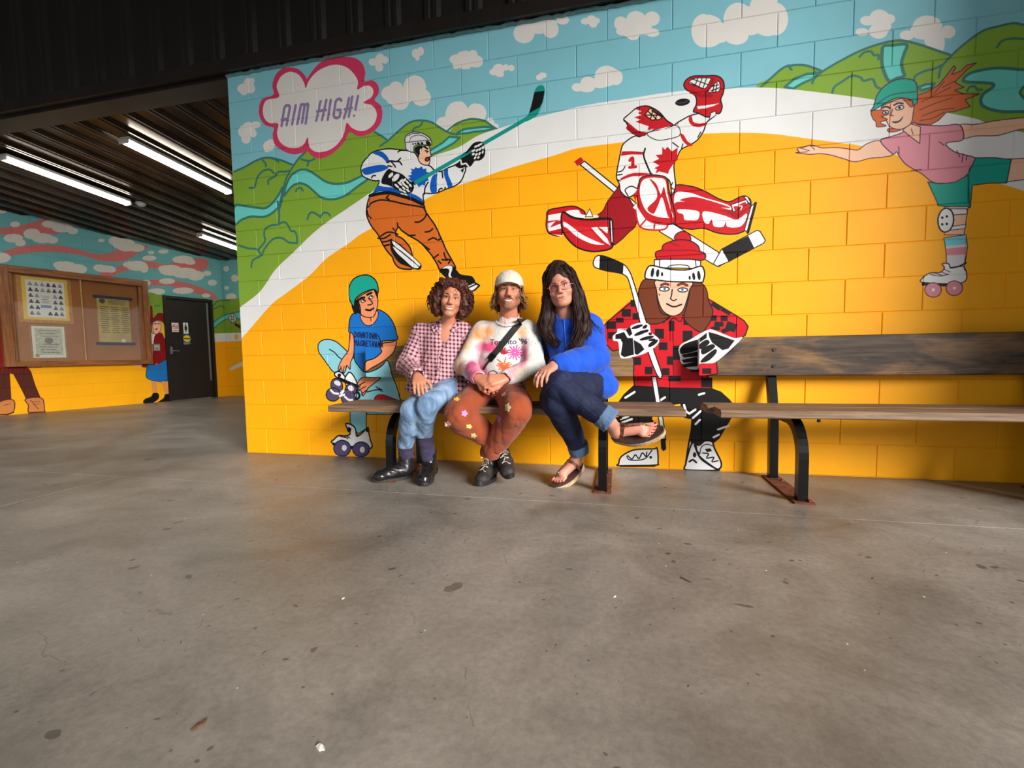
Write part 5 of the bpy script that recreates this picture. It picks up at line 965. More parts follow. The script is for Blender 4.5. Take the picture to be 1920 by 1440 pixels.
LEFT_OPS = parse('''f 37 0 0 1 W -406 4029 4533 6183 4119 -1521 -686 -491
f 38 0 1 1 W -335 2719 -7 2750 242 2784 414 2865 534 2934 638 3008 740 3012 818 2921 812 2822 707 2798 543 2748 384 2681 235 2679 -13 2661 -341 2622
f 38 0 1 1 W -32 2344 146 2403 298 2497 454 2568 655 2615 865 2638 1017 2626 1220 2592 1388 2615 1540 2698 1727 2827 1890 2892 1999 2883 2025 2850 1852 2696 1659 2551 1479 2499 1308 2490 1124 2525 946 2541 774 2528 607 2496 427 2443 253 2366 47 2231
f 38 0 1 1 W 1269 2231 1370 2321 1497 2386 1655 2489 1844 2568 2066 2600 2267 2592 2388 2622 2674 2746 2839 2803 3007 2823 3089 2748 3031 2631 2891 2546 2694 2543 2203 2493 1920 2470 1648 2364 1490 2264 1388 2203
f 38 0 1 1 W 1903 2180 2047 2264 2250 2292 2492 2308 2743 2273 2973 2213 3142 2143 3225 2043 3118 2024 2865 2094 2606 2118 2363 2190 2041 2166
f 1 0 1 1 W 267 3049 240 3001 181 2969 124 2971 103 3004 129 3051 188 3083 245 3083
f 1 0 1 1 W 382 2865 365 2831 326 2809 290 2813 276 2839 293 2872 331 2894 368 2891
f 1 0 1 1 W 600 2774 568 2710 499 2671 434 2680 410 2731 441 2795 509 2834 575 2826
f 1 0 1 1 W 745 2738 705 2675 616 2634 532 2638 500 2685 538 2746 625 2788 711 2785
f 1 0 1 1 W 800 2722 778 2678 729 2652 683 2658 666 2693 688 2737 736 2764 783 2758
f 1 0 1 1 W 402 2664 368 2610 293 2575 222 2579 195 2619 228 2671 301 2707 374 2704
f 1 0 1 1 W 427 2603 408 2561 366 2537 327 2544 312 2579 331 2620 372 2644 412 2637
f 1 0 1 1 W 854 2985 817 2933 733 2895 654 2894 623 2929 659 2980 741 3018 822 3020
f 1 0 1 1 W 993 2962 950 2896 856 2852 767 2854 734 2901 774 2965 866 3010 957 3010
f 1 0 1 1 W 1057 2920 1035 2879 986 2853 940 2857 923 2889 945 2930 993 2957 1039 2953
f 1 0 1 1 W 252 2344 216 2283 137 2247 62 2256 35 2305 69 2366 146 2403 222 2394
f 1 0 1 1 W 1000 2336 957 2268 862 2229 772 2239 739 2293 780 2359 872 2400 964 2391
f 1 0 1 1 W 1134 2314 1090 2245 992 2205 899 2217 865 2271 907 2338 1002 2379 1097 2370
f 1 0 1 1 W 891 2346 863 2302 801 2275 742 2282 719 2318 746 2362 808 2389 868 2382
f 1 0 1 1 W 1401 2845 1386 2820 1351 2804 1317 2806 1304 2824 1319 2848 1354 2864 1388 2863
f 1 0 1 1 W 1653 2889 1619 2828 1546 2791 1476 2798 1450 2846 1482 2906 1555 2944 1626 2938
f 1 0 1 1 W 1847 2852 1799 2765 1694 2713 1595 2725 1559 2793 1604 2878 1707 2931 1808 2921
f 1 0 1 1 W 1982 2832 1942 2774 1854 2737 1770 2741 1737 2783 1775 2839 1862 2877 1948 2874
f 1 0 1 1 W 1755 2864 1713 2790 1619 2744 1530 2753 1497 2811 1538 2884 1630 2930 1720 2923
f 1 0 1 1 W 1522 2384 1475 2334 1369 2300 1268 2302 1228 2338 1273 2387 1376 2421 1480 2421
f 1 0 1 1 W 1386 2384 1359 2341 1298 2316 1240 2322 1218 2357 1244 2398 1304 2424 1363 2418
f 1 0 1 1 W 1528 2361 1506 2327 1455 2307 1407 2312 1388 2339 1410 2372 1460 2393 1509 2388
f 1 0 1 1 W 2005 2516 1952 2444 1834 2399 1722 2407 1680 2462 1730 2532 1845 2578 1960 2572
f 1 0 1 1 W 2017 2469 1993 2409 1942 2378 1895 2394 1878 2447 1901 2507 1951 2539 1999 2523
f 1 0 1 1 W 1841 2511 1807 2465 1730 2436 1657 2441 1629 2475 1662 2520 1737 2550 1812 2546
f 1 0 1 1 W 2127 2779 2111 2753 2074 2737 2039 2740 2025 2760 2041 2786 2078 2802 2114 2800
f 1 0 1 1 W 2156 2681 2120 2640 2039 2611 1960 2612 1930 2640 1964 2680 2044 2709 2124 2709
f 1 0 1 1 W 2370 2842 2342 2809 2278 2785 2216 2785 2192 2808 2219 2841 2283 2865 2345 2866
f 1 0 1 1 W 2804 2769 2743 2705 2605 2659 2474 2658 2423 2702 2480 2764 2614 2811 2749 2813
f 1 0 1 1 W 2834 2722 2803 2680 2733 2653 2665 2657 2639 2689 2669 2730 2738 2758 2807 2754
f 1 0 1 1 W 2582 2526 2518 2444 2375 2393 2239 2402 2187 2464 2247 2543 2386 2595 2526 2589
f 1 0 1 1 W 2872 2518 2795 2432 2621 2377 2456 2384 2393 2446 2464 2528 2633 2585 2803 2582
f 1 0 1 1 W 2988 2482 2934 2404 2814 2359 2699 2372 2656 2434 2707 2510 2825 2556 2942 2546
f 1 0 1 1 W 2413 2533 2375 2484 2289 2453 2206 2458 2174 2494 2211 2542 2295 2573 2380 2570
f 1 0 1 1 W 3126 2546 3099 2506 3039 2483 2982 2489 2960 2521 2986 2560 3045 2584 3103 2578
f 1 0 1 1 W 3229 2372 3199 2324 3133 2298 3070 2308 3046 2348 3075 2395 3140 2421 3204 2412
f 1 0 1 1 W 2445 2295 2402 2249 2305 2220 2211 2224 2175 2259 2216 2304 2311 2334 2407 2330
f 1 0 1 1 W 2769 2154 2709 2103 2572 2069 2440 2072 2389 2109 2445 2159 2579 2193 2714 2192
f 1 0 1 1 W 2267 2078 2221 2031 2117 2002 2017 2008 1978 2045 2022 2091 2124 2121 2226 2116
f 1 0 1 1 W 3087 2094 3059 2060 2997 2041 2938 2047 2914 2075 2941 2108 3002 2127 3063 2121
f 1 0 1 1 W 2038 2208 2012 2163 1956 2139 1902 2149 1882 2187 1907 2231 1962 2256 2017 2246
f 1 0 1 1 W 3492 2697 3472 2652 3429 2628 3388 2639 3373 2678 3392 2723 3435 2748 3476 2737
f 1 0 1 1 W 3680 2526 3654 2469 3598 2440 3545 2454 3526 2505 3551 2561 3607 2591 3660 2577
f 1 0 1 1 W 3473 2292 3456 2258 3418 2241 3382 2250 3369 2279 3386 2313 3423 2331 3459 2322
f 1 0 1 1 W 3619 2121 3582 2063 3500 2033 3422 2047 3392 2097 3427 2153 3508 2184 3588 2171
f 4 0 1 1 W -406 1577 687 1785 1373 1945 1977 2029 2175 2002 2474 2000 2962 2016 3099 2001 3315 2033 3656 2086 4316 2153 4119 -1521 -535 -523
l 6 22.0 1 0 W 3091 1848 3241 2000 3462 2029
l 6 21.9 1 0 W 3088 1793 3271 1900 3350 1870
l 6 18.6 1 0 W 2077 1795 2163 1803
f 5 0 1 1 W 3071 1502 3295 1680 3523 1771 3879 1829 3871 1672 3441 1645 3252 1548 3084 1411
l 6 18.0 1 1 W 3071 1502 3295 1680 3523 1771 3879 1829 3871 1672 3441 1645 3252 1548 3084 1411
f 2 0 0 1 W -434 1114 1331 1245 2135 1304 3096 1317 4276 1398 4119 -1521 -535 -523
f 45 0 0 1 W -445 931 1319 1031 2007 1086 3086 1138 4266 1219 4119 -1521 -535 -523
f 40 0 1 1 W 3527 1278 3575 1318 3619 1273 3588 1211 3538 1210
f 1 0 1 1 W 3586 1675 3572 1601 3521 1561 3465 1576 3434 1639 3448 1712 3498 1753 3555 1738
l 14 13.7 1 1 W 3586 1675 3572 1601 3521 1561 3465 1576 3434 1639 3448 1712 3498 1753 3555 1738
l 14 11.4 0 0 W 3462 1691 3564 1679
l 14 11.4 0 0 W 3459 1635 3561 1622
l 14 11.4 0 0 W 3495 1731 3486 1572
l 14 11.4 0 0 W 3537 1734 3528 1575
l 43 57.9 0 0 W 3567 1527 3669 1475
f 39 0 0 1 W 3666 1571 3785 1577 3777 1422 3659 1436
f 1 0 1 1 W 3402 594 3579 685 3821 758 3816 667 3594 607 3418 544
f 39 0 0 1 W 3675 1012 3794 1013 3777 700 3668 741
f 39 0 0 1 W 2005 1789 2037 1792 2040 1563 1997 1397 1990 1527
f 39 0 1 1 W 2044 1235 2135 1304 2192 1273 2237 1140 2216 769 2158 697 2044 723 1954 659 1815 664 1804 713 1959 742 1999 938
f 11 0 0 1 W 1697 722 1805 719 1816 674 1708 683
f 40 0 1 1 W 2023 1464 2090 1527 2190 1506 2242 1375 2248 1224 2201 1190 2163 1289 2076 1286 2013 1283 2002 1398
l 31 9.3 1 1 W 2023 1464 2090 1527 2190 1506 2242 1375 2248 1224 2201 1190 2163 1289 2076 1286 2013 1283 2002 1398
f 11 0 1 1 W 2048 1498 2132 1510 2158 1455 2152 1355 2105 1287 2047 1275 2028 1350 2021 1425
l 31 7.4 1 1 W 2048 1498 2132 1510 2158 1455 2152 1355 2105 1287 2047 1275 2028 1350 2021 1425
f 39 0 1 1 W 1988 1495 2064 1581 2141 1662 2227 1635 2272 1544 2289 1411 2239 1325 2217 1458 2162 1521 2075 1526 2016 1480
l 31 13.1 1 1 W 1988 1495 2064 1581 2141 1662 2227 1635 2272 1544 2289 1411 2239 1325 2217 1458 2162 1521 2075 1526 2016 1480
l 9 13.0 0 0 W 2051 1459 2086 1467
l 9 13.1 0 0 W 2109 1469 2138 1464
f 18 0 0 1 W 2047 1373 2110 1376 2079 1342
f 41 0 1 1 W 1916 726 2042 700 2208 786 2218 600 2200 381 2024 392 1873 466 1881 613
l 31 9.3 1 1 W 1916 726 2042 700 2208 786 2218 600 2200 381 2024 392 1873 466 1881 613
f 42 0 0 1 W 1939 400 2030 388 2025 158 1960 164
f 42 0 0 1 W 2105 383 2194 378 2231 141 2156 130
f 9 0 1 1 W 1794 15 1823 77 1923 117 1960 174 2040 164 2044 73 1974 13 1887 -11
f 9 0 1 1 W 2031 0 2122 66 2156 137 2239 130 2279 85 2268 -3 2148 2
f 39 0 0 1 W -111 1603 96 1569 84 785 345 757 322 711 359 669 -218 691
f 43 0 0 1 W -199 728 332 711 367 642 403 420 454 207 292 209 245 376 174 609 138 624 131 198 -94 194 -149 432
f 39 0 0 1 W -127 790 -107 776 -123 636 -133 636
f 39 0 0 1 W -89 789 -69 775 -85 634 -95 635
f 39 0 0 1 W -51 788 -31 775 -47 632 -57 633
f 39 0 0 1 W -13 787 8 774 -8 631 -19 631
f 39 0 0 1 W 26 786 47 773 31 629 20 629
f 39 0 0 1 W 66 785 87 772 71 627 60 628
f 39 0 0 1 W 106 784 127 771 111 625 100 626
f 39 0 0 1 W 146 783 167 770 151 624 140 624
f 39 0 0 1 W 187 782 208 769 192 622 181 622
f 39 0 0 1 W 228 781 249 768 233 620 222 621
f 39 0 0 1 W 269 781 291 767 275 618 263 619
f 39 0 0 1 W 311 780 333 765 317 616 305 617
f 11 0 0 1 W 344 746 513 753 480 706 351 702
l 31 7.1 0 1 W 344 746 513 753 480 706 351 702 344 746
f 44 0 1 1 W 13 210 151 223 147 62 74 17 -105 26 -101 91
l 31 10.6 1 1 W 13 210 151 223 147 62 74 17 -105 26 -101 91
f 44 0 1 1 W 283 224 461 221 480 37 473 -5 309 10 306 125
l 31 11.3 1 1 W 283 224 461 221 480 37 473 -5 309 10 306 125
l 43 21.3 0 0 W 309 10 478 0
l 43 20.0 0 0 W -105 26 73 12 139 36
l 31 7.1 0 0 W 358 175 438 173
l 31 7.1 0 0 W 366 133 441 133
l 31 7.1 0 0 W 331 205 411 59
l 31 6.7 0 0 W 45 153 120 172''')
FAR_OPS = parse('''f 37 0 0 1 W -13245 6698 -3654 5497 -4056 -1319 -14458 -1707
f 38 0 1 1 W -7035 2469 -6785 2534 -6448 2517 -6070 2479 -5703 2385 -5388 2277 -5168 2174 -5063 2058 -5199 2056 -5534 2171 -5900 2244 -6268 2375 -6794 2419
f 1 0 1 1 W -5188 2590 -5223 2555 -5300 2544 -5376 2563 -5406 2601 -5371 2636 -5293 2647 -5217 2628
f 1 0 1 1 W -5058 2391 -5095 2348 -5179 2334 -5261 2356 -5292 2402 -5255 2445 -5170 2459 -5089 2437
f 1 0 1 1 W -4740 2660 -4763 2620 -4815 2606 -4864 2626 -4882 2668 -4858 2708 -4807 2723 -4758 2703
f 1 0 1 1 W -4524 2456 -4553 2406 -4617 2387 -4678 2412 -4700 2465 -4671 2515 -4607 2533 -4546 2508
f 1 0 1 1 W -4762 2266 -4782 2236 -4827 2225 -4870 2240 -4886 2272 -4866 2302 -4821 2313 -4778 2298
f 1 0 1 1 W -4593 2075 -4635 2025 -4730 2008 -4823 2033 -4859 2087 -4816 2137 -4721 2154 -4628 2129
f 4 0 1 1 W -13243 2222 -9668 2250 -8059 2302 -6905 2270 -6570 2198 -6096 2139 -5403 2072 -5223 2035 -4952 2035 -4551 2037 -3860 2008 -4056 -1319 -13785 -1682
l 6 24.6 1 0 W -5234 1879 -5043 2013 -4775 2009
l 6 24.6 1 0 W -5238 1823 -5005 1908 -4909 1867
f 5 0 1 1 W -5259 1524 -4976 1684 -4703 1749 -4306 1764 -4315 1618 -4800 1633 -5030 1555 -5243 1430
l 6 19.6 1 1 W -5259 1524 -4976 1684 -4703 1749 -4306 1764 -4315 1618 -4800 1633 -5030 1555 -5243 1430
f 2 0 0 1 W -13359 1381 -8146 1388 -6636 1390 -5227 1332 -3899 1336 -4056 -1319 -13785 -1682
f 45 0 0 1 W -13406 1046 -8173 1107 -6853 1142 -5240 1148 -3909 1175 -4056 -1319 -13785 -1682
f 40 0 1 1 W -4699 1267 -4643 1303 -4593 1257 -4628 1199 -4686 1200
f 1 0 1 1 W -4631 1648 -4647 1578 -4705 1543 -4772 1564 -4808 1628 -4791 1699 -4733 1733 -4667 1712
l 14 14.6 1 1 W -4631 1648 -4647 1578 -4705 1543 -4772 1564 -4808 1628 -4791 1699 -4733 1733 -4667 1712
l 14 12.2 0 0 W -4775 1677 -4656 1655
l 14 12.2 0 0 W -4778 1622 -4660 1599
l 14 12.2 0 0 W -4736 1713 -4747 1558
l 14 12.2 0 0 W -4688 1711 -4698 1556
l 43 60.8 0 0 W -4652 1507 -4537 1448
f 39 0 0 1 W -4539 1540 -4408 1536 -4417 1389 -4548 1411
f 1 0 1 1 W -4846 596 -4639 688 -4369 760 -4374 674 -4621 613 -4827 547
f 39 0 0 1 W -4530 1003 -4398 1001 -4416 705 -4538 743''')

def painted_material(name, im, udir, uoff, ulen, z0, zlen, wood=None):
    """wall paint: the painted image laid flat on the surface in metres, with roller texture"""
    t = NT(name); p = t.pos()
    dn = t.n('ShaderNodeVectorMath', operation='DOT_PRODUCT'); t.link(p, dn.inputs[0]); dn.inputs[1].default_value = udir
    u = t.math('DIVIDE', t.math('SUBTRACT', dn.outputs['Value'], uoff), ulen)
    sp = t.n('ShaderNodeSeparateXYZ'); t.link(p, sp.inputs[0])
    v = t.math('DIVIDE', t.math('SUBTRACT', sp.outputs['Z'], z0), zlen)
    cb = t.n('ShaderNodeCombineXYZ'); t.link(u, cb.inputs[0]); t.link(v, cb.inputs[1])
    tx = t.n('ShaderNodeTexImage', image=im, extension='EXTEND', interpolation='Linear'); t.link(cb.outputs[0], tx.inputs[0])
    n1 = t.noise(p, 3.0, 4, 0.6); n2 = t.noise(p, 220, 3, 0.6)
    col = t.mix(0.35, tx.outputs[0], t.mix(1.0, tx.outputs[0], t.ramp(n1, [(0.3, (.78, .78, .78)), (0.7, (1, 1, 1))]), 'MULTIPLY'))
    if wood is not None: col = t.mix(tx.outputs[1], wood(t, p), col)
    t.base(col); t.set(0.5, 0, 0.22); t.bump(n2, 0.35, 0.0015)
    return t.m

# ================================================================== SETTING
U = 0.2032
im_wall = paint('mural_paint', WALL_OPS, -0.1, 6.0, 0.0, 3.1, 560, bgkey='yellow')
m_wall = painted_material('painted_block', im_wall, (1, 0, 0), -0.1, 6.1, 0.0, 3.1)
_blk = {}
def block_mesh(w, h, mat):
    key = (round(w, 3), round(h, 3), mat.name)
    if key not in _blk:
        b = 0.0034; g = 0.0016; d = 0.03      # front at y=0, sides run back into the mortar
        w2, h2 = w / 2 - g, h / 2 - g
        vs_ = [(sx * (w2 - b), 0, sz * (h2 - b)) for sx, sz in ((-1, -1), (1, -1), (1, 1), (-1, 1))]
        vs_ += [(sx * w2, b * .9, sz * h2) for sx, sz in ((-1, -1), (1, -1), (1, 1), (-1, 1))]
        vs_ += [(sx * w2, d, sz * h2) for sx, sz in ((-1, -1), (1, -1), (1, 1), (-1, 1))]
        fs = [(0, 1, 2, 3)]
        for k in range(4):
            k2 = (k + 1) % 4; fs += [(k, 4 + k, 4 + k2, k2), (4 + k, 8 + k, 8 + k2, 4 + k2)]
        me = bpy.data.meshes.new('block'); me.from_pydata(vs_, [], fs); me.materials.append(mat); _blk[key] = me
    return _blk[key]
def lay_blocks(parent, mat, org, ang, rows, skip=None):
    for z0, z1, js in rows:
        for a, b in zip(js[:-1], js[1:]):
            pieces = [(a, b, z0, z1)]
            if skip: pieces = skip(a, b, z0, z1)
            for (a_, b_, c_, d_) in pieces:
                if b_ - a_ < .025 or d_ - c_ < .02: continue
                o = bpy.data.objects.new('block', block_mesh(b_ - a_, d_ - c_, mat)); COL.objects.link(o); o.parent = parent
                s = (a_ + b_) / 2
                o.location = (org[0] + s * math.cos(ang) - math.sin(ang) * 0, org[1] + s * math.sin(ang), (c_ + d_) / 2)
                o.rotation_euler = (random.uniform(-.002, .002), 0, ang + random.uniform(-.002, .002))
# main mural wall: mortar core with every block laid on it
XC = 0.062
core = tag(MB().box(XC + .003, 9.0, .0042, .20, 0, 3.06).build('wall_back', m_wall), kind='structure')
rows = []
for k in range(15):
    us = [u for u in range(1, 29) if u % 2 == (1 if k % 2 == 0 else 0)]
    xs = [XC] + [(u + .3) * U if u <= 7 else u * U for u in us] + [29 * U]
    rows.append((k * U + .002, (k + 1) * U + .002, xs))
lay_blocks(core, m_wall, (0, 0), 0.0, rows)

# concrete floor, three slabs with open control joints
def concrete():
    t = NT('concrete'); p = t.pos()
    big = t.noise(p, 0.55, 5, 0.62, 0.4); mid = t.noise(t.scale(p, (1, 1.25, 1)), 2.2, 8, 0.68, 0.5); fine = t.noise(p, 45, 6, 0.75); grit = t.noise(p, 260, 2, 0.6)
    c = t.ramp(big, [(0.25, srgb((108, 101, 93))), (0.5, srgb((146, 139, 130))), (0.75, srgb((178, 171, 162)))])
    c = t.mix(0.75, c, t.ramp(mid, [(0.28, (.40, .385, .36)), (0.5, (.80, .79, .77)), (0.7, (1.06, 1.05, 1.03))]), 'MULTIPLY')
    c = t.mix(0.55, c, t.ramp(fine, [(0.3, (.55, .54, .53)), (0.62, (1.06, 1.06, 1.06))]), 'MULTIPLY')
    # spilled-drink and gum stains with outlines of their own
    wp = t.n('ShaderNodeVectorMath', operation='ADD'); t.link(p, wp.inputs[0])
    nz = t.n('ShaderNodeTexNoise', i_Scale=9.0, i_Detail=2.0); t.link(p, nz.inputs['Vector'])
    t.link(t.scale(nz.outputs['Color'], (.10, .10, 0)), wp.inputs[1])
    for sc, th, col in ((4.2, .085, (.60, .55, .51)), (11.0, .10, (.52, .48, .46)), (30.0, .09, (.5, .46, .43))):
        v = t.n('ShaderNodeTexVoronoi', i_Scale=sc); t.link(wp.outputs[0], v.inputs['Vector'])
        rnd = t.n('ShaderNodeSeparateColor'); t.link(v.outputs['Color'], rnd.inputs[0])
        m_ = t.math('MULTIPLY', t.math('LESS_THAN', v.outputs['Distance'], t.math('MULTIPLY', rnd.outputs[1], th * 2)), t.math('GREATER_THAN', rnd.outputs[0], .72))
        c = t.mix(m_, c, t.mix(1.0, c, col, 'MULTIPLY'))
    # small pale flecks
    v = t.n('ShaderNodeTexVoronoi', i_Scale=14.0); t.link(p, v.inputs['Vector'])
    rnd = t.n('ShaderNodeSeparateColor'); t.link(v.outputs['Color'], rnd.inputs[0])
    c = t.mix(t.math('MULTIPLY', t.math('LESS_THAN', v.outputs['Distance'], .045), t.math('GREATER_THAN', rnd.outputs[0], .86)), c, srgb((225, 220, 212)))
    # rust run-off around the bench foot plates
    sx = t.n('ShaderNodeSeparateXYZ'); t.link(wp.outputs[0], sx.inputs[0])
    for rx in (1.75, 3.08, 4.105, 5.45):
        d_ = t.math('ADD', t.math('POWER', t.math('DIVIDE', t.math('SUBTRACT', sx.outputs[0], rx), .11), 2.0), t.math('POWER', t.math('DIVIDE', t.math('SUBTRACT', sx.outputs[1], -.36), .33), 2.0))
        c = t.mix(t.math('MULTIPLY', t.n('ShaderNodeClamp', i_0=t.math('SUBTRACT', 1.0, d_)).outputs[0], .75), c, srgb((146, 98, 62)))
    # hairline cracks
    v = t.n('ShaderNodeTexVoronoi', feature='DISTANCE_TO_EDGE', i_Scale=1.4); t.link(wp.outputs[0], v.inputs['Vector'])
    ck = t.math('MULTIPLY', t.math('LESS_THAN', v.outputs['Distance'], .0022), t.math('GREATER_THAN', mid, .56))
    c = t.mix(t.math('MULTIPLY', ck, .35), c, srgb((70, 64, 60)))
    t.base(c); t.link(t.math('MULTIPLY_ADD', mid, .38, .22), t.b.inputs['Roughness']); t.b.inputs['Specular IOR Level'].default_value = .35
    t.bump(t.math('MULTIPLY_ADD', grit, .35, fine), .22, .002)
    return t.m
m_conc = concrete()
floor = tag(MB().box(-14, 12, -14, 9, -.30, -.0026).build('floor', M('joint_dirt', (36, 33, 30), .95, 0, .2, 30)), kind='structure')
J = .0032
for x0, x1, y0, y1 in ((-14, 12, -.81 + J, 9), (-14, -.21 - J, -14, -.81 - J), (-.21 + J, 12, -14, -.81 - J)):
    MB().box(x0, x1, y0, y1, -.10, 0).build('slab', m_conc, floor)

# dark ribbed metal: siding over the wall, header trim, ceiling of the side bay, roof
def ribbed(name, L0, L1, pitch, prof, E0, E1, frame):
    """profile along L extruded from E0 to E1; frame(l, e, d) -> xyz"""
    pts = []; l = L0
    while l < L1:
        for (f_, d_) in prof:
            pts.append((l + f_ * pitch, d_))
        l += pitch
    b = MB(); n = len(pts)
    b.add([frame(a, E0, d) for a, d in pts] + [frame(a, E1, d) for a, d in pts], [(i, i + 1, n + i + 1, n + i) for i in range(n - 1)])
    return b
def dark_metal(name, rgb, rough):
    t = NT(name); p = t.pos(); n1 = t.noise(t.scale(p, (1, 1, .25)), 5, 5, .6); n2 = t.noise(p, 90, 3)
    c = srgb(rgb)
    t.base(t.ramp(n1, [(.3, tuple(v * .6 for v in c)), (.7, tuple(v * 1.35 for v in c))])); t.set(rough, .25, .5); t.bump(n2, .05, .002)
    return t.m
m_siding = dark_metal('dark_brown_siding', (24, 18, 16), .5); m_trim = dark_metal('dark_brown_trim', (30, 22, 18), .45)
m_ceil = dark_metal('brown_ceiling_sheet', (56, 42, 32), .24)
PR = [(0, 0), (.28, 0), (.36, -.026), (.46, -.026), (.49, -.020), (.53, -.020), (.56, -.026), (.66, -.026), (.74, 0), (1.0, 0)]
tag(ribbed('wall_upper', -9.0, 9.0, .305, PR, 3.10, 5.4, lambda l, e, d: (l, -.012 + d, e)).build('wall_upper', m_siding, recalc=False), kind='structure')
tr = MB().box(-9, 9, -.055, .20, 3.065, 3.10).box(-9, 9, -.062, -.045, 3.058, 3.15).box(-9, XC, .0, .20, 3.035, 3.065)
tag(tr.build('trim_1', m_trim), kind='structure')
caulk = MB(); rr = random.Random(3); x = XC
pp = []
while x < 5.9: pp.append((x, -.004, 3.055 + rr.uniform(-.006, .008))); x += .035
caulk.tube(pp, .012, 6).build('trim_2', M('grey_caulk', (98, 138, 142), .8)); tag(bpy.data.objects['trim_2'], kind='structure')
SL = .0625
CP = [(0, 0), (.30, 0), (.37, -.03), (.45, -.03), (.50, -.022), (.55, -.03), (.63, -.03), (.70, 0), (1.0, 0)]
tag(ribbed('ceiling', -9.2, 9.0, .305, CP, .02, 5.2, lambda l, e, d: (l, e, 3.16 - SL * e + d)).build('ceiling', m_ceil, recalc=False), kind='structure')
tag(MB().box(-9, 9.4, -9.5, 8, 5.4, 5.55).build('roof', m_siding), kind='structure')

# left wall of the bay (slightly out of square), far wall
LA = Vector((-5.755, 1.594, 0)); LD = Vector((.24610, .96925, 0)); LN = Vector((.96925, -.24610, 0)); LANG = math.atan2(LD.y, LD.x)
SC = 3.328
def LW(s, off, z): return LA + LD * s + LN * off + Vector((0, 0, z))
im_left = paint('bay_mural_paint', LEFT_OPS, -2.0, 3.4, 0.0, 3.2, 300, bgkey='lsky')
m_left = painted_material('painted_bay_block', im_left, tuple(LD), LA.dot(LD) - 2.0, 5.4, 0.0, 3.2)
im_far = paint('far_mural_paint', FAR_OPS, -5.1, -2.6, 0.0, 3.2, 300, bgkey='lsky')
m_far = painted_material('painted_far_block', im_far, (1, 0, 0), -5.1, 2.5, 0.0, 3.2)
DS0, DS1, DZ = 2.215, 3.105, 2.005      # door opening with frame
LMX = Matrix.Translation(LA) @ Matrix.Rotation(LANG, 4, 'Z')    # local x along the wall, local -y into the room
core = MB()
for a, b, c, d in ((-2.2, DS0, 0, 3.25), (DS1, SC + .2, 0, 3.25), (DS0, DS1, DZ, 3.25)): core.box(a, b, .0042, .2, c, d, mtx=LMX)
wl = tag(core.build('wall_left', m_left), kind='structure')
def cut(a, b, z0, z1):
    if b <= DS0 or a >= DS1 or z0 >= DZ: return [(a, b, z0, z1)]
    out = []
    if a < DS0: out.append((a, DS0, z0, z1))
    if b > DS1: out.append((DS1, b, z0, z1))
    if z1 > DZ and b > DS0 and a < DS1: out.append((max(a, DS0), min(b, DS1), DZ, z1))
    return out
rows = []
for k in range(15):
    xs = [SC - U * (1 if k % 2 else 2) * (0 if i == 0 else 1) - max(0, i - 1) * 2 * U for i in range(0, 11)]
    rows.append((k * U, (k + 1) * U, sorted(xs)))
lay_blocks(wl, m_left, (LA.x, LA.y), LANG, rows, cut)
FO = LA + LD * SC
wf = tag(MB().box(FO.x, 1.0, FO.y + .0065, FO.y + .2, 0, 3.25).build('wall_far', m_far), kind='structure')
rows = [(k * U, (k + 1) * U, [FO.x] + [FO.x + U * (i * 2 + (1 if k % 2 else 2)) for i in range(3)]) for k in range(15)]
lay_blocks(wf, m_far, (0, FO.y), 0, rows)
tag(MB().box(-9.2, -9.0, -8.5, 8, 0, 5.4).build('wall_outer', M('grey_block', (150, 150, 145), .8)), kind='structure')
# unseen fin wall added beyond the view to shade the mural's right end
tag(MB().box(5.98, 6.18, -1.15, -.0005, 0, 5.4).build('wall_shade_fin', M('grey_block', (150, 150, 145), .8)), kind='structure')

# door in the bay's left wall
m_door = M('dark_brown_door', (30, 19, 15), .5, 0, .06, 8, .05); m_steel = M('brushed_steel', (168, 166, 160), .35, .9, .05)
fr = MB().box(DS0, DS0 + .05, -.02, .12, 0, DZ, mtx=LMX).box(DS1 - .05, DS1, -.02, .12, 0, DZ, mtx=LMX).box(DS0 + .05, DS1 - .05, -.02, .12, DZ - .05, DZ, mtx=LMX)
door = tag(fr.build('door_1', m_door), kind='structure')
MB().box(DS0 + .052, DS1 - .052, .015, .06, .01, DZ - .052, mtx=LMX).build('door_leaf', m_door, door)
h = MB().box(DS0 + .075, DS0 + .115, .003, .015, .90, 1.04, .002, mtx=LMX)
h.tube([LMX @ Vector(q) for q in ((DS0 + .095, .01, .96), (DS0 + .095, -.045, .96), (DS0 + .11, -.05, .96), (DS0 + .21, -.05, .955))], .009, 8)
h.build('door_handle', m_steel, door)
MB().box(DS1 - .115, DS1 - .085, .006, .016, .35, 1.93, mtx=LMX).build('edge_strip', m_steel, door)
def plate(name, s0, s1, z0, z1, off, th, mat, label, cat, parent=None):
    o = MB().box(s0, s1, -off - th, -off, z0, z1, mtx=LMX).build(name, mat, parent)
    return tag(o, label, cat) if parent is None else o
def lw_shape(pts, off, th, name, mat, parent):       # flat outline on the left wall, (s, z) points
    return MB().disc([LMX @ Vector((a, -off, b)) for a, b in pts], th, tuple(LN)).build(name, mat, parent)
def circ(cx, cz, r, n=16, r2=None): return [(cx + r * math.cos(2 * math.pi * i / n), cz + (r2 or r) * math.sin(2 * math.pi * i / n)) for i in range(n)]
m_paper = M('white_card', (232, 230, 226), .6, 0, .02); m_red = M('sign_red', (205, 40, 44), .5, 0, .02); m_blk = M('sign_black', (18, 18, 20), .5, 0, .02)
D0 = -.015
sg = plate('no_smoking_sign', 2.345, 2.462, 1.325, 1.50, D0, .003, m_paper, 'white no-smoking sign with red circle on the dark door', 'sign')
ring = MB(); cc = (2.403, 1.425); N_ = 20
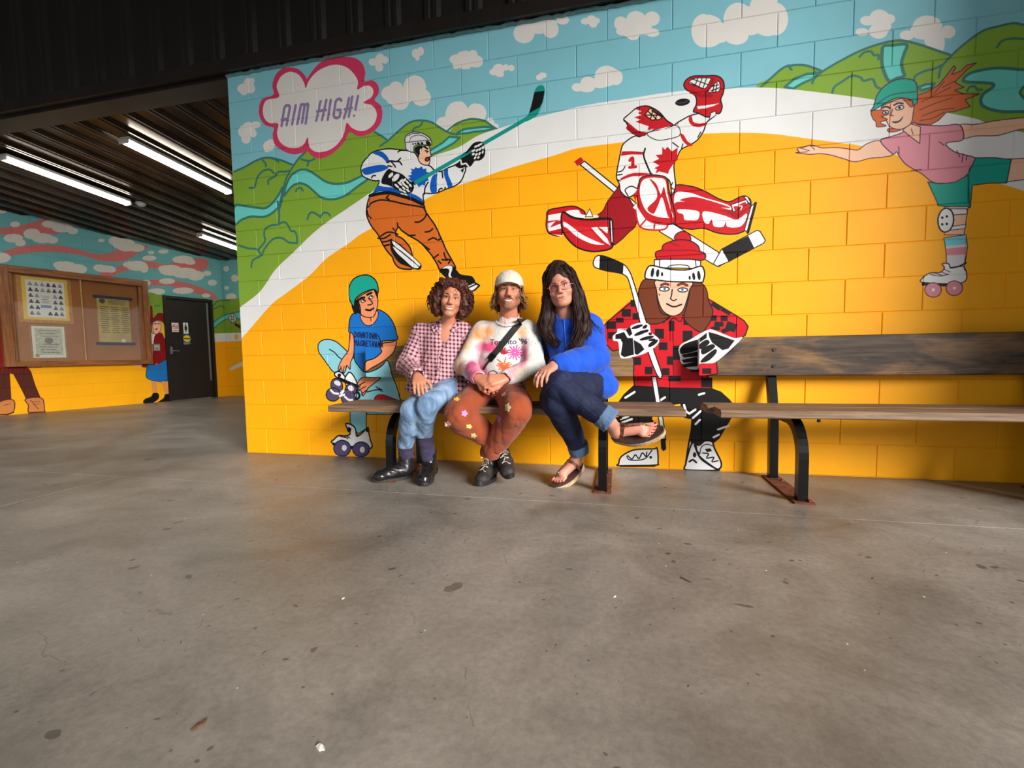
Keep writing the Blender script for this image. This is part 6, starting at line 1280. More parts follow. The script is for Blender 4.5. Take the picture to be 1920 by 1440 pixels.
for i in range(N_):
    a, b = 2 * math.pi * i / N_, 2 * math.pi * (i + 1) / N_
    ring.disc([LMX @ Vector((cc[0] + r * math.cos(t), -D0 - .0035 - .0, cc[1] + r * math.sin(t))) for r, t in ((.036, a), (.048, a), (.048, b), (.036, b))], .001, tuple(LN))
ring.disc([LMX @ Vector((cc[0] + x, -D0 - .0035, cc[1] + z)) for x, z in ((-.034, .026), (-.026, .034), (.034, -.026), (.026, -.034))], .0012, tuple(LN))
ring.build('prohibition_ring', m_red, sg)
MB().box(2.378, 2.43, -D0 - .0055, -D0 - .0045, 1.419, 1.431, mtx=LMX).build('cigarette', m_blk, sg)
MB().box(2.36, 2.447, -D0 - .0045, -D0 - .0035, 1.342, 1.358, mtx=LMX).build('caption', m_red, sg)
sg = plate('washroom_sign', 2.545, 2.632, 1.297, 1.512, D0, .003, m_paper, "white women's washroom sign with black figure on the dark door", 'sign')
cx = 2.588
lw_shape(circ(cx, 1.48, .013), D0 + .0032, .001, 'figure_head', m_blk, sg)
lw_shape([(cx - .012, 1.462), (cx + .012, 1.462), (cx + .026, 1.40), (cx + .018, 1.395), (cx + .026, 1.365), (cx + .008, 1.365), (cx + .007, 1.318), (cx - .007, 1.318), (cx - .008, 1.365), (cx - .026, 1.365), (cx - .018, 1.395), (cx - .026, 1.40)], D0 + .0032, .001, 'figure_body', m_blk, sg)
sg = plate('notice_sign', 2.528, 2.666, 1.085, 1.285, D0, .003, M('sign_blue', (44, 66, 128), .5, 0, .02), 'blue notice with round yellow panel below the washroom sign', 'sign')
lw_shape(circ(2.597, 1.20, .066, 20), D0 + .0032, .001, 'yellow_disc', M('sign_yellow', (236, 206, 30), .5, 0, .02), sg)
MB().box(2.535, 2.659, -D0 - .0055, -D0 - .0044, 1.19, 1.208, mtx=LMX).build('dark_band', m_blk, sg)
for i in range(3): MB().box(2.54, 2.654 - .02 * i, -D0 - .0045, -D0 - .0035, 1.115 - i * .012, 1.119 - i * .012, mtx=LMX).build('text_line', m_paper, sg)
t_ = plate('wall_control_box', 2.0, 2.105, .958, 1.086, .0, .035, M('grey_plastic', (120, 118, 112), .5), 'small grey control box mounted on wall beside the notice case', 'control box')
MB().box(2.012, 2.093, -.0362, -.035, .975, 1.07, mtx=LMX).build('face_plate', M('pale_grey_plastic', (168, 168, 160), .45), t_)
MB().box(2.03, 2.075, -.0372, -.0362, 1.0, 1.012, mtx=LMX).build('marking', m_blk, t_)

# glazed notice case
def wood_nodes(t, p, along, cols, sc=1.0):
    sv = [16.0 * sc] * 3; sv[along] = 1.1 * sc
    a = t.noise(t.scale(p, tuple(sv)), 2.0, 6, .62, .8); b = t.noise(t.scale(p, (1.3, 1.3, 3.2)), 1.8, 4, .6, .5); sv2 = [120.] * 3; sv2[along] = 5.
    f_ = t.noise(t.scale(p, tuple(sv2)), 1.0, 3, .6)
    c = t.ramp(a, [(.28, cols[0]), (.5, cols[1]), (.72, cols[2])])
    c = t.mix(t.ramp(b, [(.45, (0, 0, 0)), (.74, (1, 1, 1))]), c, t.mix(.65, c, cols[3]))
    return t.mix(.5, c, t.ramp(f_, [(.32, (.45, .43, .41)), (.6, (1.08, 1.08, 1.08))]), 'MULTIPLY'), f_
def wood(name, rgbs, along=0, rough=.55, sc=1.0):
    t = NT(name); p = t.obj(); c, f_ = wood_nodes(t, p, along, [srgb(q) for q in rgbs], sc); t.base(c); t.set(rough); t.bump(f_, .35, .002)
    return t.m
m_oak_h = wood('oak_rail', [(104, 58, 26), (150, 92, 46), (176, 116, 62), (120, 70, 34)], 0, .4)
m_oak_v = wood('oak_stile', [(104, 58, 26), (150, 92, 46), (176, 116, 62), (120, 70, 34)], 2, .4)
def cork():
    t = NT('cork_panel'); p = t.obj(); a = t.noise(p, 55, 4, .7); b = t.noise(p, 3, 3)
    c = t.mix(.5, t.ramp(a, [(.3, srgb((150, 90, 40))), (.7, srgb((186, 122, 64)))]), t.ramp(b, [(.3, srgb((156, 96, 46))), (.7, srgb((184, 120, 64)))]))
    t.base(c); t.set(.85); t.bump(a, .3, .003); return t.m
nc = tag(empty('notice_case', LW(1.03, 0, .72), LANG), 'oak framed glass notice case with cork back on the left mural wall', 'notice board')
b0 = Vector((1.03, 0, .72))
def case(name, s0, s1, y0, y1, z0, z1, mat, bev=.004, par=None):
    return MB().box(s0 - b0.x, s1 - b0.x, -y1, -y0, z0 - b0.z, z1 - b0.z, bev).build(name, mat, par or nc)
case('cork_back', .13, 1.93, .004, .02, .735, 2.19, cork(), 0)
case('frame_stile', .075, .185, .0, .105, .72, 2.22, m_oak_v); case('frame_stile', 1.86, 1.945, .0, .105, .72, 2.22, m_oak_v)
case('frame_rail', .185, 1.86, .0, .105, 2.12, 2.22, m_oak_h); case('frame_rail', .185, 1.86, .0, .105, .72, .795, m_oak_h)
case('inner_stop', .185, .225, .02, .07, .795, 2.12, m_oak_v, .002); case('inner_stop', 1.80, 1.86, .02, .07, .795, 2.12, m_oak_v, .002)
def glass():
    t = NT('case_glass'); t.t.nodes.remove(t.b)
    tr_ = t.n('ShaderNodeBsdfTransparent'); tr_.inputs[0].default_value = (.96, .97, .96, 1); gl = t.n('ShaderNodeBsdfGlossy'); gl.inputs['Roughness'].default_value = .03
    f_ = t.n('ShaderNodeFresnel'); f_.inputs[0].default_value = 1.5; mx = t.n('ShaderNodeMixShader')
    t.link(f_.outputs[0], mx.inputs[0]); t.link(tr_.outputs[0], mx.inputs[1]); t.link(gl.outputs[0], mx.inputs[2]); t.link(mx.outputs[0], t.out.inputs[0])
    return t.m
m_glass = glass()
case('glass_pane', .225, 1.02, .074, .078, .80, 2.115, m_glass, 0); case('glass_pane', 1.00, 1.80, .082, .086, .80, 2.115, m_glass, 0)
case('pane_edge', .998, 1.012, .070, .088, .80, 2.115, M('oak_light', (196, 140, 84), .45, 0, .1), .001)
# papers in the case
def sheet(name, s0, s1, z0, z1, mat, label, off=.021, cat='paper', tilt=0.0):
    e_ = tag(empty(name, LW((s0 + s1) / 2, off, (z0 + z1) / 2), LANG), label, cat); e_.rotation_euler.y = tilt; w, h_ = (s1 - s0) / 2, (z1 - z0) / 2
    return e_, w, h_
def flat(par, name, x0, x1, z0, z1, y, mat, th=.0008): return MB().box(x0, x1, -y - th, -y, z0, z1).build(name, mat, par)
e_, w, h_ = sheet('photo_chart', .275, .90, 1.395, 2.10, None, 'yellow bordered chart of portrait photos on a wood backing in the case', .021, 'chart')
flat(e_, 'backing_board', -w, w, -h_, h_, 0, M('backing_wood', (198, 138, 74), .5, 0, .1), .008)
flat(e_, 'yellow_mount', -w + .055, w - .045, -h_ + .045, h_ - .01, .0085, M('mount_yellow', (240, 200, 84), .6, 0, .03)); flat(e_, 'chart_sheet', -w + .10, w - .085, -h_ + .085, h_ - .055, .0095, m_paper)
rr = random.Random(11); mph = [M('portrait_tone_%s' % q[0], q[1], .5, 0, .2, 60) for q in (('grey', (96, 92, 100)), ('navy', (60, 62, 92)), ('warm', (140, 112, 104)), ('pale', (150, 154, 168)))]
gx0, gx1, gz0, gz1 = -w + .115, w - .10, -h_ + .10, h_ - .07
for r in range(6):
    for c in range(6):
        if (r in (2, 3, 4) and c in (2, 3)) or (r == 5 and c in (2,)): continue
        cw = (gx1 - gx0) / 6; ch = (gz1 - gz0) / 6; x = gx0 + cw * c; z = gz1 - ch * (r + 1)
        ph = MB().box(x + cw * .16, x + cw * .86, -.0108, -.0104, z + ch * .22, z + ch * .52).ball((x + cw * .5, -.0106, z + ch * .66), (cw * .2, .0006, ch * .2), 8, 5)
        ph.build('portrait', mph[rr.randrange(4)], e_)
for i in range(5): flat(e_, 'title_line', -.05 + .012 * (i % 2), .05 - .01 * (i % 3), .06 - .026 * i, .066 - .026 * i, .0104, mph[0])
flat(e_, 'blue_caption', -.06, .06, -.12, -.075, .0104, M('caption_blue', (120, 146, 190), .5))
e_, w, h_ = sheet('framed_certificate', .375, .80, .835, 1.362, None, 'pale printed certificate with gold seal below the photo chart', .021, 'certificate')
flat(e_, 'holder', -w, w, -h_, h_, 0, M('holder_tan', (168, 122, 84), .5), .006); flat(e_, 'sheet', -w + .025, w - .022, -h_ + .018, h_ - .02, .0065, M('certificate_paper', (226, 220, 204), .6, 0, .03)); flat(e_, 'print_panel', -w + .06, w - .055, -h_ + .06, h_ - .05, .0075, M('certificate_tint', (190, 188, 172), .6, 0, .1, 30))
for i in range(9):
    if 2 < i < 5: continue
    flat(e_, 'text_line', -.12 + .02 * (i % 3), .12 - .02 * ((i + 1) % 3), .17 - .042 * i, .178 - .042 * i, .0085, M('ink_grey', (96, 94, 88), .6))
MB().ball((0, -.009, .02), (.05, .0008, .05), 14, 6).build('crest', M('crest_grey', (128, 126, 112), .6, 0, .2, 80), e_); MB().ball((-w + .07, -.009, -h_ + .05), (.028, .0008, .028), 12, 6).build('gold_seal', M('seal_gold', (178, 150, 80), .4), e_)
e_, w, h_ = sheet('gold_scroll', 1.20, 1.70, 1.085, 1.875, None, 'gold membership scroll hung between two dark blue rods in the case', .03, 'scroll')
def goldsheet():
    t = NT('gold_sheet'); p = t.obj(); a = t.noise(p, 4, 3); t.base(t.ramp(a, [(.3, srgb((196, 166, 92))), (.7, srgb((222, 194, 120)))])); t.set(.32, .35); return t.m
flat(e_, 'scroll_sheet', -w + .015, w - .03, -h_, h_, 0, goldsheet(), .002)
m_rod = M('dark_blue_plastic', (58, 52, 92), .4)
for zz, nm in ((h_, 'rod'), (-h_, 'rod')): MB().box(-w - .03, w + .02, -.018, .004, zz - .022, zz + .022, .004).build(nm, m_rod, e_)
m_ink = M('scroll_ink', (92, 78, 48), .6)
MB().ball((-w + .09, -.0025, h_ - .07), (.042, .0006, .042), 14, 6).build('emblem', m_ink, e_)
for c in range(3):
    for r in range(13):
        x0 = -w + .05 + c * .145; flat(e_, 'name_line', x0 + .008 * ((r + c) % 3), x0 + .125 - .012 * ((r * 2 + c) % 3), h_ - .17 - r * .036, h_ - .160 - r * .036, .0022, m_ink, .0004)
for r in range(4): flat(e_, 'heading_line', -w + .17, w - .07 - .02 * (r % 2), h_ - .05 - r * .022, h_ - .043 - r * .022, .0022, m_ink, .0004)
flat(e_, 'price_tag', .07, .13, -h_ + .01, -h_ + .08, .003, m_paper)

# strip lights and detector on the bay ceiling
def emit(name, rgb, st):
    t = NT(name); t.b.inputs['Emission Color'].default_value = (*rgb, 1); t.b.inputs['Emission Strength'].default_value = st; t.base((.9, .9, .9)); return t.m
m_lamp = emit('lit_diffuser', (1.0, .88, .72), 27.0); m_fix = M('white_enamel', (214, 212, 208), .4, 0, .02)
for i, (x, y0, y1, lb) in enumerate(((-3.49, .58, 1.90, 'lit strip light nearest the notice case, leftmost in view'), (-1.82, .61, 1.90, 'lit strip light nearest the end of the big mural wall'), (-3.74, 3.23, 4.50, 'lit strip light furthest back, above the dark door'))):
    zc = 3.16 - SL * (y0 + y1) / 2 - .062; L_ = (y1 - y0) / 2
    e_ = tag(empty('strip_light', (x, (y0 + y1) / 2, zc)), lb, 'ceiling light', 'strip lights on the bay ceiling'); e_.rotation_euler.x = -math.atan(SL)
    MB().box(-.06, .06, -L_, L_, -.005, .028, .006).build('housing', m_fix, e_)
    d = MB(); n = 8; vs_ = []
    for yy in (-L_ + .012, L_ - .012):
        for k in range(n + 1):
            a = math.pi * k / n; vs_.append((.052 * math.cos(a), yy, -.006 - .042 * math.sin(a)))
    fs = [(k, k + 1, n + 2 + k, n + 1 + k) for k in range(n)] + [tuple(range(n, -1, -1)), tuple(range(n + 1, 2 * n + 2))]
    d.add(vs_, fs).build('diffuser', m_lamp, e_)
    for s_ in (-1, 1): MB().box(-.058, .058, s_ * L_ - .012, s_ * L_ + .012, -.045, .0, .006).build('end_cap', m_fix, e_)
sd = tag(empty('smoke_detector', (-3.47, 2.06, 3.16 - SL * 2.06 - .03)), 'round pale smoke detector on ceiling beside a strip light', 'smoke detector')
MB().tube([(0, 0, 0), (0, 0, .025)], .062, 18).build('base', m_fix, sd); MB().tube([(0, 0, -.03), (0, 0, -.012), (0, 0, 0)], [.03, .05, .055], 18).build('cover', m_fix, sd)

# ================================================================== BENCHES
YB = -.11; KB = (YB - CAMP[1]) / (-CAMP[1])
FIG = [o for o in WALL_OPS if o[5] == 'F']
def on_board(P): return np.array((CAMP[0], CAMP[2])) + (P - (CAMP[0], CAMP[2])) * KB
m_black = dark_metal('black_enamel_steel', (15, 15, 16), .22); m_rust = M('rusted_plate', (104, 56, 36), .8, .2, .2, 25, .4)
m_bolt = M('bolt_steel', (70, 66, 62), .4, .8)
DRY = [(80, 60, 40), (128, 100, 68), (158, 126, 88), (100, 76, 52)]; GREY = [(42, 35, 30), (72, 60, 51), (98, 82, 67), (168, 126, 82)]
SEATW = [(84, 62, 44), (124, 98, 72), (152, 124, 94), (104, 82, 62)]
def bench(x0, x1, legs, bz0, bz1, cols, label, bx0, bx1, dxf):
    b = tag(empty('park_bench', (x0, -.35, 0)), label, 'bench', 'wooden benches along the mural wall')
    o3 = (x0, -.35, 0)
    def T_(p): return (p[0] - o3[0], p[1] - o3[1], p[2] - o3[2])
    def bx(name, a, c, d, e, f, g, mat, bev=.004): return MB().box(a - o3[0], c - o3[0], d - o3[1], e - o3[1], f, g, bev).build(name, mat, b)
    mw = wood('seat_wood_' + label.split()[0], SEATW, 0, .6)
    bx('seat_plank', x0 + dxf, x1 + (dxf if x0 < 3 else .02), -.605, -.415, .440, .482, mw, .006); bx('seat_plank', x0, x1 - .02, -.405, -.215, .440, .482, mw, .006)
    im = paint('board_paint_' + label.split()[0], FIG, bx0, bx1, bz0, bz1, 560, on_board)
    mb = painted_material('painted_board_' + label.split()[0], im, (1, 0, 0), bx0, bx1 - bx0, bz0, bz1 - bz0, lambda t, p: wood_nodes(t, p, 0, [srgb(q) for q in cols])[0])
    bx('back_board', bx0, bx1, YB, YB + .038, bz0, bz1, mb, .005)
    for x in legs:
        MB().tube([T_(p) for p in ((x, -.125, .006), (x, -.115, .40), (x, -.10, .46), (x, -.052, .64), (x, -.047, .84))], .034, 4, True, True).build('back_post', m_black, b)
        arc = [(x, -.57, .006), (x, -.57, .225)] + [(x, -.57 + .17 * (1 - math.cos(a)), .225 + .19 * math.sin(a)) for a in [math.pi / 2 * i / 9 for i in range(1, 10)]] + [(x, -.13, .415)]
        MB().tube([T_(p) for p in arc], .034, 4, True, True, (1, 0, 0)).build('leg', m_black, b)
        pl = bx('base_plate', x - .05, x + .05, -.625, -.075, 0, .008, m_rust, .002)
        for yy in (-.60, -.47, -.20): MB().tube([T_((x + .03, yy, .008)), T_((x + .03, yy, .018))], .010, 6).build('bolt', m_rust, b)
        bx('seat_bracket', x - .03, x + .13, -.52, -.28, .4325, .4395, m_black, .001)
        MB().tube([T_((x + .10, -.50, .433)), T_((x + .10, -.50, .412))], .009, 6).build('bolt', m_bolt, b)
        for zz in (.70, .80): MB().tube([T_((x, YB + .002, zz)), T_((x, YB - .006, zz))], .011, 10).build('bolt', m_bolt, b)
    return b
bench(1.265, 3.465, (1.70, 3.03), .637, .868, DRY, 'bench the three people sit on, wooden seat and back on black steel legs', 1.265, 3.463, .012)
bench(3.615, 5.80, (4.055, 5.40), .640, .880, GREY, 'empty weathered bench on the right with grey-brown planks and black legs', 3.618, 5.82, .03)

# litter on the concrete
def crumple(name, loc, size, mat, label, cat, seed):
    r = random.Random(seed); b = MB(); n = 9; pts = []
    for i in range(n):
        a = 2 * math.pi * i / n; q = r.uniform(.6, 1.1); pts.append((size[0] * q * math.cos(a), size[1] * q * math.sin(a), size[2] * r.uniform(.1, .9)))
    v = [(0, 0, size[2] * 1.0)] + pts + [(p[0] * .9, p[1] * .9, 0) for p in pts]
    f_ = [(0, 1 + i, 1 + (i + 1) % n) for i in range(n)] + [(1 + i, 1 + n + i, 1 + n + (i + 1) % n, 1 + (i + 1) % n) for i in range(n)] + [tuple(range(2 * n, n, -1))]
    o = b.add(v, f_).build(name, mat); o.location = loc; o.rotation_euler.z = r.uniform(0, 3); return tag(o, label, cat, 'litter on the concrete floor')
m_leafd = M('dead_leaf', (92, 62, 44), .7, 0, .2, 30); m_chip = M('pale_chip', (224, 220, 212), .6, 0, .03)
crumple('paper_scrap', (2.515, -2.426, 0), (.014, .007, .006), m_chip, 'crumpled pale paper scrap at the bottom edge of the floor', 'litter', 1)
crumple('dead_leaf', (2.22, -2.433, 0), (.018, .006, .006), m_leafd, 'curled brown dead leaf lying in the left foreground', 'leaf', 2)
crumple('paint_chip', (2.225, -1.906, 0), (.008, .006, .002), m_chip, 'small bright white paint chip on the middle of the floor', 'litter', 3)
crumple('dead_leaf', (3.34, -1.56, 0), (.030, .004, .003), m_leafd, 'thin brown leaf sliver in front of the third person', 'leaf', 4)
crumple('paint_chip', (3.10, -1.72, 0), (.007, .004, .002), m_chip, 'tiny white paint chip beside the leaf sliver', 'litter', 5)

# ================================================================== PEOPLE: smooth solid modelling on a grid, meshed with surface nets
V3 = lambda *a: np.array(a, float)
class Field:
    def __init__(s, lo, hi, h):
        s.h = h; s.lo = np.array(lo, float); s.n = np.ceil((np.array(hi, float) - s.lo) / h).astype(int) + 1
        s.a = np.full(s.n, .12, np.float32)
    def _sub(s, lo, hi):
        i0 = np.clip(np.floor((lo - s.lo) / s.h).astype(int), 0, s.n); i1 = np.clip(np.ceil((hi - s.lo) / s.h).astype(int) + 1, 0, s.n)
        if np.any(i1 <= i0): return None
        sl = tuple(slice(a, b) for a, b in zip(i0, i1))
        ax = [(s.lo[k] + np.arange(i0[k], i1[k]) * s.h).astype(np.float32) for k in range(3)]
        return sl, ax[0][:, None, None], ax[1][None, :, None], ax[2][None, None, :]
    def _put(s, sl, d, k, op):
        a = s.a[sl]
        if op == 'sub':
            hh = np.clip(.5 - .5 * (a + d) / k, 0, 1); s.a[sl] = a * (1 - hh) - d * hh + k * hh * (1 - hh)
        else:
            hh = np.clip(.5 + .5 * (a - d) / k, 0, 1); s.a[sl] = a * (1 - hh) + d * hh - k * hh * (1 - hh)
    def cap(s, a, b, ra, rb=None, k=.02, op='add', sq=None):
        a = V3(*a); b = V3(*b); rb = ra if rb is None else rb; m = max(ra, rb) + k + 4 * s.h
        r = s._sub(np.minimum(a, b) - m, np.maximum(a, b) + m)
        if r is None: return s
        sl, x, y, z = r; d = b - a; L2 = max(float(d @ d), 1e-9)
        t = np.clip(((x - a[0]) * d[0] + (y - a[1]) * d[1] + (z - a[2]) * d[2]) / L2, 0, 1)
        q = np.sqrt((x - a[0] - t * d[0]) ** 2 + (y - a[1] - t * d[1]) ** 2 + (z - a[2] - t * d[2]) ** 2)
        s._put(sl, q - (ra + (rb - ra) * t), k, op); return s
    def chain(s, pts, rs, k=.02):
        for i in range(len(pts) - 1): s.cap(pts[i], pts[i + 1], rs[i], rs[i + 1], k)
        return s
    def ell(s, c, r, R_=None, k=.02, op='add'):
        c = V3(*c); r = V3(*r); m = r.max() + k + 4 * s.h; q = s._sub(c - m, c + m)
        if q is None: return s
        sl, x, y, z = q; x = x - c[0]; y = y - c[1]; z = z - c[2]
        if R_ is not None: x, y, z = [R_[0, i] * x + R_[1, i] * y + R_[2, i] * z for i in range(3)]
        k0 = np.sqrt((x / r[0]) ** 2 + (y / r[1]) ** 2 + (z / r[2]) ** 2); k1 = np.sqrt((x / r[0] ** 2) ** 2 + (y / r[1] ** 2) ** 2 + (z / r[2] ** 2) ** 2)
        s._put(sl, k0 * (k0 - 1) / np.maximum(k1, 1e-6), k, op); return s
    def coords(s):
        ax = [(s.lo[k] + np.arange(s.n[k]) * s.h).astype(np.float32) for k in range(3)]
        return ax[0][:, None, None], ax[1][None, :, None], ax[2][None, None, :]
    def folds(s, amp, freq, seed, aniso=(1, 1, 1)):
        idx = np.nonzero(np.abs(s.a) < .035); P = np.stack(idx, 1) * s.h + s.lo
        s.a[idx] += (amp * waves(P * np.array(aniso), freq, seed)).astype(np.float32); return s
    def keep(s, fn):
        x, y, z = s.coords(); s.a = np.maximum(s.a, fn(x, y, z).astype(np.float32)); return s
    def mesh(s):
        a = s.a; n = s.n; g = a < 0; c = n - 1
        tot = np.zeros(c, np.uint8)
        off = [(i, j, k) for i in (0, 1) for j in (0, 1) for k in (0, 1)]
        for o in off: tot += g[o[0]:o[0] + c[0], o[1]:o[1] + c[1], o[2]:o[2] + c[2]]
        act = np.nonzero((tot > 0) & (tot < 8)); N = len(act[0])
        ids = np.full(c, -1, np.int32); ids[act] = np.arange(N)
        val = np.stack([a[act[0] + o[0], act[1] + o[1], act[2] + o[2]] for o in off], 1)
        P = np.zeros((N, 3)); cnt = np.zeros(N)
        for e0 in range(8):
            for ax, bit in ((0, 4), (1, 2), (2, 1)):
                if e0 & bit: continue
                e1 = e0 | bit; v0 = val[:, e0]; v1 = val[:, e1]; m = (v0 < 0) != (v1 < 0)
                t = v0[m] / (v0[m] - v1[m]); q = np.tile(np.array(off[e0], float), (m.sum(), 1)); q[:, ax] += t
                P[m] += q; cnt[m] += 1
        P = P / cnt[:, None] + np.stack(act, 1); P = P * s.h + s.lo
        F_ = []
        for ax in range(3):
            u, w = (ax + 1) % 3, (ax + 2) % 3
            sl0 = [slice(None)] * 3; sl1 = [slice(None)] * 3; sl0[ax] = slice(0, -1); sl1[ax] = slice(1, None)
            for k_ in (u, w): sl0[k_] = slice(1, -1); sl1[k_] = slice(1, -1)
            A = g[tuple(sl0)]; B = g[tuple(sl1)]
            for inside, flip in ((A & ~B, False), (~A & B, True)):
                I = np.stack(np.nonzero(inside), 1); I[:, u] += 1; I[:, w] += 1
                if not len(I): continue
                q = []
                for du, dw in ((-1, -1), (0, -1), (0, 0), (-1, 0)):
                    J_ = I.copy(); J_[:, u] += du; J_[:, w] += dw; q.append(ids[J_[:, 0], J_[:, 1], J_[:, 2]])
                q = np.stack(q, 1); F_.append(q[:, ::-1] if flip else q)
        F_ = np.vstack(F_); F_ = F_[(F_ >= 0).all(1)]
        return P, F_
def waves(P, freq, seed):
    r = np.random.default_rng(seed); out = np.zeros(len(P))
    W_ = np.stack([np.sin(P @ (r.normal(size=3) * freq * .6) + r.uniform(0, 6)) for _ in range(3)], 1) * .35 / 1.0
    for i in range(7):
        d = r.normal(size=3); d /= np.linalg.norm(d); q = np.sin(P @ d * freq * r.uniform(.6, 1.7) + W_[:, i % 3] * 4 + r.uniform(0, 6)); out += (q if i % 2 else 1.2 - 2.4 * np.sqrt(np.abs(q) + .02))
    return out / 3.0
def mesh_obj(name, PF, mat, parent, smooth=True, relax=1):
    P, F_ = PF
    if relax:
        E_ = np.vstack([F_[:, [0, 1]], F_[:, [1, 2]], F_[:, [2, 3]], F_[:, [3, 0]]])
        for _ in range(relax):
            S = np.zeros_like(P); cn = np.zeros(len(P))
            np.add.at(S, E_[:, 0], P[E_[:, 1]]); np.add.at(S, E_[:, 1], P[E_[:, 0]]); np.add.at(cn, E_.ravel(), 1)
            P = P * .5 + .5 * S / np.maximum(cn, 1)[:, None]
    me = bpy.data.meshes.new(name); Q = P - np.array(parent.location)
    me.vertices.add(len(Q)); me.vertices.foreach_set('co', Q.astype(np.float32).ravel())
    me.loops.add(F_.size); me.loops.foreach_set('vertex_index', F_.astype(np.int32).ravel())
    me.polygons.add(len(F_)); me.polygons.foreach_set('loop_start', (np.arange(len(F_)) * 4).astype(np.int32)); 
    me.update(calc_edges=True); me.validate()
    o = link(name, me, mat, parent, smooth); return o, P
def bvh(P, F_): return BVHTree.FromPolygons([tuple(p) for p in P], [tuple(int(i) for i in f) for f in F_])
def at_root(b, root):     # MB in world coordinates -> local to root
    r = root.location; b.v = [(p[0] - r.x, p[1] - r.y, p[2] - r.z) for p in b.v]; return b
def nrm(v): v = np.array(v, float); return v / np.linalg.norm(v)

def hand(F, wrist, fdir, back, thumb_side, curls, th=(.62, .6, -.25), sz=1.0, k=.008, spread=.06):
    """palm, four unequal jointed fingers and a thumb leaving the side of the palm; returns fingertips and ring position"""
    w = V3(*wrist); y = nrm(fdir); z = V3(*back); z = nrm(z - y * (z @ y)); x = np.cross(y, z) * thumb_side
    g = lambda a, b, c: w + (x * a + y * b + z * c) * sz
    kn = [(.030, .088), (.010, .093), (-.010, .089), (-.029, .079)]; ln = [(.042, .025, .021), (.046, .029, .022), (.042, .027, .021), (.033, .020, .018)]
    F.ell(g(0, .05, -.002), (.036 * sz, .05 * sz, .016 * sz), np.stack([x, y, z], 1), k * 1.5)
    joints = []
    for i in range(4):
        a0 = g(kn[i][0], kn[i][1], .002); F.cap(g(kn[i][0] * .45, .005, 0), a0, .017 * sz, .0125 * sz, k * 1.5)
        ang = 0; p = a0; sp = (1.5 - i) * spread; dd = nrm(y + x * sp); chain = [p]
        for j in range(3):
            ang += curls[i][j]; d = dd * math.cos(ang) - z * math.sin(ang); q = p + d * ln[i][j] * sz
            r0 = (.0105, .0092, .0084)[j] * sz; F.cap(p, q, r0, r0 * .9, k * .5); p = q; chain.append(p)
        joints.append(chain)
    t0 = g(.022, .022, -.006); t1 = t0 + nrm(x * th[0] + y * th[1] + z * th[2]) * .044 * sz; t2 = t1 + nrm(x * th[0] * .35 + y * (th[1] + .2) + z * th[2]) * .031 * sz; t3 = t2 + nrm(x * th[0] * .1 + y * (th[1] + .3) + z * (th[2] - .1)) * .024 * sz
    F.cap(g(.008, .01, -.004), t1, .019 * sz, .013 * sz, k); F.cap(t1, t2, .012 * sz, .0105 * sz, k * .6); F.cap(t2, t3, .0105 * sz, .0085 * sz, k * .6)
    return joints

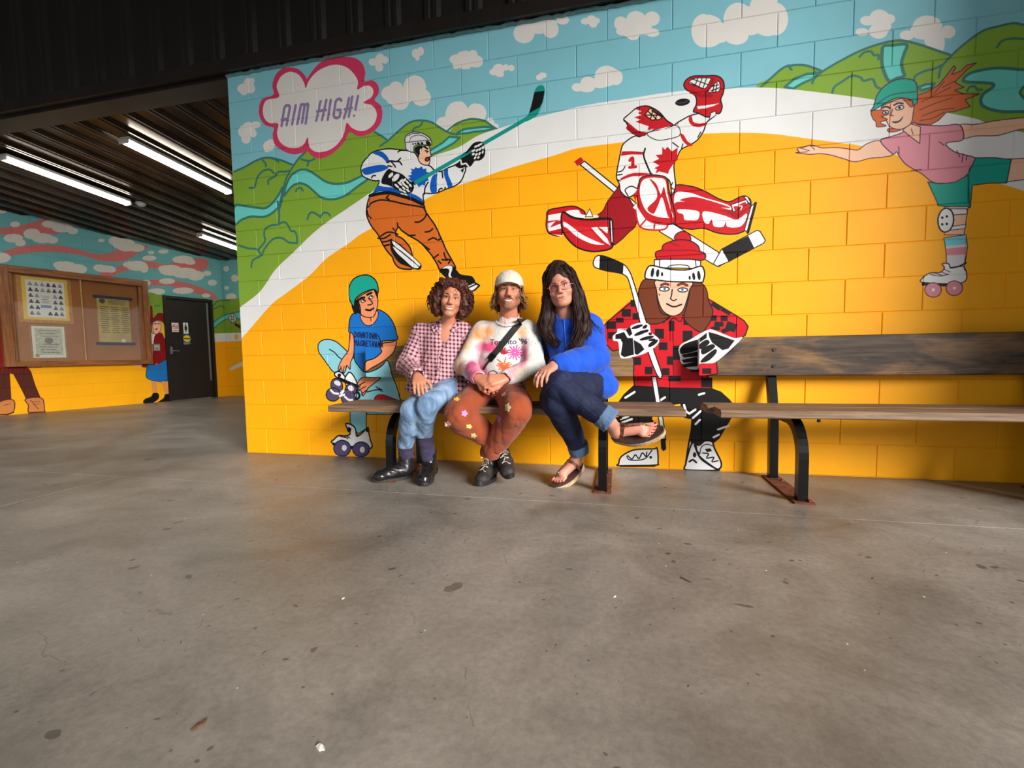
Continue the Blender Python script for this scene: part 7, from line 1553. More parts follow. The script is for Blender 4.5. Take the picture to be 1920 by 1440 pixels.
class Head:
    def __init__(s, eyes, look, roll, pitch=0.0, sz=1.0):
        f = nrm((look[0], look[1], math.tan(pitch) * math.hypot(look[0], look[1]))); up = nrm(V3(0, 0, 1) - f * f[2]); x = np.cross(up, f)
        s.z = nrm(up * math.cos(roll) + x * math.sin(roll)); s.x = nrm(x * math.cos(roll) - up * math.sin(roll)); s.y = f; s.sz = sz
        s.c = V3(*eyes) - f * .078 * sz; s.R = np.stack([s.x, s.y, s.z], 1)
    def p(s, x, y, z): return s.c + (s.x * x + s.y * y + s.z * z) * s.sz
    def local(s, P): return (np.asarray(P) - s.c) @ s.R / s.sz
    def sculpt(s, F, jaw=1.0, fat=0.0, smile=0.0):
        e = lambda c, r, k=.02, op='add': F.ell(s.p(*c), V3(*r) * s.sz, s.R, k, op); c = lambda a, b, ra, rb=None, k=.015, op='add': F.cap(s.p(*a), s.p(*b), ra * s.sz, (rb or ra) * s.sz, k, op)
        e((0, -.014, .042), (.074, .094, .080)); e((0, .022, -.028), (.059 + fat, .066, .076), .03)
        c((-.046 * jaw - fat, .0, -.05), (-.014, .062, -.096), .024 + fat * .6, .019); c((.046 * jaw + fat, .0, -.05), (.014, .062, -.096), .024 + fat * .6, .019); e((0, .068, -.098), (.020, .018, .017), .02)
        for q in (-1, 1):
            e((q * .037, .058, -.030 + smile * .004), (.025 + fat, .025 + smile * .004, .022), .018)
            e((q * .031, .094, .004), (.016, .014, .010), .012, 'sub')
            e((q * .077, -.004, -.008), (.010, .019, .030), .008); e((q * .0115, .097, -.036), (.0085, .011, .0075), .008)
            c((q * .010, .083, .024), (q * .042, .072, .022), .011, .009, .012)
        c((0, .086, .014), (0, .108, -.030), .0075, .0112, .010)
        c((-.020, .083, -.061), (.020, .083, -.061), .010, .010, .012); c((-.016, .082, -.073), (.016, .082, -.073), .009, .009, .012)
        return s
    def surf(s, tree, x, z, off):
        o = s.p(x, .22, z); h = tree.ray_cast(Vector(o), Vector(-s.y))
        y = .09 if h[0] is None else s.local(np.array(h[0]))[1]
        return s.p(x, y + off, z)
    def features(s, root, tree, brow, iris, smile, lip=(176, 92, 84), browt=.0030, lids=(70, 44, 36), skinm=None):
        dk = M('lash_%d_%d' % lids[:2], lids, .6, 0, .02); wh = M('eye_white', (232, 228, 222), .25, 0, .01, bump=0)
        for q in (-1, 1):
            c0 = s.surf(tree, q * .031, .003, -.0072); e_ = at_root(MB().ball(tuple(c0), .0108 * s.sz, 12, 8), root).build('eye', wh, root, True)
            ic = c0 + s.y * .0068; at_root(MB().ball(tuple(ic), .0058 * s.sz, 10, 7), root).build('iris', M('iris_%d' % iris[0], iris, .15, 0, .05, bump=0), e_, True)
            ft = .6 if smile else 1.0
            up_ = [s.surf(tree, q * (.031 + dx), .003 + dz * ft, .0035) for dx, dz in ((-.0135, -.001), (-.008, .0062), (0, .0088), (.008, .0066), (.0145, 0))]
            at_root(MB().tube([tuple(v) for v in up_], [.0008, .0018, .0021, .0018, .0008], 6), root).build('eyelid', dk, root, True)
            lo_ = [s.surf(tree, q * (.031 + dx), .003 + dz * ft, .003) for dx, dz in ((-.012, -.003), (0, -.0085), (.013, -.002))]
            at_root(MB().tube([tuple(v) for v in lo_], .0010, 5), root).build('eyelid', M('lower_lid', (176, 120, 100), .6), root, True)
            bp = [s.surf(tree, q * a, b, .0012) for a, b in ((.014, .0215), (.026, .0255), (.038, .0262), (.051, .020))]
            at_root(MB().tube([tuple(v) for v in bp], [browt, browt * 1.15, browt, browt * .45], 6), root).build('eyebrow', brow, root, True)
            at_root(MB().ball(tuple(s.surf(tree, q * .0085, -.0432, .0004)), .0030, 8, 5), root).build('nostril', M('nostril', (96, 52, 44), .7), root, True)
        lm = M('lips_%d' % lip[0], lip, .45, 0, .05)
        if smile:
            W_ = .026 * smile; top = [(-W_, -.0585), (-W_ * .55, -.0630), (0, -.0645), (W_ * .55, -.0630), (W_, -.0585)]; bot = [(W_ * .6, -.0725), (0, -.0768), (-W_ * .6, -.0725)]
            lp = [s.surf(tree, a, b, .0016) for a, b in top + bot]
            at_root(MB().tube([tuple(v) for v in lp + lp[:1]], .0026, 7, False), root).build('lips', lm, root, True)
            up_ = [s.surf(tree, a * .93, b - .0005, .0022) for a, b in top]; dn = [s.surf(tree, a * .93, -.0595 - .0145 * (1 - abs(a / W_) ** 2) - .0005, .0022) for a, b in top]
            n = len(up_); tb = MB().add([tuple(v) for v in up_ + dn], [(i, i + 1, n + i + 1, n + i) for i in range(n - 1)])
            at_root(tb, root).build('teeth', M('teeth', (244, 238, 226), .25, 0, .01, bump=0), root, True)
        else:
            for zz, rr_ in ((-.0640, .0024), (-.0702, .0032)):
                lp = [s.surf(tree, a, zz + b, .0004) for a, b in ((-.021, -.0015 if zz > -.067 else .0045), (-.010, .0012 if zz > -.067 else .0005), (0, 0), (.010, .0012 if zz > -.067 else .0005), (.021, -.0015 if zz > -.067 else .0045))]
                at_root(MB().tube([tuple(v) for v in lp], [.0008, rr_, rr_ * .95, rr_, .0008], 7), root).build('lips', lm, root, True)
            lp = [s.surf(tree, a, -.0670, .0016) for a in (-.021, -.01, 0, .01, .021)]
            at_root(MB().tube([tuple(v) for v in lp], .0009, 5), root).build('mouth_line', M('mouth_line', (96, 40, 40), .7), root, True)

def skin(name, rgb):
    t = NT(name); p = t.pos(); a = t.noise(p, 18, 4, .6); b = t.noise(p, 160, 3, .6); c = srgb(rgb)
    t.base(t.ramp(a, [(.25, (c[0] * .86, c[1] * .74, c[2] * .70)), (.6, c), (.8, tuple(min(1, v * 1.08) for v in c))])); t.set(.5, 0, .4)
    t.b.inputs['Subsurface Weight'].default_value = .08; t.b.inputs['Subsurface Radius'].default_value = (.01, .004, .002); t.b.inputs['Subsurface Scale'].default_value = .5
    t.bump(b, .08, .001); return t.m
def hairmat(name, dark, lite, rough=.38):
    t = NT(name); p = t.pos(); a = t.noise(t.scale(p, (60, 60, 14)), 1.5, 4, .7); t.base(t.ramp(a, [(.35, srgb(dark)), (.72, srgb(lite))])); t.set(rough + .12, 0, .28); t.bump(a, .5, .004); return t.m
def cloth(name, rgb, var=.10, fs=9, weave=900, rough=.85, fold=.012, aniso=(1, 1, .5)):
    t = NT(name); p = t.pos(); a = t.noise(t.scale(p, aniso), fs, 3, .5, .8); w = t.noise(p, weave, 2); c = srgb(rgb)
    t.base(t.mix(.4, t.ramp(a, [(.3, tuple(v * (1 - 1.6 * var) for v in c)), (.7, tuple(min(1, v * (1 + var)) for v in c))]), t.ramp(w, [(.3, tuple(v * .8 for v in c)), (.7, tuple(min(1, v * 1.15) for v in c))])))
    t.set(rough, 0, .2); t.b.inputs['Sheen Weight'].default_value = .12
    t.bump(t.math('MULTIPLY_ADD', w, .06, a), .55, fold); return t.m
class Local:
    """shoe / foot frame: X across, Y heel to toe, Z up"""
    def __init__(s, heel, toe, up=(0, 0, 1), sc=1.0):
        s.sc = sc
        s.o = V3(*heel); s.y = nrm(V3(*toe) - s.o); u = V3(*up); s.z = nrm(u - s.y * (u @ s.y)); s.x = np.cross(s.y, s.z)
    def p(s, x, y, z): return s.o + (s.x * x + s.y * y + s.z * z) * s.sc
    def M(s): return Matrix(((s.x[0], s.y[0], s.z[0], s.o[0]), (s.x[1], s.y[1], s.z[1], s.o[1]), (s.x[2], s.y[2], s.z[2], s.o[2]), (0, 0, 0, 1)))
def sole_outline(L, w, side, n=34, inset=0.0):
    pts = []
    for i in range(n):
        t = 2 * math.pi * i / n; yy = (1 - math.cos(t)) / 2; s_ = math.sin(t)
        hw = w * (.74 + .26 * math.sin(min(1, yy * 1.35) * math.pi * .9 - .5)) * (abs(s_) ** .78) * (1 if s_ >= 0 else -1)
        pts.append(((hw * (1 - inset)) + side * .008 * math.sin(yy * math.pi), yy * L * (1 - inset) + L * inset / 2))
    return pts
def sole(fr, L, w, side, z0, z1, root, name, mat, inset=0.0):
    b = MB(); pts = sole_outline(L, w, side, inset=inset); n = len(pts)
    b.disc([fr.p(x, y, z0 + (.012 * max(0, (y / L - .72) / .28) ** 2)) for x, y in pts], z1 - z0, tuple(fr.z))
    return at_root(b, root).build(name, mat, root)
def ribbon(pts, nrmls, width, thick, side=None):
    """flat strap along points with given normals"""
    b = MB(); n = len(pts); rows = []
    for i in range(n):
        t = nrm(pts[min(i + 1, n - 1)] - pts[max(i - 1, 0)]); N = nrm(nrmls[i] - t * (nrmls[i] @ t)); w = np.cross(t, N) * width / 2
        rows += [pts[i] - w, pts[i] + w, pts[i] + w + N * thick, pts[i] - w + N * thick]
    fs = []
    for i in range(n - 1):
        for k in range(4): k2 = (k + 1) % 4; fs.append((i * 4 + k, i * 4 + k2, i * 4 + 4 + k2, i * 4 + 4 + k))
    fs += [(0, 1, 2, 3), tuple((n - 1) * 4 + k for k in (3, 2, 1, 0))]
    return b.add([tuple(v) for v in rows], fs)
def drape(tree, pts, origin, off):
    """throw points onto a garment from the side of 'origin' -> (points, normals)"""
    P, N = [], []
    for q in pts:
        o = np.array(origin); q = np.array(q); d = nrm(q - o); h = tree.ray_cast(Vector(o), Vector(d))
        if h[0] is None: P.append(q); N.append(-d)
        else:
            nn = np.array(h[1]); nn = -nn if nn @ d > 0 else nn; P.append(np.array(h[0]) + nn * off); N.append(nn)
    return P, N
def smooth_normals(N, it=3):
    N = [np.array(v) for v in N]
    for _ in range(it): N = [nrm(N[max(i - 1, 0)] + N[i] + N[min(i + 1, len(N) - 1)]) for i in range(len(N))]
    return N

# ------------------------------------------------------------------ first person: curly hair, plaid shirt, light jeans, black boots
def person_a():
    root = tag(empty('person', (1.96, -.35, 0)), 'person with curly brown hair in plaid shirt, light jeans and black boots', 'person', 'people seated on the bench')
    H = Head((2.082, -.44, 1.157), (.34, -.94), math.radians(9), math.radians(2), .99)
    sk = skin('skin_fair_tan', (198, 132, 102))
    F = Field((1.55, -.95, .10), (2.30, -.08, 1.32), .0042)
    H.sculpt(F, .86, -.002, 1.0)
    F.cap(H.p(0, -.03, -.05), (2.00, -.275, .985), .050, .054, .03); F.ell((1.975, -.28, .89), (.120, .082, .13), None, .04)
    F.cap((2.0, -.275, .97), (1.84, -.27, .955), .045, .045, .03); F.cap((2.0, -.275, .97), (2.06, -.25, .955), .045, .045, .03)
    F.ell((1.97, -.31, .66), (.12, .085, .16), None, .06)
    F.chain([(1.80, -.27, .95), (1.718, -.335, .725), (1.900, -.575, .668)], [.040, .034, .026], .02)
    F.chain([(2.08, -.245, .95), (2.12, -.185, .74), (2.05, -.17, .60)], [.040, .034, .026], .02)
    hj = hand(F, (1.905, -.585, .668), (.42, -.72, -.42), (.10, -.45, .85), -1, [(.30, .42, .30), (.25, .40, .30), (.28, .42, .32), (.34, .45, .32)], (.75, .50, -.35), 1.0)
    for hp, kn, hm_, an in (((1.93, -.33, .57), (1.899, -.68, .462), (1.786, -.532, .235), (1.772, -.498, .13)), ((2.03, -.33, .58), (2.010, -.70, .505), (1.922, -.55, .32), (1.918, -.482, .14))):
        F.chain([hp, kn, hm_, an], [.065, .045, .034, .032], .03)
    PF = F.mesh(); body, P = mesh_obj('body', PF, sk, root); tree = bvh(P, PF[1])
    hm = hairmat('auburn_curls', (30, 13, 10), (104, 54, 38))
    H.features(root, tree, M('brow_brown', (74, 46, 36), .7), (60, 44, 36), 1.22, (168, 84, 78))
    # cheek smile creases
    # hair: cap of volume plus ringlets
    G_ = Field(H.p(0, 0, 0) - .24, H.p(0, 0, 0) + .24, .005)
    G_.ell(H.p(0, -.035, .055), (.092, .100, .086), H.R, .02)
    for q in (-1, 1):
        G_.ell(H.p(q * .088, -.015, .01), (.034, .055, .075), H.R, .03); G_.ell(H.p(q * .084, -.03, -.055), (.036, .045, .05), H.R, .03); G_.ell(H.p(q * .045, .052, .098), (.045, .030, .026), H.R, .03)
    G_.ell(H.p(0, -.07, -.03), (.09, .05, .09), H.R, .03); G_.ell(H.p(0, .11, -.02), (.056, .09, .100), H.R, .012, 'sub')
    G_.folds(.007, 110, 5)
    gv, gf = G_.mesh(); hb = MB(); rr = random.Random(21)
    hb.v = [tuple(p) for p in gv]; hb.f = [tuple(int(i) for i in f) for f in gf]
    for i in range(330):
        th = rr.uniform(0, 2 * math.pi); ph = rr.uniform(-.55, 1.45); d = V3(math.cos(th) * math.cos(ph), math.sin(th) * math.cos(ph), math.sin(ph))
        if d[1] > .55 and d[2] < .62: continue
        r0 = V3(d[0] * .095, d[1] * .10 - .03, d[2] * .088 + .045); L_ = rr.uniform(.06, .115); tn = rr.uniform(1.3, 2.8); rad = rr.uniform(.007, .013); p0 = rr.uniform(0, 6.3)
        out = nrm(V3(d[0] * 1.0, d[1] * .8, .25)); pts = []; ns = 15
        for k in range(ns):
            t = k / (ns - 1); cpos = r0 + out * (.045 * math.sin(t * 1.9)) + V3(d[0] * .012 * t, -.004 * t, -L_ * t * (t * .55 + .45))
            if abs(cpos[0]) < .060 and cpos[1] > .05 and cpos[2] < .068: cpos[0] += .02 * (1 if cpos[0] > 0 else -1); cpos[1] -= .02
            a = p0 + t * tn * 6.28; e1 = nrm(np.cross(V3(0, 0, 1), out)); pts.append(H.p(*(cpos + e1 * math.cos(a) * rad + out * math.sin(a) * rad)))
        hb.tube([tuple(p) for p in pts], [.0048 * (1 - .6 * (k / (ns - 1)) ** 2) for k in range(ns)], 4, False)
    for pts in (((.012, .075, .098), (.030, .098, .075), (.022, .105, .050), (.034, .100, .035)), ((-.03, .08, .092), (-.055, .085, .06), (-.060, .075, .02))):
        hb.tube([tuple(H.p(*q)) for q in pts], .0022, 5)
    at_root(hb, root).build('hair', hm, root, True, recalc=False)
    # plaid shirt
    S = Field((1.52, -.70, .48), (2.32, -.06, 1.06), .006)
    S.ell((1.95, -.27, .875), (.165, .103, .14), None, .05); S.ell((1.96, -.30, .70), (.158, .118, .15), None, .06); S.ell((1.975, -.325, .585), (.178, .140, .075), None, .05)
    S.cap((1.81, -.268, .952), (2.085, -.25, .955), .058, .058, .04); S.cap((1.995, -.275, .96), (2.005, -.285, 1.005), .074, .062, .03)
    S.chain([(1.80, -.27, .945), (1.716, -.335, .728)], [.067, .062], .03); S.cap((1.716, -.335, .728), (1.868, -.530, .680), .060, .046, .03); S.cap((1.852, -.510, .684), (1.880, -.548, .676), .049, .047, .008)
    S.chain([(2.085, -.25, .945), (2.125, -.185, .735), (2.06, -.175, .62)], [.064, .058, .045], .03)
    S.cap((1.82, -.42, .580), (2.13, -.40, .545), .070, .072, .04)
    S.folds(.0046, 26, 3, (1, 1, .7))
    S.cap((2.012, -.47, 1.06), (2.020, -.41, .985), .075, .050, .01, 'sub'); S.cap((2.022, -.405, 1.00), (1.994, -.390, .865), .082, .030, .006, 'sub'); S.cap((2.005, -.285, 1.0), (2.03, -.32, 1.08), .050, .060, .008, 'sub')
    S.cap((1.885, -.556, .674), (1.93, -.61, .655), .036, .038, .004, 'sub'); S.keep(lambda x, y, z: .552 - .05 * np.clip((x - 2.02) * 8, 0, 1) + .008 * np.sin((x - 1.95) * 30) - z)
    pf = S.mesh(); so, Q = mesh_obj('plaid_shirt', pf, None, root)
    segs = [((1.80, -.27, .945), (1.716, -.335, .728), .06), ((1.716, -.335, .728), (1.88, -.548, .676), .055), ((2.085, -.25, .945), (2.125, -.185, .735), .06)]
    uv = np.stack([Q[:, 0] + .35 * Q[:, 1], Q[:, 2] + .10 * (Q[:, 0] - 1.95)], 1)
    for j, (a, b, r) in enumerate(segs):
        a = V3(*a); b = V3(*b); d = b - a; L_ = np.linalg.norm(d); t = (Q - a) @ d / L_ ** 2; tc = np.clip(t, 0, 1); off = Q - a - tc[:, None] * d; dist = np.linalg.norm(off, axis=1)
        m = (dist < r + .018) & (t > (.05 if j != 1 else 0)) & (t < 1.05) & ((Q[:, 0] < 1.815) | (j == 1) if j < 2 else Q[:, 0] > 2.09)
        e1 = nrm(np.cross(d, (.3, .9, .1))); e2 = np.cross(d / L_, e1); an = np.arctan2(off @ e2, off @ e1)
        uv[m] = np.stack([an * r, t * L_ + j * .3], 1)[m]
    at = so.data.attributes.new('plaid', 'FLOAT2', 'POINT'); at.data.foreach_set('vector', uv.astype(np.float32).ravel())
    t = NT('plaid_flannel'); an_ = t.n('ShaderNodeAttribute', attribute_name='plaid'); sp = t.n('ShaderNodeSeparateXYZ'); t.link(an_.outputs['Vector'], sp.inputs[0])
    def stripe(v, per, duty, ph=0.0): return t.math('LESS_THAN', t.math('FRACT', t.math('ADD', t.math('DIVIDE', v, per), ph + 50)), duty)
    u_, v_ = sp.outputs[0], sp.outputs[1]; per = .0265
    mu, mv = stripe(u_, per, .44), stripe(v_, per, .44); c = t.mix(t.math('MULTIPLY', t.math('ADD', mu, mv), .5), srgb((206, 170, 176)), srgb((92, 14, 36)))
    tw = t.math('MULTIPLY', t.math('ADD', stripe(u_, per, .10, .26), stripe(v_, per, .10, .26)), .30); c = t.mix(tw, c, srgb((200, 110, 124)))
    wv = t.noise(t.pos(), 700, 2); c = t.mix(.3, c, t.ramp(wv, [(.3, (.7, .7, .7)), (.7, (1.1, 1.1, 1.1))]), 'MULTIPLY'); t.base(c); t.set(.85, 0, .2); t.bump(t.noise(t.pos(), 16, 3, .5, .6), .35, .01)
    so.data.materials.append(t.m)
    st = bvh(Q, pf[1])
    # collar leaves, placket, buttons
    for pts in (((2.052, -.40, 1.012), (2.075, -.37, 1.03), (2.085, -.35, .985), (2.058, -.385, .945), (2.035, -.395, .965)), ((1.945, -.36, 1.025), (1.925, -.33, 1.02), (1.905, -.33, .985), (1.935, -.385, .945), (1.968, -.40, .955))):
        c0 = np.mean(pts, 0); dp, dn = drape(st, pts, (2.0, -1.2, 1.08), .006); b = MB(); b.disc([tuple(v) for v in dp], .004, tuple(nrm(np.mean(dn, 0)))); at_root(b, root).build('collar', t.m, root)
        cm = b
    for o_ in [o for o in root.children if o.name.startswith('collar')]:
        a2 = o_.data.attributes.new('plaid', 'FLOAT2', 'POINT'); a2.data.foreach_set('vector', [w for v in o_.data.vertices for w in (v.co.x * .8 + v.co.z * .6, v.co.z * .8 - v.co.x * .6)])
    line = [(1.990 - .004 * i + (.002 * i), -.5, .88 - .034 * i) for i in range(10)]
    dp, dn = drape(st, line, (1.995, -1.4, .75), .001); dn = smooth_normals(dn)
    pk = at_root(ribbon(dp, dn, .024, .003), root).build('placket', t.m, root)
    a2 = pk.data.attributes.new('plaid', 'FLOAT2', 'POINT'); a2.data.foreach_set('vector', [w for v in pk.data.vertices for w in (v.co.x, v.co.z)])
    for i in (1, 3, 5, 7): at_root(MB().ball(tuple(dp[i] + dn[i] * .004), (.005, .003, .005), 10, 6), root).build('button', M('dark_button', (70, 30, 40), .4), root, True)
    # jeans
    S = Field((1.62, -.86, .17), (2.28, -.18, .70), .006)
    S.ell((1.98, -.33, .575), (.155, .12, .085), None, .04)
    S.cap((1.93, -.36, .572), (1.900, -.675, .468), .084, .064, .018); S.cap((2.05, -.36, .575), (2.012, -.70, .505), .084, .062, .018)
    S.cap((1.900, -.68, .460), (1.780, -.525, .205), .060, .047, .014); S.cap((2.012, -.705, .495), (1.920, -.545, .295), .060, .050, .014)
    S.folds(.0042, 36, 12, (1, 1, .40)); S.keep(lambda x, y, z: np.where(x < 1.862 + .16 * (z - .2), .205, .278) - z)
    t = NT('light_denim'); p = t.pos(); a = t.noise(t.scale(p, (1, 1, .35)), 14, 4, .6, .6); b = t.noise(t.scale(p, (1, 1, 4)), 260, 2)
    c = t.ramp(a, [(.28, srgb((84, 108, 138))), (.5, srgb((118, 144, 174))), (.72, srgb((156, 176, 200)))]); t.base(t.mix(.35, c, t.ramp(b, [(.3, (.75, .78, .82)), (.7, (1.1, 1.1, 1.1))]), 'MULTIPLY')); t.set(.8, 0, .2); t.bump(a, .5, .014)
    mesh_obj('jeans', S.mesh(), t.m, root)
    # socks and boots
    ms = cloth('navy_rib_sock', (58, 50, 76), .12, 20, 300); mbt = M('black_boot_leather', (24, 24, 25), .26, 0, .15, 9, .25, .004); msl = M('boot_sole', (38, 36, 34), .7)
    for (a, b, heel, toe, sd) in (((1.785, -.53, .235), (1.770, -.495, .125), (1.800, -.475, 0), (1.632, -.630, 0), -1), ((1.922, -.55, .335), (1.918, -.480, .130), (1.912, -.430, 0), (1.975, -.690, 0), 1)):
        S = Field(np.minimum(a, b) - V3(.08, .08, .05), np.maximum(a, b) + V3(.08, .08, .06), .004); S.cap(a, b, .047, .045, .01); S.folds(.003, 90, 2, (.4, .4, 1.6)); mesh_obj('sock', S.mesh(), ms, root)
        fr = Local(heel, toe); L_ = float(np.linalg.norm(V3(*toe) - V3(*heel))) ; L_ = max(L_, .235) if sd > 0 else .262
        S = Field(fr.o - .34, fr.o + .34, .0045); S.cap(fr.p(0, .045, .055), fr.p(0, .13, .055), .040, .041, .03); S.cap(fr.p(0, .13, .052), fr.p(sd * .006, L_ - .045, .038), .042, .034, .03)
        S.ell(fr.p(sd * .006, L_ - .055, .040), (.043, .046, .030), None, .02); S.cap(fr.p(0, .045, .06), np.array(b) + V3(0, 0, .035), .046, .051, .03); S.cap(np.array(b) + V3(0, 0, .052), np.array(b) + V3(0, 0, .12), .046, .05, .006, 'sub')
        S.folds(.0022, 55, 9); S.keep(lambda x, y, z: .016 - z); mesh_obj('boot', S.mesh(), mbt, root)
        sole(fr, L_, .047, sd, .001, .020, root, 'boot_sole', msl)
    # ring on the hand
    ch = hj[2]; q = ch[0] * .45 + ch[1] * .55; d = nrm(ch[1] - ch[0]); e1 = nrm(np.cross(d, (0, 0, 1))); e2 = np.cross(d, e1)
    at_root(MB().tube([tuple(q + (e1 * math.cos(a) + e2 * math.sin(a)) * .0108) for a in [2 * math.pi * i / 14 for i in range(15)]], .0018, 5, False), root).build('ring', M('gold', (222, 184, 96), .25, .9), root, True)
person_a()

# ------------------------------------------------------------------ second person: cap, moustache, tie-dyed sweatshirt, rust trousers, ankles crossed
def person_b():
    root = tag(empty('person', (2.37, -.35, 0)), 'person with cap and moustache in tie-dyed sweatshirt and rust trousers', 'person', 'people seated on the bench')
    H = Head((2.461, -.44, 1.192), (.22, -.975), math.radians(2), math.radians(5), 1.0)
    sk = skin('skin_fair_rosy', (200, 130, 102)); F = Field((2.02, -.82, .30), (2.75, -.08, 1.34), .0042)
    H.sculpt(F, 1.08, .002, .9); F.cap(H.p(0, -.03, -.05), (2.42, -.28, .98), .055, .060, .03)
    F.ell((2.39, -.28, .87), (.13, .075, .13), None, .04); F.cap((2.25, -.27, .945), (2.54, -.27, .945), .05, .05, .03); F.ell((2.36, -.31, .66), (.12, .085, .16), None, .06)
    F.chain([(2.235, -.27, .945), (2.135, -.36, .725), (2.285, -.555, .655)], [.042, .036, .029], .02); F.chain([(2.545, -.27, .945), (2.60, -.36, .715), (2.460, -.555, .650)], [.042, .036, .029], .02)
    ha = hand(F, (2.285, -.560, .655), (.82, -.40, -.22), (.10, -.75, .50), 1, [(.55, .95, .7), (.6, .95, .7), (.65, .95, .7), (.7, .95, .7)], (.50, .75, -.30), 1.05, spread=.02)
    hb_ = hand(F, (2.462, -.560, .652), (-.82, -.42, -.10), (-.05, -.75, .55), -1, [(.45, .95, .75), (.5, .95, .75), (.55, .95, .75), (.6, .95, .75)], (.50, .75, -.25), 1.05, spread=.02)
    F.chain([(2.29, -.33, .56), (2.21, -.67, .44), (2.36, -.50, .30), (2.405, -.42, .2)], [.07, .05, .04, .032], .03); F.chain([(2.42, -.33, .56), (2.555, -.67, .48), (2.36, -.52, .30)], [.07, .05, .04], .03)
    PF = F.mesh(); body, P = mesh_obj('body', PF, sk, root); tree = bvh(P, PF[1])
    br = M('brow_sandy', (104, 72, 50), .7); H.features(root, tree, br, (84, 100, 110), 1.15, (180, 100, 88), .0033)
    # moustache and short beard
    ms = hairmat('moustache_brown', (66, 40, 26), (116, 76, 50), .6)
    for q in (-1, 1):
        pts = [H.surf(tree, q * a, b, .003) for a, b in ((.001, -.0500), (.010, -.0510), (.020, -.0540), (.030, -.0625))]
        at_root(MB().tube([tuple(v) for v in pts], [.0058, .0066, .0052, .002], 7), root).build('moustache', ms, root, True)
    S = Field(H.p(0, 0, -.05) - .13, H.p(0, 0, -.05) + .13, .0035); H.sculpt(S, 1.08, .002, .9); S.a -= .0014
    def reg(x, y, z):
        lx = (x - H.c[0]) * H.x[0] + (y - H.c[1]) * H.x[1] + (z - H.c[2]) * H.x[2]; ly = (x - H.c[0]) * H.y[0] + (y - H.c[1]) * H.y[1] + (z - H.c[2]) * H.y[2]; lz = (x - H.c[0]) * H.z[0] + (y - H.c[1]) * H.z[1] + (z - H.c[2]) * H.z[2]
        top = -.082 + np.clip((np.abs(lx) - .030) * 2.6, 0, .075); return np.maximum(np.maximum(lz - top, .012 - ly), -(lz + .122))
    S.keep(reg); mesh_obj('beard', S.mesh(), M('beard_stubble', (150, 98, 72), .8, 0, .25, 300, .6, .004), root)
    # hair locks
    hm = hairmat('light_brown_hair', (66, 42, 24), (150, 108, 66)); hb = MB(); rr = random.Random(5)
    for i in range(150):
        sd = rr.choice((-1, 1)); y0 = rr.uniform(-.085, .028); x0 = sd * (.074 - max(0, -y0 - .02) * .5); z0 = rr.uniform(-.005, .045); L_ = rr.uniform(.085, .125) * (1.0 if y0 < .0 else .8); fl = rr.uniform(.015, .045); pts = []
        for k in range(9):
            t = k / 8; pts.append(H.p(x0 + sd * (fl * t * t + .012 * math.sin(t * 5 + i)), y0 + .010 * math.sin(t * 4 + i * 2) - .006 * t, z0 - L_ * t))
        hb.tube([tuple(p) for p in pts], [.0066 * (1 - .75 * (k / 8) ** 2) for k in range(9)], 5, False)
    for i in range(60):
        a = rr.uniform(-1.2, 1.2); pts = [H.p(math.sin(a) * (.075 + .01 * t), -.03 - math.cos(a) * (.075 + .012 * t), .02 - .13 * t) for t in (0, .3, .6, 1)]
        hb.tube([tuple(p) for p in pts], [.009, .009, .008, .003], 5, False)
    at_root(hb, root).build('hair', hm, root, True, recalc=False)
    # cap: crown, brim, button
    mc = cloth('cream_cap_cotton', (204, 196, 180), .06, 14, 700, .9, .006)
    S = Field(H.p(0, 0, .06) - .17, H.p(0, 0, .06) + .17, .0042); S.ell(H.p(0, -.012, .052), (.090, .106, .092), H.R, .02)
    S.keep(lambda x, y, z: -((x - H.c[0]) * H.z[0] + (y - H.c[1]) * H.z[1] + (z - H.c[2]) * H.z[2]) + .040 - .10 * ((x - H.c[0]) * H.y[0] + (y - H.c[1]) * H.y[1] + (z - H.c[2]) * H.y[2]) * .3)
    S.folds(.0012, 70, 8); cp = mesh_obj('cap', S.mesh(), mc, root)[0]
    b = MB(); n = 13; top = []
    for j, (rr_, dz) in enumerate(((0, 0), (.5, .004), (1, 0))):
        for i in range(n):
            a = -1.0 + 2.0 * i / (n - 1); x = math.sin(a) * .088; y0 = .094 * math.cos(a) - .012 - .004; y1 = y0 + .066 * (1 - (i / (n - 1) * 2 - 1) ** 4 * .9)
            top.append(H.p(x * (1 + .05 * rr_), y0 + (y1 - y0) * rr_, .047 - .5 * x * x * 9 * .5 + dz - .010 * rr_))
    vs_ = [tuple(p) for p in top] + [tuple(p - H.z * .004) for p in top]; m_ = len(top); fs = []
    for j in range(2):
        for i in range(n - 1): a = j * n + i; fs += [(a, a + 1, a + n + 1, a + n), (m_ + a, m_ + a + n, m_ + a + n + 1, m_ + a + 1)]
    edge = [i for i in range(n)] + [j * n + n - 1 for j in (1, 2)] + [2 * n + i for i in range(n - 2, -1, -1)] + [n]
    fs += [(edge[i], edge[(i + 1) % len(edge)], m_ + edge[(i + 1) % len(edge)], m_ + edge[i]) for i in range(len(edge))]
    at_root(b.add(vs_, fs), root).build('brim', mc, cp, True); at_root(MB().ball(tuple(H.p(0, -.012, .146)), (.008, .008, .004), 10, 6), root).build('cap_button', mc, cp, True)
    # sweatshirt
    S = Field((1.99, -.72, .50), (2.78, -.06, 1.08), .006)
    S.ell((2.388, -.275, .86), (.175, .108, .15), None, .05); S.ell((2.375, -.30, .70), (.168, .125, .15), None, .06); S.ell((2.365, -.32, .60), (.165, .135, .07), None, .04)
    S.cap((2.25, -.268, .945), (2.54, -.268, .942), .068, .068, .05); S.cap((2.415, -.28, .95), (2.422, -.29, 1.0), .085, .074, .03)
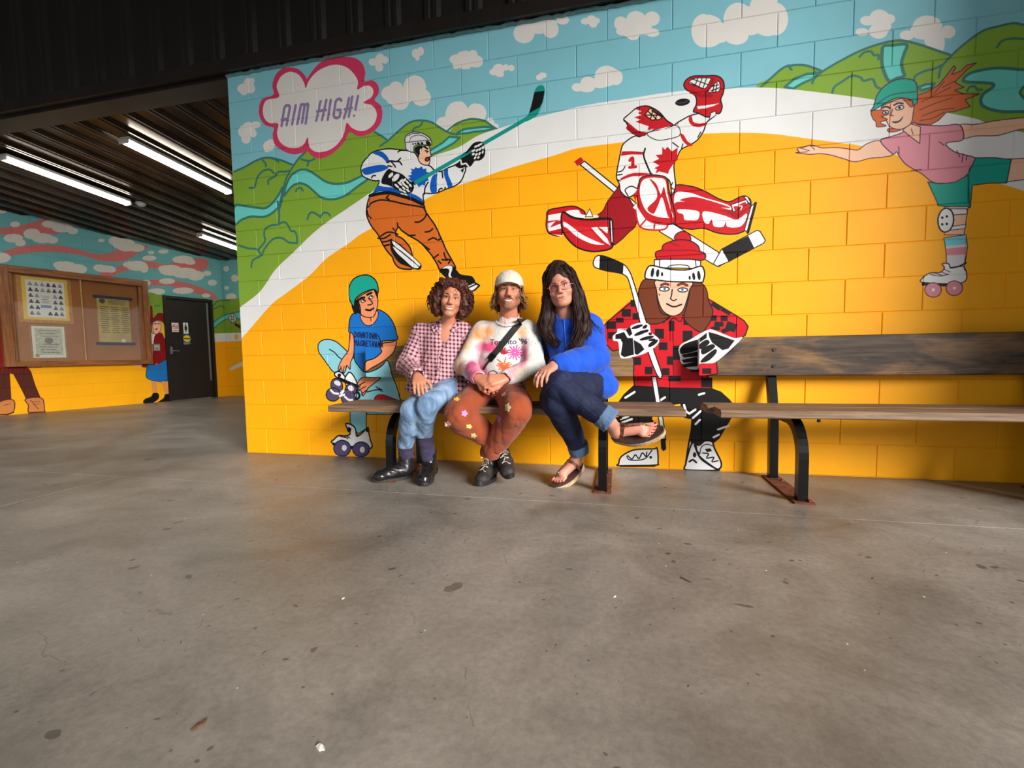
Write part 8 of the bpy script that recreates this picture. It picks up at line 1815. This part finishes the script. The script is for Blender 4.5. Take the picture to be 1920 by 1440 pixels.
    S.chain([(2.235, -.27, .94), (2.135, -.36, .728), (2.272, -.538, .662)], [.072, .062, .046], .025); S.cap((2.262, -.525, .664), (2.282, -.552, .658), .046, .042, .006)
    S.chain([(2.55, -.27, .938), (2.602, -.36, .722), (2.478, -.538, .658)], [.072, .062, .046], .025); S.cap((2.490, -.525, .660), (2.468, -.552, .654), .046, .042, .006)
    S.folds(.0052, 22, 31, (1, 1, .8)); S.cap((2.424, -.30, .995), (2.435, -.34, 1.10), .068, .095, .008, 'sub')
    S.cap((2.284, -.557, .657), (2.33, -.60, .64), .036, .036, .004, 'sub'); S.cap((2.466, -.557, .653), (2.42, -.60, .64), .036, .036, .004, 'sub'); S.keep(lambda x, y, z: .565 - z)
    t = NT('tie_dyed_fleece'); p = t.pos(); n1 = t.noise(p, 5.5, 4, .6, 1.2); n2 = t.noise(t.scale(p, (1, 1, .7)), 6.5, 4, .6, 1.0)
    sp = t.n('ShaderNodeSeparateXYZ'); t.link(p, sp.inputs[0]); X_, Z_ = sp.outputs[0], sp.outputs[2]
    def blob(cx, cz, rx, rz, nn, k=1.0):
        d = t.math('ADD', t.math('POWER', t.math('DIVIDE', t.math('SUBTRACT', X_, cx), rx), 2.0), t.math('POWER', t.math('DIVIDE', t.math('SUBTRACT', Z_, cz), rz), 2.0))
        v = t.math('SUBTRACT', t.math('MULTIPLY_ADD', nn, 2.6, -.25), d); return t.math('MULTIPLY', t.n('ShaderNodeClamp', i_0=v).outputs[0], k)
    c = t.mix(0.0, srgb((206, 203, 199)), srgb((206, 203, 199)))
    for cx, cz, rx, rz, col, nn in ((2.26, .93, .10, .07, (226, 150, 78), n2), (2.13, .70, .06, .09, (218, 158, 100), n1), (2.16, .86, .05, .09, (222, 180, 124), n2), (2.31, .845, .10, .045, (214, 84, 124), n1), (2.24, .74, .06, .12, (208, 96, 136), n2), (2.28, .67, .06, .06, (196, 96, 132), n1), (2.52, .93, .05, .06, (222, 172, 130), n1), (2.55, .78, .03, .12, (196, 104, 130), n2), (2.51, .69, .05, .06, (206, 132, 146), n2), (2.60, .78, .05, .10, (196, 196, 186), n1), (2.58, .68, .08, .05, (178, 172, 150), n2)):
        c = t.mix(blob(cx, cz, rx, rz, nn), c, srgb(col))
    vo = t.n('ShaderNodeTexVoronoi', i_Scale=42.0); t.link(p, vo.inputs['Vector']); rn = t.n('ShaderNodeSeparateColor'); t.link(vo.outputs['Color'], rn.inputs[0])
    spk = t.math('MULTIPLY', t.math('LESS_THAN', vo.outputs['Distance'], .16), t.math('MULTIPLY', t.math('GREATER_THAN', rn.outputs[0], .62), t.math('GREATER_THAN', X_, 2.50))); c = t.mix(t.math('MULTIPLY', spk, .7), c, srgb((96, 98, 100)))
    t.base(c); t.set(.9, 0, .15); t.bump(t.math('MULTIPLY_ADD', t.noise(p, 600, 2), .05, t.noise(p, 11, 3, .5, .8)), .5, .012)
    pf = S.mesh(); so, Q = mesh_obj('sweatshirt', pf, t.m, root); st = bvh(Q, pf[1])
    # rib collar, undershirt
    rib = cloth('white_rib', (204, 200, 194), .05, 30, 400)
    ring = [V3(2.424, -.297, 1.0) + V3(math.cos(a) * .084, math.sin(a) * .080, .004 - .030 * (-math.sin(a)) * .9 + .010 * abs(math.cos(a))) for a in [2 * math.pi * i / 28 for i in range(29)]]
    at_root(MB().tube([tuple(v) for v in ring], .0095, 8, False), root).build('collar', rib, root, True)
    S = Field((2.28, -.44, .90), (2.57, -.14, 1.08), .005); S.cap((2.42, -.285, .95), (2.428, -.302, 1.035), .080, .064, .02); S.folds(.003, 80, 4, (1, 1, .3)); S.cap((2.43, -.31, 1.036), (2.44, -.33, 1.12), .056, .07, .004, 'sub'); mesh_obj('undershirt', S.mesh(), cloth('pale_pink_jersey', (214, 186, 180), .06, 30, 500), root)
    # print on the chest
    cu = bpy.data.curves.new('print_text', 'FONT'); cu.body = "Toronto '96"; cu.size = .046; cu.align_x = 'CENTER'; cu.resolution_u = 3; cu.offset = .0003
    to = bpy.data.objects.new('print_text', cu); COL.objects.link(to); me = bpy.data.meshes.new_from_object(to); bpy.data.objects.remove(to)
    org = (2.44, -1.6, .80); b = MB(); pts = [(2.440 + v.co.x, -.45, .856 + v.co.y) for v in me.vertices]; dp, dn = drape(st, pts, org, .0022); b.add([tuple(v) for v in dp], [tuple(q.vertices) for q in me.polygons]); bpy.data.meshes.remove(me)
    at_root(b, root).build('print_text', M('print_navy', (52, 44, 66), .7), root, recalc=False)
    def burst(cx, cz, R_, n, col, a0=0., a1=6.283, w=.007):
        b = MB()
        for i in range(n):
            a = a0 + (a1 - a0) * i / (n if a1 - a0 > 6 else n - 1); L_ = R_ * (1 if i % 2 else .82); d = (math.cos(a), math.sin(a)); q = (-d[1] * w / 2, d[0] * w / 2); pts = []
            for s_ in (.10, .4, .7, 1.0): pts += [(cx + d[0] * L_ * s_ + q[0], -.45, cz + d[1] * L_ * s_ + q[1]), (cx + d[0] * L_ * s_ - q[0], -.45, cz + d[1] * L_ * s_ - q[1])]
            dp, dn = drape(st, pts, org, .0020); b.add([tuple(v) for v in dp], [(2 * k, 2 * k + 1, 2 * k + 3, 2 * k + 2) for k in range(3)])
        at_root(b, root).build('print_burst', M('print_%d_%d' % col[:2], col, .7), root, recalc=False)
    burst(2.478, .806, .048, 14, (196, 62, 140)); burst(2.420, .735, .046, 13, (238, 92, 34), -3.3, .35); burst(2.408, .795, .045, 7, (150, 26, 40), .3, 2.2); burst(2.420, .735, .052, 2, (238, 92, 34), 1.35, 2.5)
    ring = [(2.350 + .030 * math.cos(a), -.46, .672 + .026 * math.sin(a)) for a in [math.pi * 1.0 * i / 10 for i in range(11)]]; dp, dn = drape(st, ring, org, .002); at_root(MB().tube([tuple(v) for v in dp], .0022, 5), root).build('print_ring', M('print_navy', (52, 44, 66), .7), root, True)
    # trousers
    S = Field((2.00, -.90, .12), (2.76, -.16, .70), .006)
    S.ell((2.355, -.33, .565), (.165, .125, .085), None, .05); S.cap((2.27, -.36, .565), (2.205, -.665, .450), .090, .088, .022); S.cap((2.43, -.36, .565), (2.555, -.665, .492), .090, .086, .022); S.ell((2.36, -.44, .565), (.13, .12, .045), None, .04)
    S.cap((2.205, -.675, .435), (2.385, -.45, .240), .088, .058, .012); S.cap((2.555, -.68, .472), (2.340, -.51, .185), .082, .054, .012)
    S.folds(.0068, 24, 41, (1, 1, .9)); S.keep(lambda x, y, z: np.where(x + (z - .2) * .5 > 2.392, .205, .148) - z)
    mt = cloth('rust_canvas', (142, 66, 38), .13, 11, 800, .9, .016); pf = S.mesh(); tr, Q = mesh_obj('trousers', pf, mt, root); tt = bvh(Q, pf[1])
    # hand-sewn flower patches
    def flower(cx, cz, r, col, n=5, sq=1.0):
        o = (2.75, -2.4, .78); pl = [(cx, -.75, cz)]; m_ = n * 6
        for i in range(m_): a = 2 * math.pi * i / m_; q = r * (.62 + .38 * abs(math.cos(n * a / 2))); pl.append((cx + q * math.cos(a), -.75, cz + sq * q * math.sin(a)))
        dp, dn = drape(tt, pl, o, .0025); b = MB().add([tuple(v) for v in dp], [(0, 1 + i, 1 + (i + 1) % m_) for i in range(m_)]); at_root(b, root).build('flower_patch', M('patch_%d_%d' % col[:2], col, .8, 0, .15, 200), tr, recalc=False)
    for cx, cz, r, col, sq in ((2.215, .545, .020, (226, 184, 56), .6), (2.262, .463, .019, (208, 128, 206), 1), (2.286, .392, .018, (222, 206, 110), .7), (2.160, .400, .022, (214, 170, 150), .9), (2.462, .437, .019, (140, 92, 158), 1), (2.520, .500, .020, (208, 190, 140), 1.3), (2.49, .575, .018, (206, 150, 130), .7), (2.31, .345, .018, (196, 176, 120), .8), (2.372, .218, .018, (232, 196, 184), .7)): flower(cx, cz, r, col, 5, sq)
    # dark lace-up shoes
    mu = M('black_shoe_canvas', (38, 32, 31), .7, 0, .15, 60); mz = M('black_shoe_rubber', (28, 27, 27), .5); ml = M('grey_lace', (176, 168, 158), .7)
    for heel, toe, an, sd, up in (((2.330, -.36, .006), (2.300, -.60, .002), (2.350, -.47, .20), -1, (0, 0, 1)), ((2.390, -.345, .105), (2.482, -.560, .050), (2.390, -.43, .23), 1, (-.25, -.1, 1))):
        fr = Local(heel, toe, up); L_ = .275; S = Field(fr.o - .36, fr.o + .36, .0045); S.cap(fr.p(0, .05, .055), fr.p(0, .14, .055), .040, .041, .03); S.cap(fr.p(0, .14, .052), fr.p(sd * .006, L_ - .05, .038), .042, .033, .03); S.ell(fr.p(sd * .006, L_ - .06, .036), (.043, .047, .028), None, .02)
        S.cap(fr.p(0, .05, .06), fr.p(0, .06, .115), .042, .040, .03); S.cap(fr.p(0, .06, .10), an, .040, .036, .02); S.folds(.0016, 70, 6); S.keep(lambda x, y, z: .016 - ((x - fr.o[0]) * fr.z[0] + (y - fr.o[1]) * fr.z[1] + (z - fr.o[2]) * fr.z[2])); pf2 = S.mesh(); sh, Q2 = mesh_obj('shoe', pf2, mu, root); sole(fr, L_, .047, sd, .0, .024, root, 'shoe_sole', mz); s2 = bvh(Q2, pf2[1])
        b = MB()
        for i in range(5):
            yy = .115 + .019 * i; pts = [fr.p(x, yy + (.012 if x * (1 if i % 2 else -1) > 0 else -.004), .2) for x in (-.024, -.012, 0, .012, .024)]; P_ = []
            for q in pts:
                h = s2.ray_cast(Vector(q), Vector(-fr.z)); P_.append(np.array(h[0]) + fr.z * .003 if h[0] is not None else q - fr.z * .12)
            b.tube([tuple(v) for v in P_], .0026, 5)
        tp = fr.p(0, .108, .112)
        for q in (-1, 1): b.tube([tuple(tp), tuple(tp + fr.x * q * .022 + fr.z * .012 + fr.y * .01), tuple(tp + fr.x * q * .035 - fr.z * .004 + fr.y * .02), tuple(tp + fr.x * q * .012 + fr.y * .006)], .0024, 5)
        at_root(b, root).build('laces', ml, sh)
    # strap of the crossbody bag: a thing of its own
    bag = tag(empty('crossbody_strap', (2.40, -.40, .80)), 'black crossbody bag strap worn over the tie-dyed sweatshirt', 'bag strap'); mk = M('black_webbing', (24, 23, 24), .75, 0, .1, 400)
    line = [(2.515 - (.235 * i / 16), -.4, 1.005 - .305 * i / 16) for i in range(17)]; dp, dn = drape(st, line, (2.42, -1.5, .84), .004); dn = smooth_normals(dn, 5)
    dp = [dp[0] + V3(.012, .07, .012)] + dp; dn = [nrm(V3(.1, -.3, 1))] + dn
    at_root(ribbon(dp[:15], dn[:15], .040, .004), bag).build('webbing', mk, bag); at_root(ribbon(dp[13:], dn[13:], .014, .0035), bag).build('narrow_tail', mk, bag)
    at_root(ribbon(dp[12:15], [v for v in dn[12:15]], .046, .007), bag).build('buckle', M('black_plastic', (14, 14, 15), .35), bag)
person_b()

# ------------------------------------------------------------------ third person: long dark hair, glasses, blue hoodie, dark jeans, sandals, legs crossed
def person_c():
    root = tag(empty('person', (2.88, -.35, 0)), 'person with long dark hair and glasses in blue hoodie and dark jeans', 'person', 'people seated on the bench')
    H = Head((2.775, -.44, 1.197), (.04, -1.0), math.radians(-9), math.radians(-1), 1.0)
    sk = skin('skin_pale_rosy', (200, 138, 116)); F = Field((2.42, -.98, .0), (3.42, -.06, 1.36), .0045)
    H.sculpt(F, 1.1, .006, 0.0); F.ell(H.p(0, .03, -.088), (.05, .045, .030), H.R, .02); F.cap(H.p(0, -.03, -.05), (2.80, -.275, .99), .056, .062, .03)
    F.ell((2.84, -.28, .87), (.13, .075, .13), None, .04); F.cap((2.70, -.24, .955), (2.955, -.265, .965), .05, .05, .03); F.ell((2.87, -.31, .67), (.13, .09, .16), None, .06)
    F.chain([(2.935, -.265, .948), (2.975, -.42, .745), (2.765, -.672, .728)], [.05, .042, .030], .02); hj = hand(F, (2.770, -.668, .728), (-.46, -.70, -.30), (-.15, -.40, .88), 1, [(.42, .50, .30), (.45, .52, .30), (.48, .55, .32), (.5, .55, .32)], (.75, .5, -.3), 1.0, spread=.05)
    F.chain([(2.70, -.235, .95), (2.635, -.125, .87), (2.585, -.135, .985)], [.05, .040, .028], .02); hand(F, (2.585, -.135, .992), (-.75, -.45, .10), (0, -.30, .95), -1, [(.25, .45, .3)] * 4, (.7, .6, -.3), .95)
    F.chain([(2.97, -.34, .585), (2.815, -.72, .625), (3.065, -.735, .435)], [.08, .055, .036], .03); F.chain([(2.82, -.34, .575), (2.80, -.68, .525), (2.885, -.45, .21)], [.08, .055, .036], .03)
    # bare feet
    frT = Local((3.080, -.715, .338), (3.345, -.775, .395), (-.14, -.80, .72), 1.08); frB = Local((2.905, -.395, .115), (2.762, -.520, .012), (-.25, -.55, 1))
    for fr, an, sd in ((frT, (3.065, -.735, .43), -1), (frB, (2.885, -.45, .21), 1)):
        F.cap(an, fr.p(0, .045, .055), .036, .035, .02); F.ell(fr.p(0, .035, .042), (.030, .034, .034), None, .02); F.cap(fr.p(0, .06, .052), fr.p(sd * .004, .16, .038), .034, .030, .02); F.cap(fr.p(-.014, .165, .030), fr.p(.020, .160, .028), .018, .018, .015)
        for i, (x, y0, y1, r) in enumerate(((-.024, .175, .222, .0125), (-.006, .180, .222, .0092), (.008, .178, .215, .0086), (.021, .172, .205, .0082), (.033, .164, .192, .0078))): F.cap(fr.p(x * -sd, y0, .030), fr.p(x * -sd * 1.08, y1, .026), r, r * .95, .006)
    PF = F.mesh(); body, P = mesh_obj('body', PF, sk, root); tree = bvh(P, PF[1]); H.features(root, tree, M('brow_dark', (62, 42, 36), .7), (70, 74, 70), 0, (184, 104, 98))
    nail = M('red_nail_polish', (190, 24, 34), .2, 0, .02)
    for fr, sd in ((frT, -1), (frB, 1)):
        for i, (x, y1, r) in enumerate(((-.024, .222, .0125), (-.006, .222, .0092), (.008, .215, .0086), (.021, .205, .0082), (.033, .192, .0078))): at_root(MB().ball((0, 0, 0), (r * .62, r * .7, r * .3), 8, 5, Matrix.Translation(Vector(fr.p(x * -sd * 1.08, y1 + r * .35, .026 + r * .72))) @ fr.M().to_3x3().to_4x4()), root).build('toenail', nail, root, True)
    # hair: crown volume, side curtains, strands
    hm = hairmat('dark_brown_hair', (14, 7, 6), (58, 30, 23), .5); G_ = Field(H.p(0, 0, 0) - V3(.25, .22, .46), H.p(0, 0, 0) + V3(.36, .22, .22), .006)
    G_.ell(H.p(0, -.032, .062), (.088, .102, .092), H.R, .02); G_.ell(H.p(0, -.04, .135), (.05, .055, .035), H.R, .04); G_.ell(H.p(0, .122, -.012), (.060, .075, .108), H.R, .012, 'sub')
    R1 = [H.p(.078, -.01, .03), H.p(.092, .0, -.06), V3(2.895, -.36, 1.03), V3(2.905, -.395, .93), V3(2.875, -.41, .84), V3(2.845, -.41, .80)]; L1 = [H.p(-.078, -.01, .03), H.p(-.088, -.005, -.06), V3(2.685, -.35, 1.02), V3(2.665, -.345, .96), V3(2.70, -.36, .90), V3(2.74, -.385, .85)]
    G_.chain(R1, [.028, .034, .044, .042, .028, .010], .03); G_.chain(L1, [.028, .032, .038, .034, .026, .008], .03); G_.cap(H.p(0, -.085, .02), (2.81, -.20, .98), .075, .085, .03)
    G_.folds(.005, 70, 14, (1, 1, .18)); gv, gf = G_.mesh(); hb = MB(); hb.v = [tuple(p) for p in gv]; hb.f = [tuple(int(i) for i in f) for f in gf]; rr = random.Random(9)
    def strand(path, spread, r, n=18):
        o = V3(rr.gauss(0, 1), rr.gauss(0, 1), rr.gauss(0, .6)); ph = rr.uniform(0, 6); pts = []; P_ = np.array(path)
        for k in range(n):
            t = k / (n - 1) * (len(P_) - 1); i = min(int(t), len(P_) - 2); f_ = t - i; b = P_[i] * (1 - f_) + P_[i + 1] * f_; s_ = min(1, .35 + k / n * 1.1); pts.append(tuple(b + o * spread * s_ + V3(math.sin(ph + k * .75), math.cos(ph * 2 + k * .6), 0) * .007 * (k / n)))
        hb.tube(pts, [r * (1 - .7 * (k / (n - 1)) ** 3) for k in range(n)], 4, False)
    for i in range(230): strand([H.p(.02, -.01, .155), H.p(.075, .01, .09)] + R1, .024, .0028)
    for i in range(190): strand([H.p(-.02, -.01, .155), H.p(-.075, .01, .09)] + L1, .020, .0028)
    for i in range(30): strand([H.p(0, -.02, .16), H.p(rr.uniform(-.06, .06), .055, .118), H.p(rr.choice((-1, 1)) * .076, .045, .06), H.p(rr.choice((-1, 1)) * .088, .01, -.02)], .006, .003, 12)
    for i in range(10): strand([L1[1], L1[2] + V3(-.01, 0, 0), L1[3] + V3(-.03, .0, -.02), L1[3] + V3(-.05 - .02 * rr.random(), .01, -.06)], .015, .0012, 12)
    for i in range(24): strand([R1[1], R1[2] + V3(.02, 0, 0), R1[3] + V3(.055, .02, .03), R1[3] + V3(.09 + .03 * rr.random(), .03, -.02 * rr.random())], .02, .0018, 12)
    at_root(hb, root).build('hair', hm, root, True, recalc=False)
    # glasses
    m_lens = m_glass.copy(); m_lens.name = 'lens_glass'
    for nd in m_lens.node_tree.nodes:
        if nd.type == 'FRESNEL': nd.inputs[0].default_value = 1.16
    mg = M('rose_acetate', (176, 92, 96), .25, 0, .1, 40, 0); gy = max(H.local(H.surf(tree, q * .031, -.002, 0))[1] for q in (-1, 1)) + .014; gl = at_root(MB().tube([tuple(H.p(*q)) for q in ((-.010, gy + .004, .003), (0, gy + .007, .006), (.010, gy + .004, .003))], .0026, 6), root).build('glasses', mg, root, True)
    for q in (-1, 1):
        rim = []
        for i in range(25):
            a = 2 * math.pi * i / 24; cx, sx = math.cos(a), math.sin(a); ex = .027 * (abs(cx) ** .7) * (1 if cx >= 0 else -1); ez = .021 * (abs(sx) ** .7) * (1 if sx >= 0 else -1); rim.append(H.p(q * .035 + ex, gy - 9 * (q * .035 + ex) ** 2 * .5 + .003, -.002 + ez))
        at_root(MB().tube([tuple(v) for v in rim], .0024, 6, False), root).build('rim', mg, gl, True); n = 24; at_root(MB().add([tuple(H.p(q * .035, gy, -.002))] + [tuple(v) for v in rim[:n]], [(0, 1 + i, 1 + (i + 1) % n) for i in range(n)]), root).build('lens', m_lens, gl)
        at_root(MB().tube([tuple(H.p(*v)) for v in ((q * .062, gy - .014, .006), (q * .080, gy - .045, .006), (q * .081, .0, .005))], .0026, 5), root).build('temple', mg, gl, True)
    # hoodie
    S = Field((2.44, -.76, .42), (3.24, -.02, 1.12), .006)
    S.ell((2.84, -.275, .86), (.170, .118, .15), None, .05); S.ell((2.87, -.30, .70), (.178, .140, .16), None, .06); S.ell((2.925, -.325, .590), (.195, .155, .10), None, .08); S.cap((2.70, -.24, .955), (2.935, -.265, .960), .070, .070, .05)
    S.chain([(2.935, -.268, .948), (2.975, -.40, .765), (2.812, -.620, .735)], [.086, .084, .060], .035); S.cap((2.955, -.42, .72), (2.86, -.56, .70), .05, .04, .03); S.cap((2.812, -.620, .738), (2.782, -.652, .731), .046, .043, .02)
    S.chain([(2.70, -.235, .95), (2.635, -.125, .87), (2.59, -.13, .96)], [.078, .062, .048], .03); S.cap((2.80, -.285, .97), (2.803, -.30, 1.03), .088, .074, .03); S.cap((2.70, -.20, 1.00), (2.92, -.20, 1.01), .045, .045, .04)
    S.folds(.0066, 20, 55, (1, 1, .8)); S.cap((2.803, -.31, 1.03), (2.808, -.36, 1.12), .058, .085, .008, 'sub'); S.cap((2.778, -.656, .730), (2.72, -.71, .71), .036, .036, .004, 'sub'); S.keep(lambda x, y, z: .545 - .05 * np.clip((x - 2.86) * 5, 0, 1) - z)
    mh = cloth('royal_blue_fleece', (26, 76, 184), .10, 8, 900, .9, .014); pf = S.mesh(); so, Q = mesh_obj('hoodie', pf, mh, root); st = bvh(Q, pf[1])
    dp, dn = drape(st, [(2.792 + .002 * i, -.5, 1.00 - .022 * i) for i in range(8)], (2.80, -1.5, .95), .002); at_root(MB().tube([tuple(v) for v in dp], .0036, 6), root).build('drawstring', M('blue_cord', (50, 106, 210), .8), root, True)
    # jeans with turned cuffs
    S = Field((2.56, -.96, .12), (3.24, -.14, .80), .006); S.ell((2.90, -.33, .585), (.185, .135, .10), None, .05)
    S.cap((2.975, -.34, .585), (2.800, -.70, .612), .104, .086, .02); S.cap((2.800, -.715, .612), (3.050, -.735, .450), .080, .055, .02); S.cap((2.79, -.36, .585), (2.778, -.665, .545), .100, .092, .02); S.cap((2.785, -.675, .520), (2.882, -.468, .235), .084, .051, .02)
    S.folds(.0036, 34, 61, (1, 1, .6)); S.keep(lambda x, y, z: np.maximum(.215 - z, np.where(z > .30, (x - 3.045) * .82 - (z - .447) * .57, -1)))
    t = NT('dark_denim'); p = t.pos(); a = t.noise(p, 9, 4, .6, .6); b = t.noise(t.scale(p, (1, 1, 3)), 400, 2); t.base(t.mix(.35, t.ramp(a, [(.3, srgb((16, 20, 40))), (.6, srgb((28, 36, 64))), (.8, srgb((48, 62, 98)))]), t.ramp(b, [(.3, (.6, .6, .65)), (.7, (1.2, 1.2, 1.2))]), 'MULTIPLY')); t.set(.75, 0, .25); t.bump(a, .4, .012); jm = t.m
    pf = S.mesh(); jo, Q = mesh_obj('jeans', pf, jm, root); jt = bvh(Q, pf[1]); cuffm = cloth('denim_cuff', (82, 106, 136), .1, 30, 500)
    for a, b, r in (((3.035, -.733, .460), (3.072, -.735, .434), .066), ((2.880, -.474, .243), (2.886, -.455, .208), .061)):
        S = Field(np.minimum(a, b) - .1, np.maximum(a, b) + .1, .0045); a = V3(*a); b = V3(*b); S.cap(a, b, r, r, .004); d = nrm(b - a); L_ = np.linalg.norm(b - a)
        S.keep(lambda x, y, z: np.abs((x - a[0]) * d[0] + (y - a[1]) * d[1] + (z - a[2]) * d[2] - L_ / 2) - L_ * .72); S.cap(a, b + d * .06, r - .012, r - .012, .004, 'sub'); S.folds(.0015, 80, 3); mesh_obj('cuff', S.mesh(), cuffm, root)
    sm = M('seam_thread', (66, 80, 112), .8)
    for pts in ([(2.735, -.8, .60), (2.77, -.8, .635), (2.80, -.8, .64), (2.85, -.8, .60), (2.93, -.8, .53), (3.0, -.8, .47)], [(3.03, -.6, .60), (3.06, -.6, .635)]):
        ip = spline([(q[0], q[2]) for q in pts], False, 6); dp, dn = drape(jt, [(q[0], -.8, q[1]) for q in ip], (2.95, -2.6, .80), .0012); at_root(MB().tube([tuple(v) for v in dp], .0007, 4), root).build('seam', sm, jo)
    # sandals
    mt_ = M('cork_sole', (176, 148, 116), .8, 0, .15, 90); mf = M('footbed_suede', (58, 36, 26), .85, 0, .15, 60); mst = M('brown_leather', (98, 56, 34), .5, 0, .15, 40); mbk = M('brass_buckle', (206, 176, 110), .25, .9)
    for fr, sd in ((frT, -1), (frB, 1)):
        sd_ = tag(sole(fr, .262, .048, -sd, -.026, .000, root, 'sandal', mt_)); sole(fr, .258, .0465, -sd, .0, .008, root, 'footbed', mf).parent = sd_
        def band(pts, w, nm):
            P_, N_ = [], []
            for (x, y, z) in pts: q = fr.p(x, y, z); c0 = fr.p(0, y, .022); P_.append(q); N_.append(nrm(q - c0))
            o = at_root(ribbon(P_, N_, w, .003), root).build(nm, mst, root); o.parent = sd_
        s_ = -sd
        band([(-.040, .062, .006), (-.040, .064, .03), (-.036, .070, .060), (-.018, .082, .083), (0, .090, .088), (.018, .082, .083), (.036, .070, .060), (.040, .064, .03), (.040, .062, .006)], .017, 'ankle_strap')
        cen = [(0, .088, .090), (s_ * -.003, .11, .082), (s_ * -.006, .135, .074), (s_ * -.010, .16, .062), (s_ * -.013, .185, .050), (s_ * -.015, .198, .036), (s_ * -.015, .202, .010)]
        band(cen, .016, 'centre_strap'); br_ = MB()
        for q in (-1, 1): br_.tube([tuple(fr.p(c_[0] + q * .005 * math.sin(i * 1.9), c_[1], c_[2] + .004)) for i, c_ in enumerate(cen[:5])], .0042, 6)
        o = at_root(br_, root).build('braid', mst, root, True); o.parent = sd_
        o = at_root(MB().ball(tuple(fr.p(s_ * -.012, .178, .060)), (.009, .009, .006), 10, 6), root).build('stud', mbk, root, True); o.parent = sd_
        bq = [fr.p(.042 * sd, .064 + dy, .034 + dz) for dy, dz in ((-.010, -.011), (.010, -.011), (.010, .011), (-.010, .011), (-.010, -.011))]; o = at_root(MB().tube([tuple(v) for v in bq], .0022, 5), root).build('buckle', mbk, root); o.parent = sd_
    at_root(MB().tube([tuple(V3(3.082, -.735, .418) + (V3(.55, 0, .83) * math.cos(a) + V3(0, 1, 0) * math.sin(a)) * .041) for a in [2 * math.pi * i / 20 for i in range(21)]], .0014, 4, False), root).build('anklet', M('silver', (190, 186, 180), .3, .9), root, True)
    for f_ in (1, 2):
        ch = hj[f_]; q = ch[0] * .5 + ch[1] * .5; d = nrm(ch[1] - ch[0]); e1 = nrm(np.cross(d, (0, 0, 1))); e2 = np.cross(d, e1); at_root(MB().tube([tuple(q + (e1 * math.cos(a) + e2 * math.sin(a)) * .0108) for a in [2 * math.pi * i / 14 for i in range(15)]], .0017, 5, False), root).build('ring', M('silver', (190, 186, 180), .3, .9), root, True)
person_c()
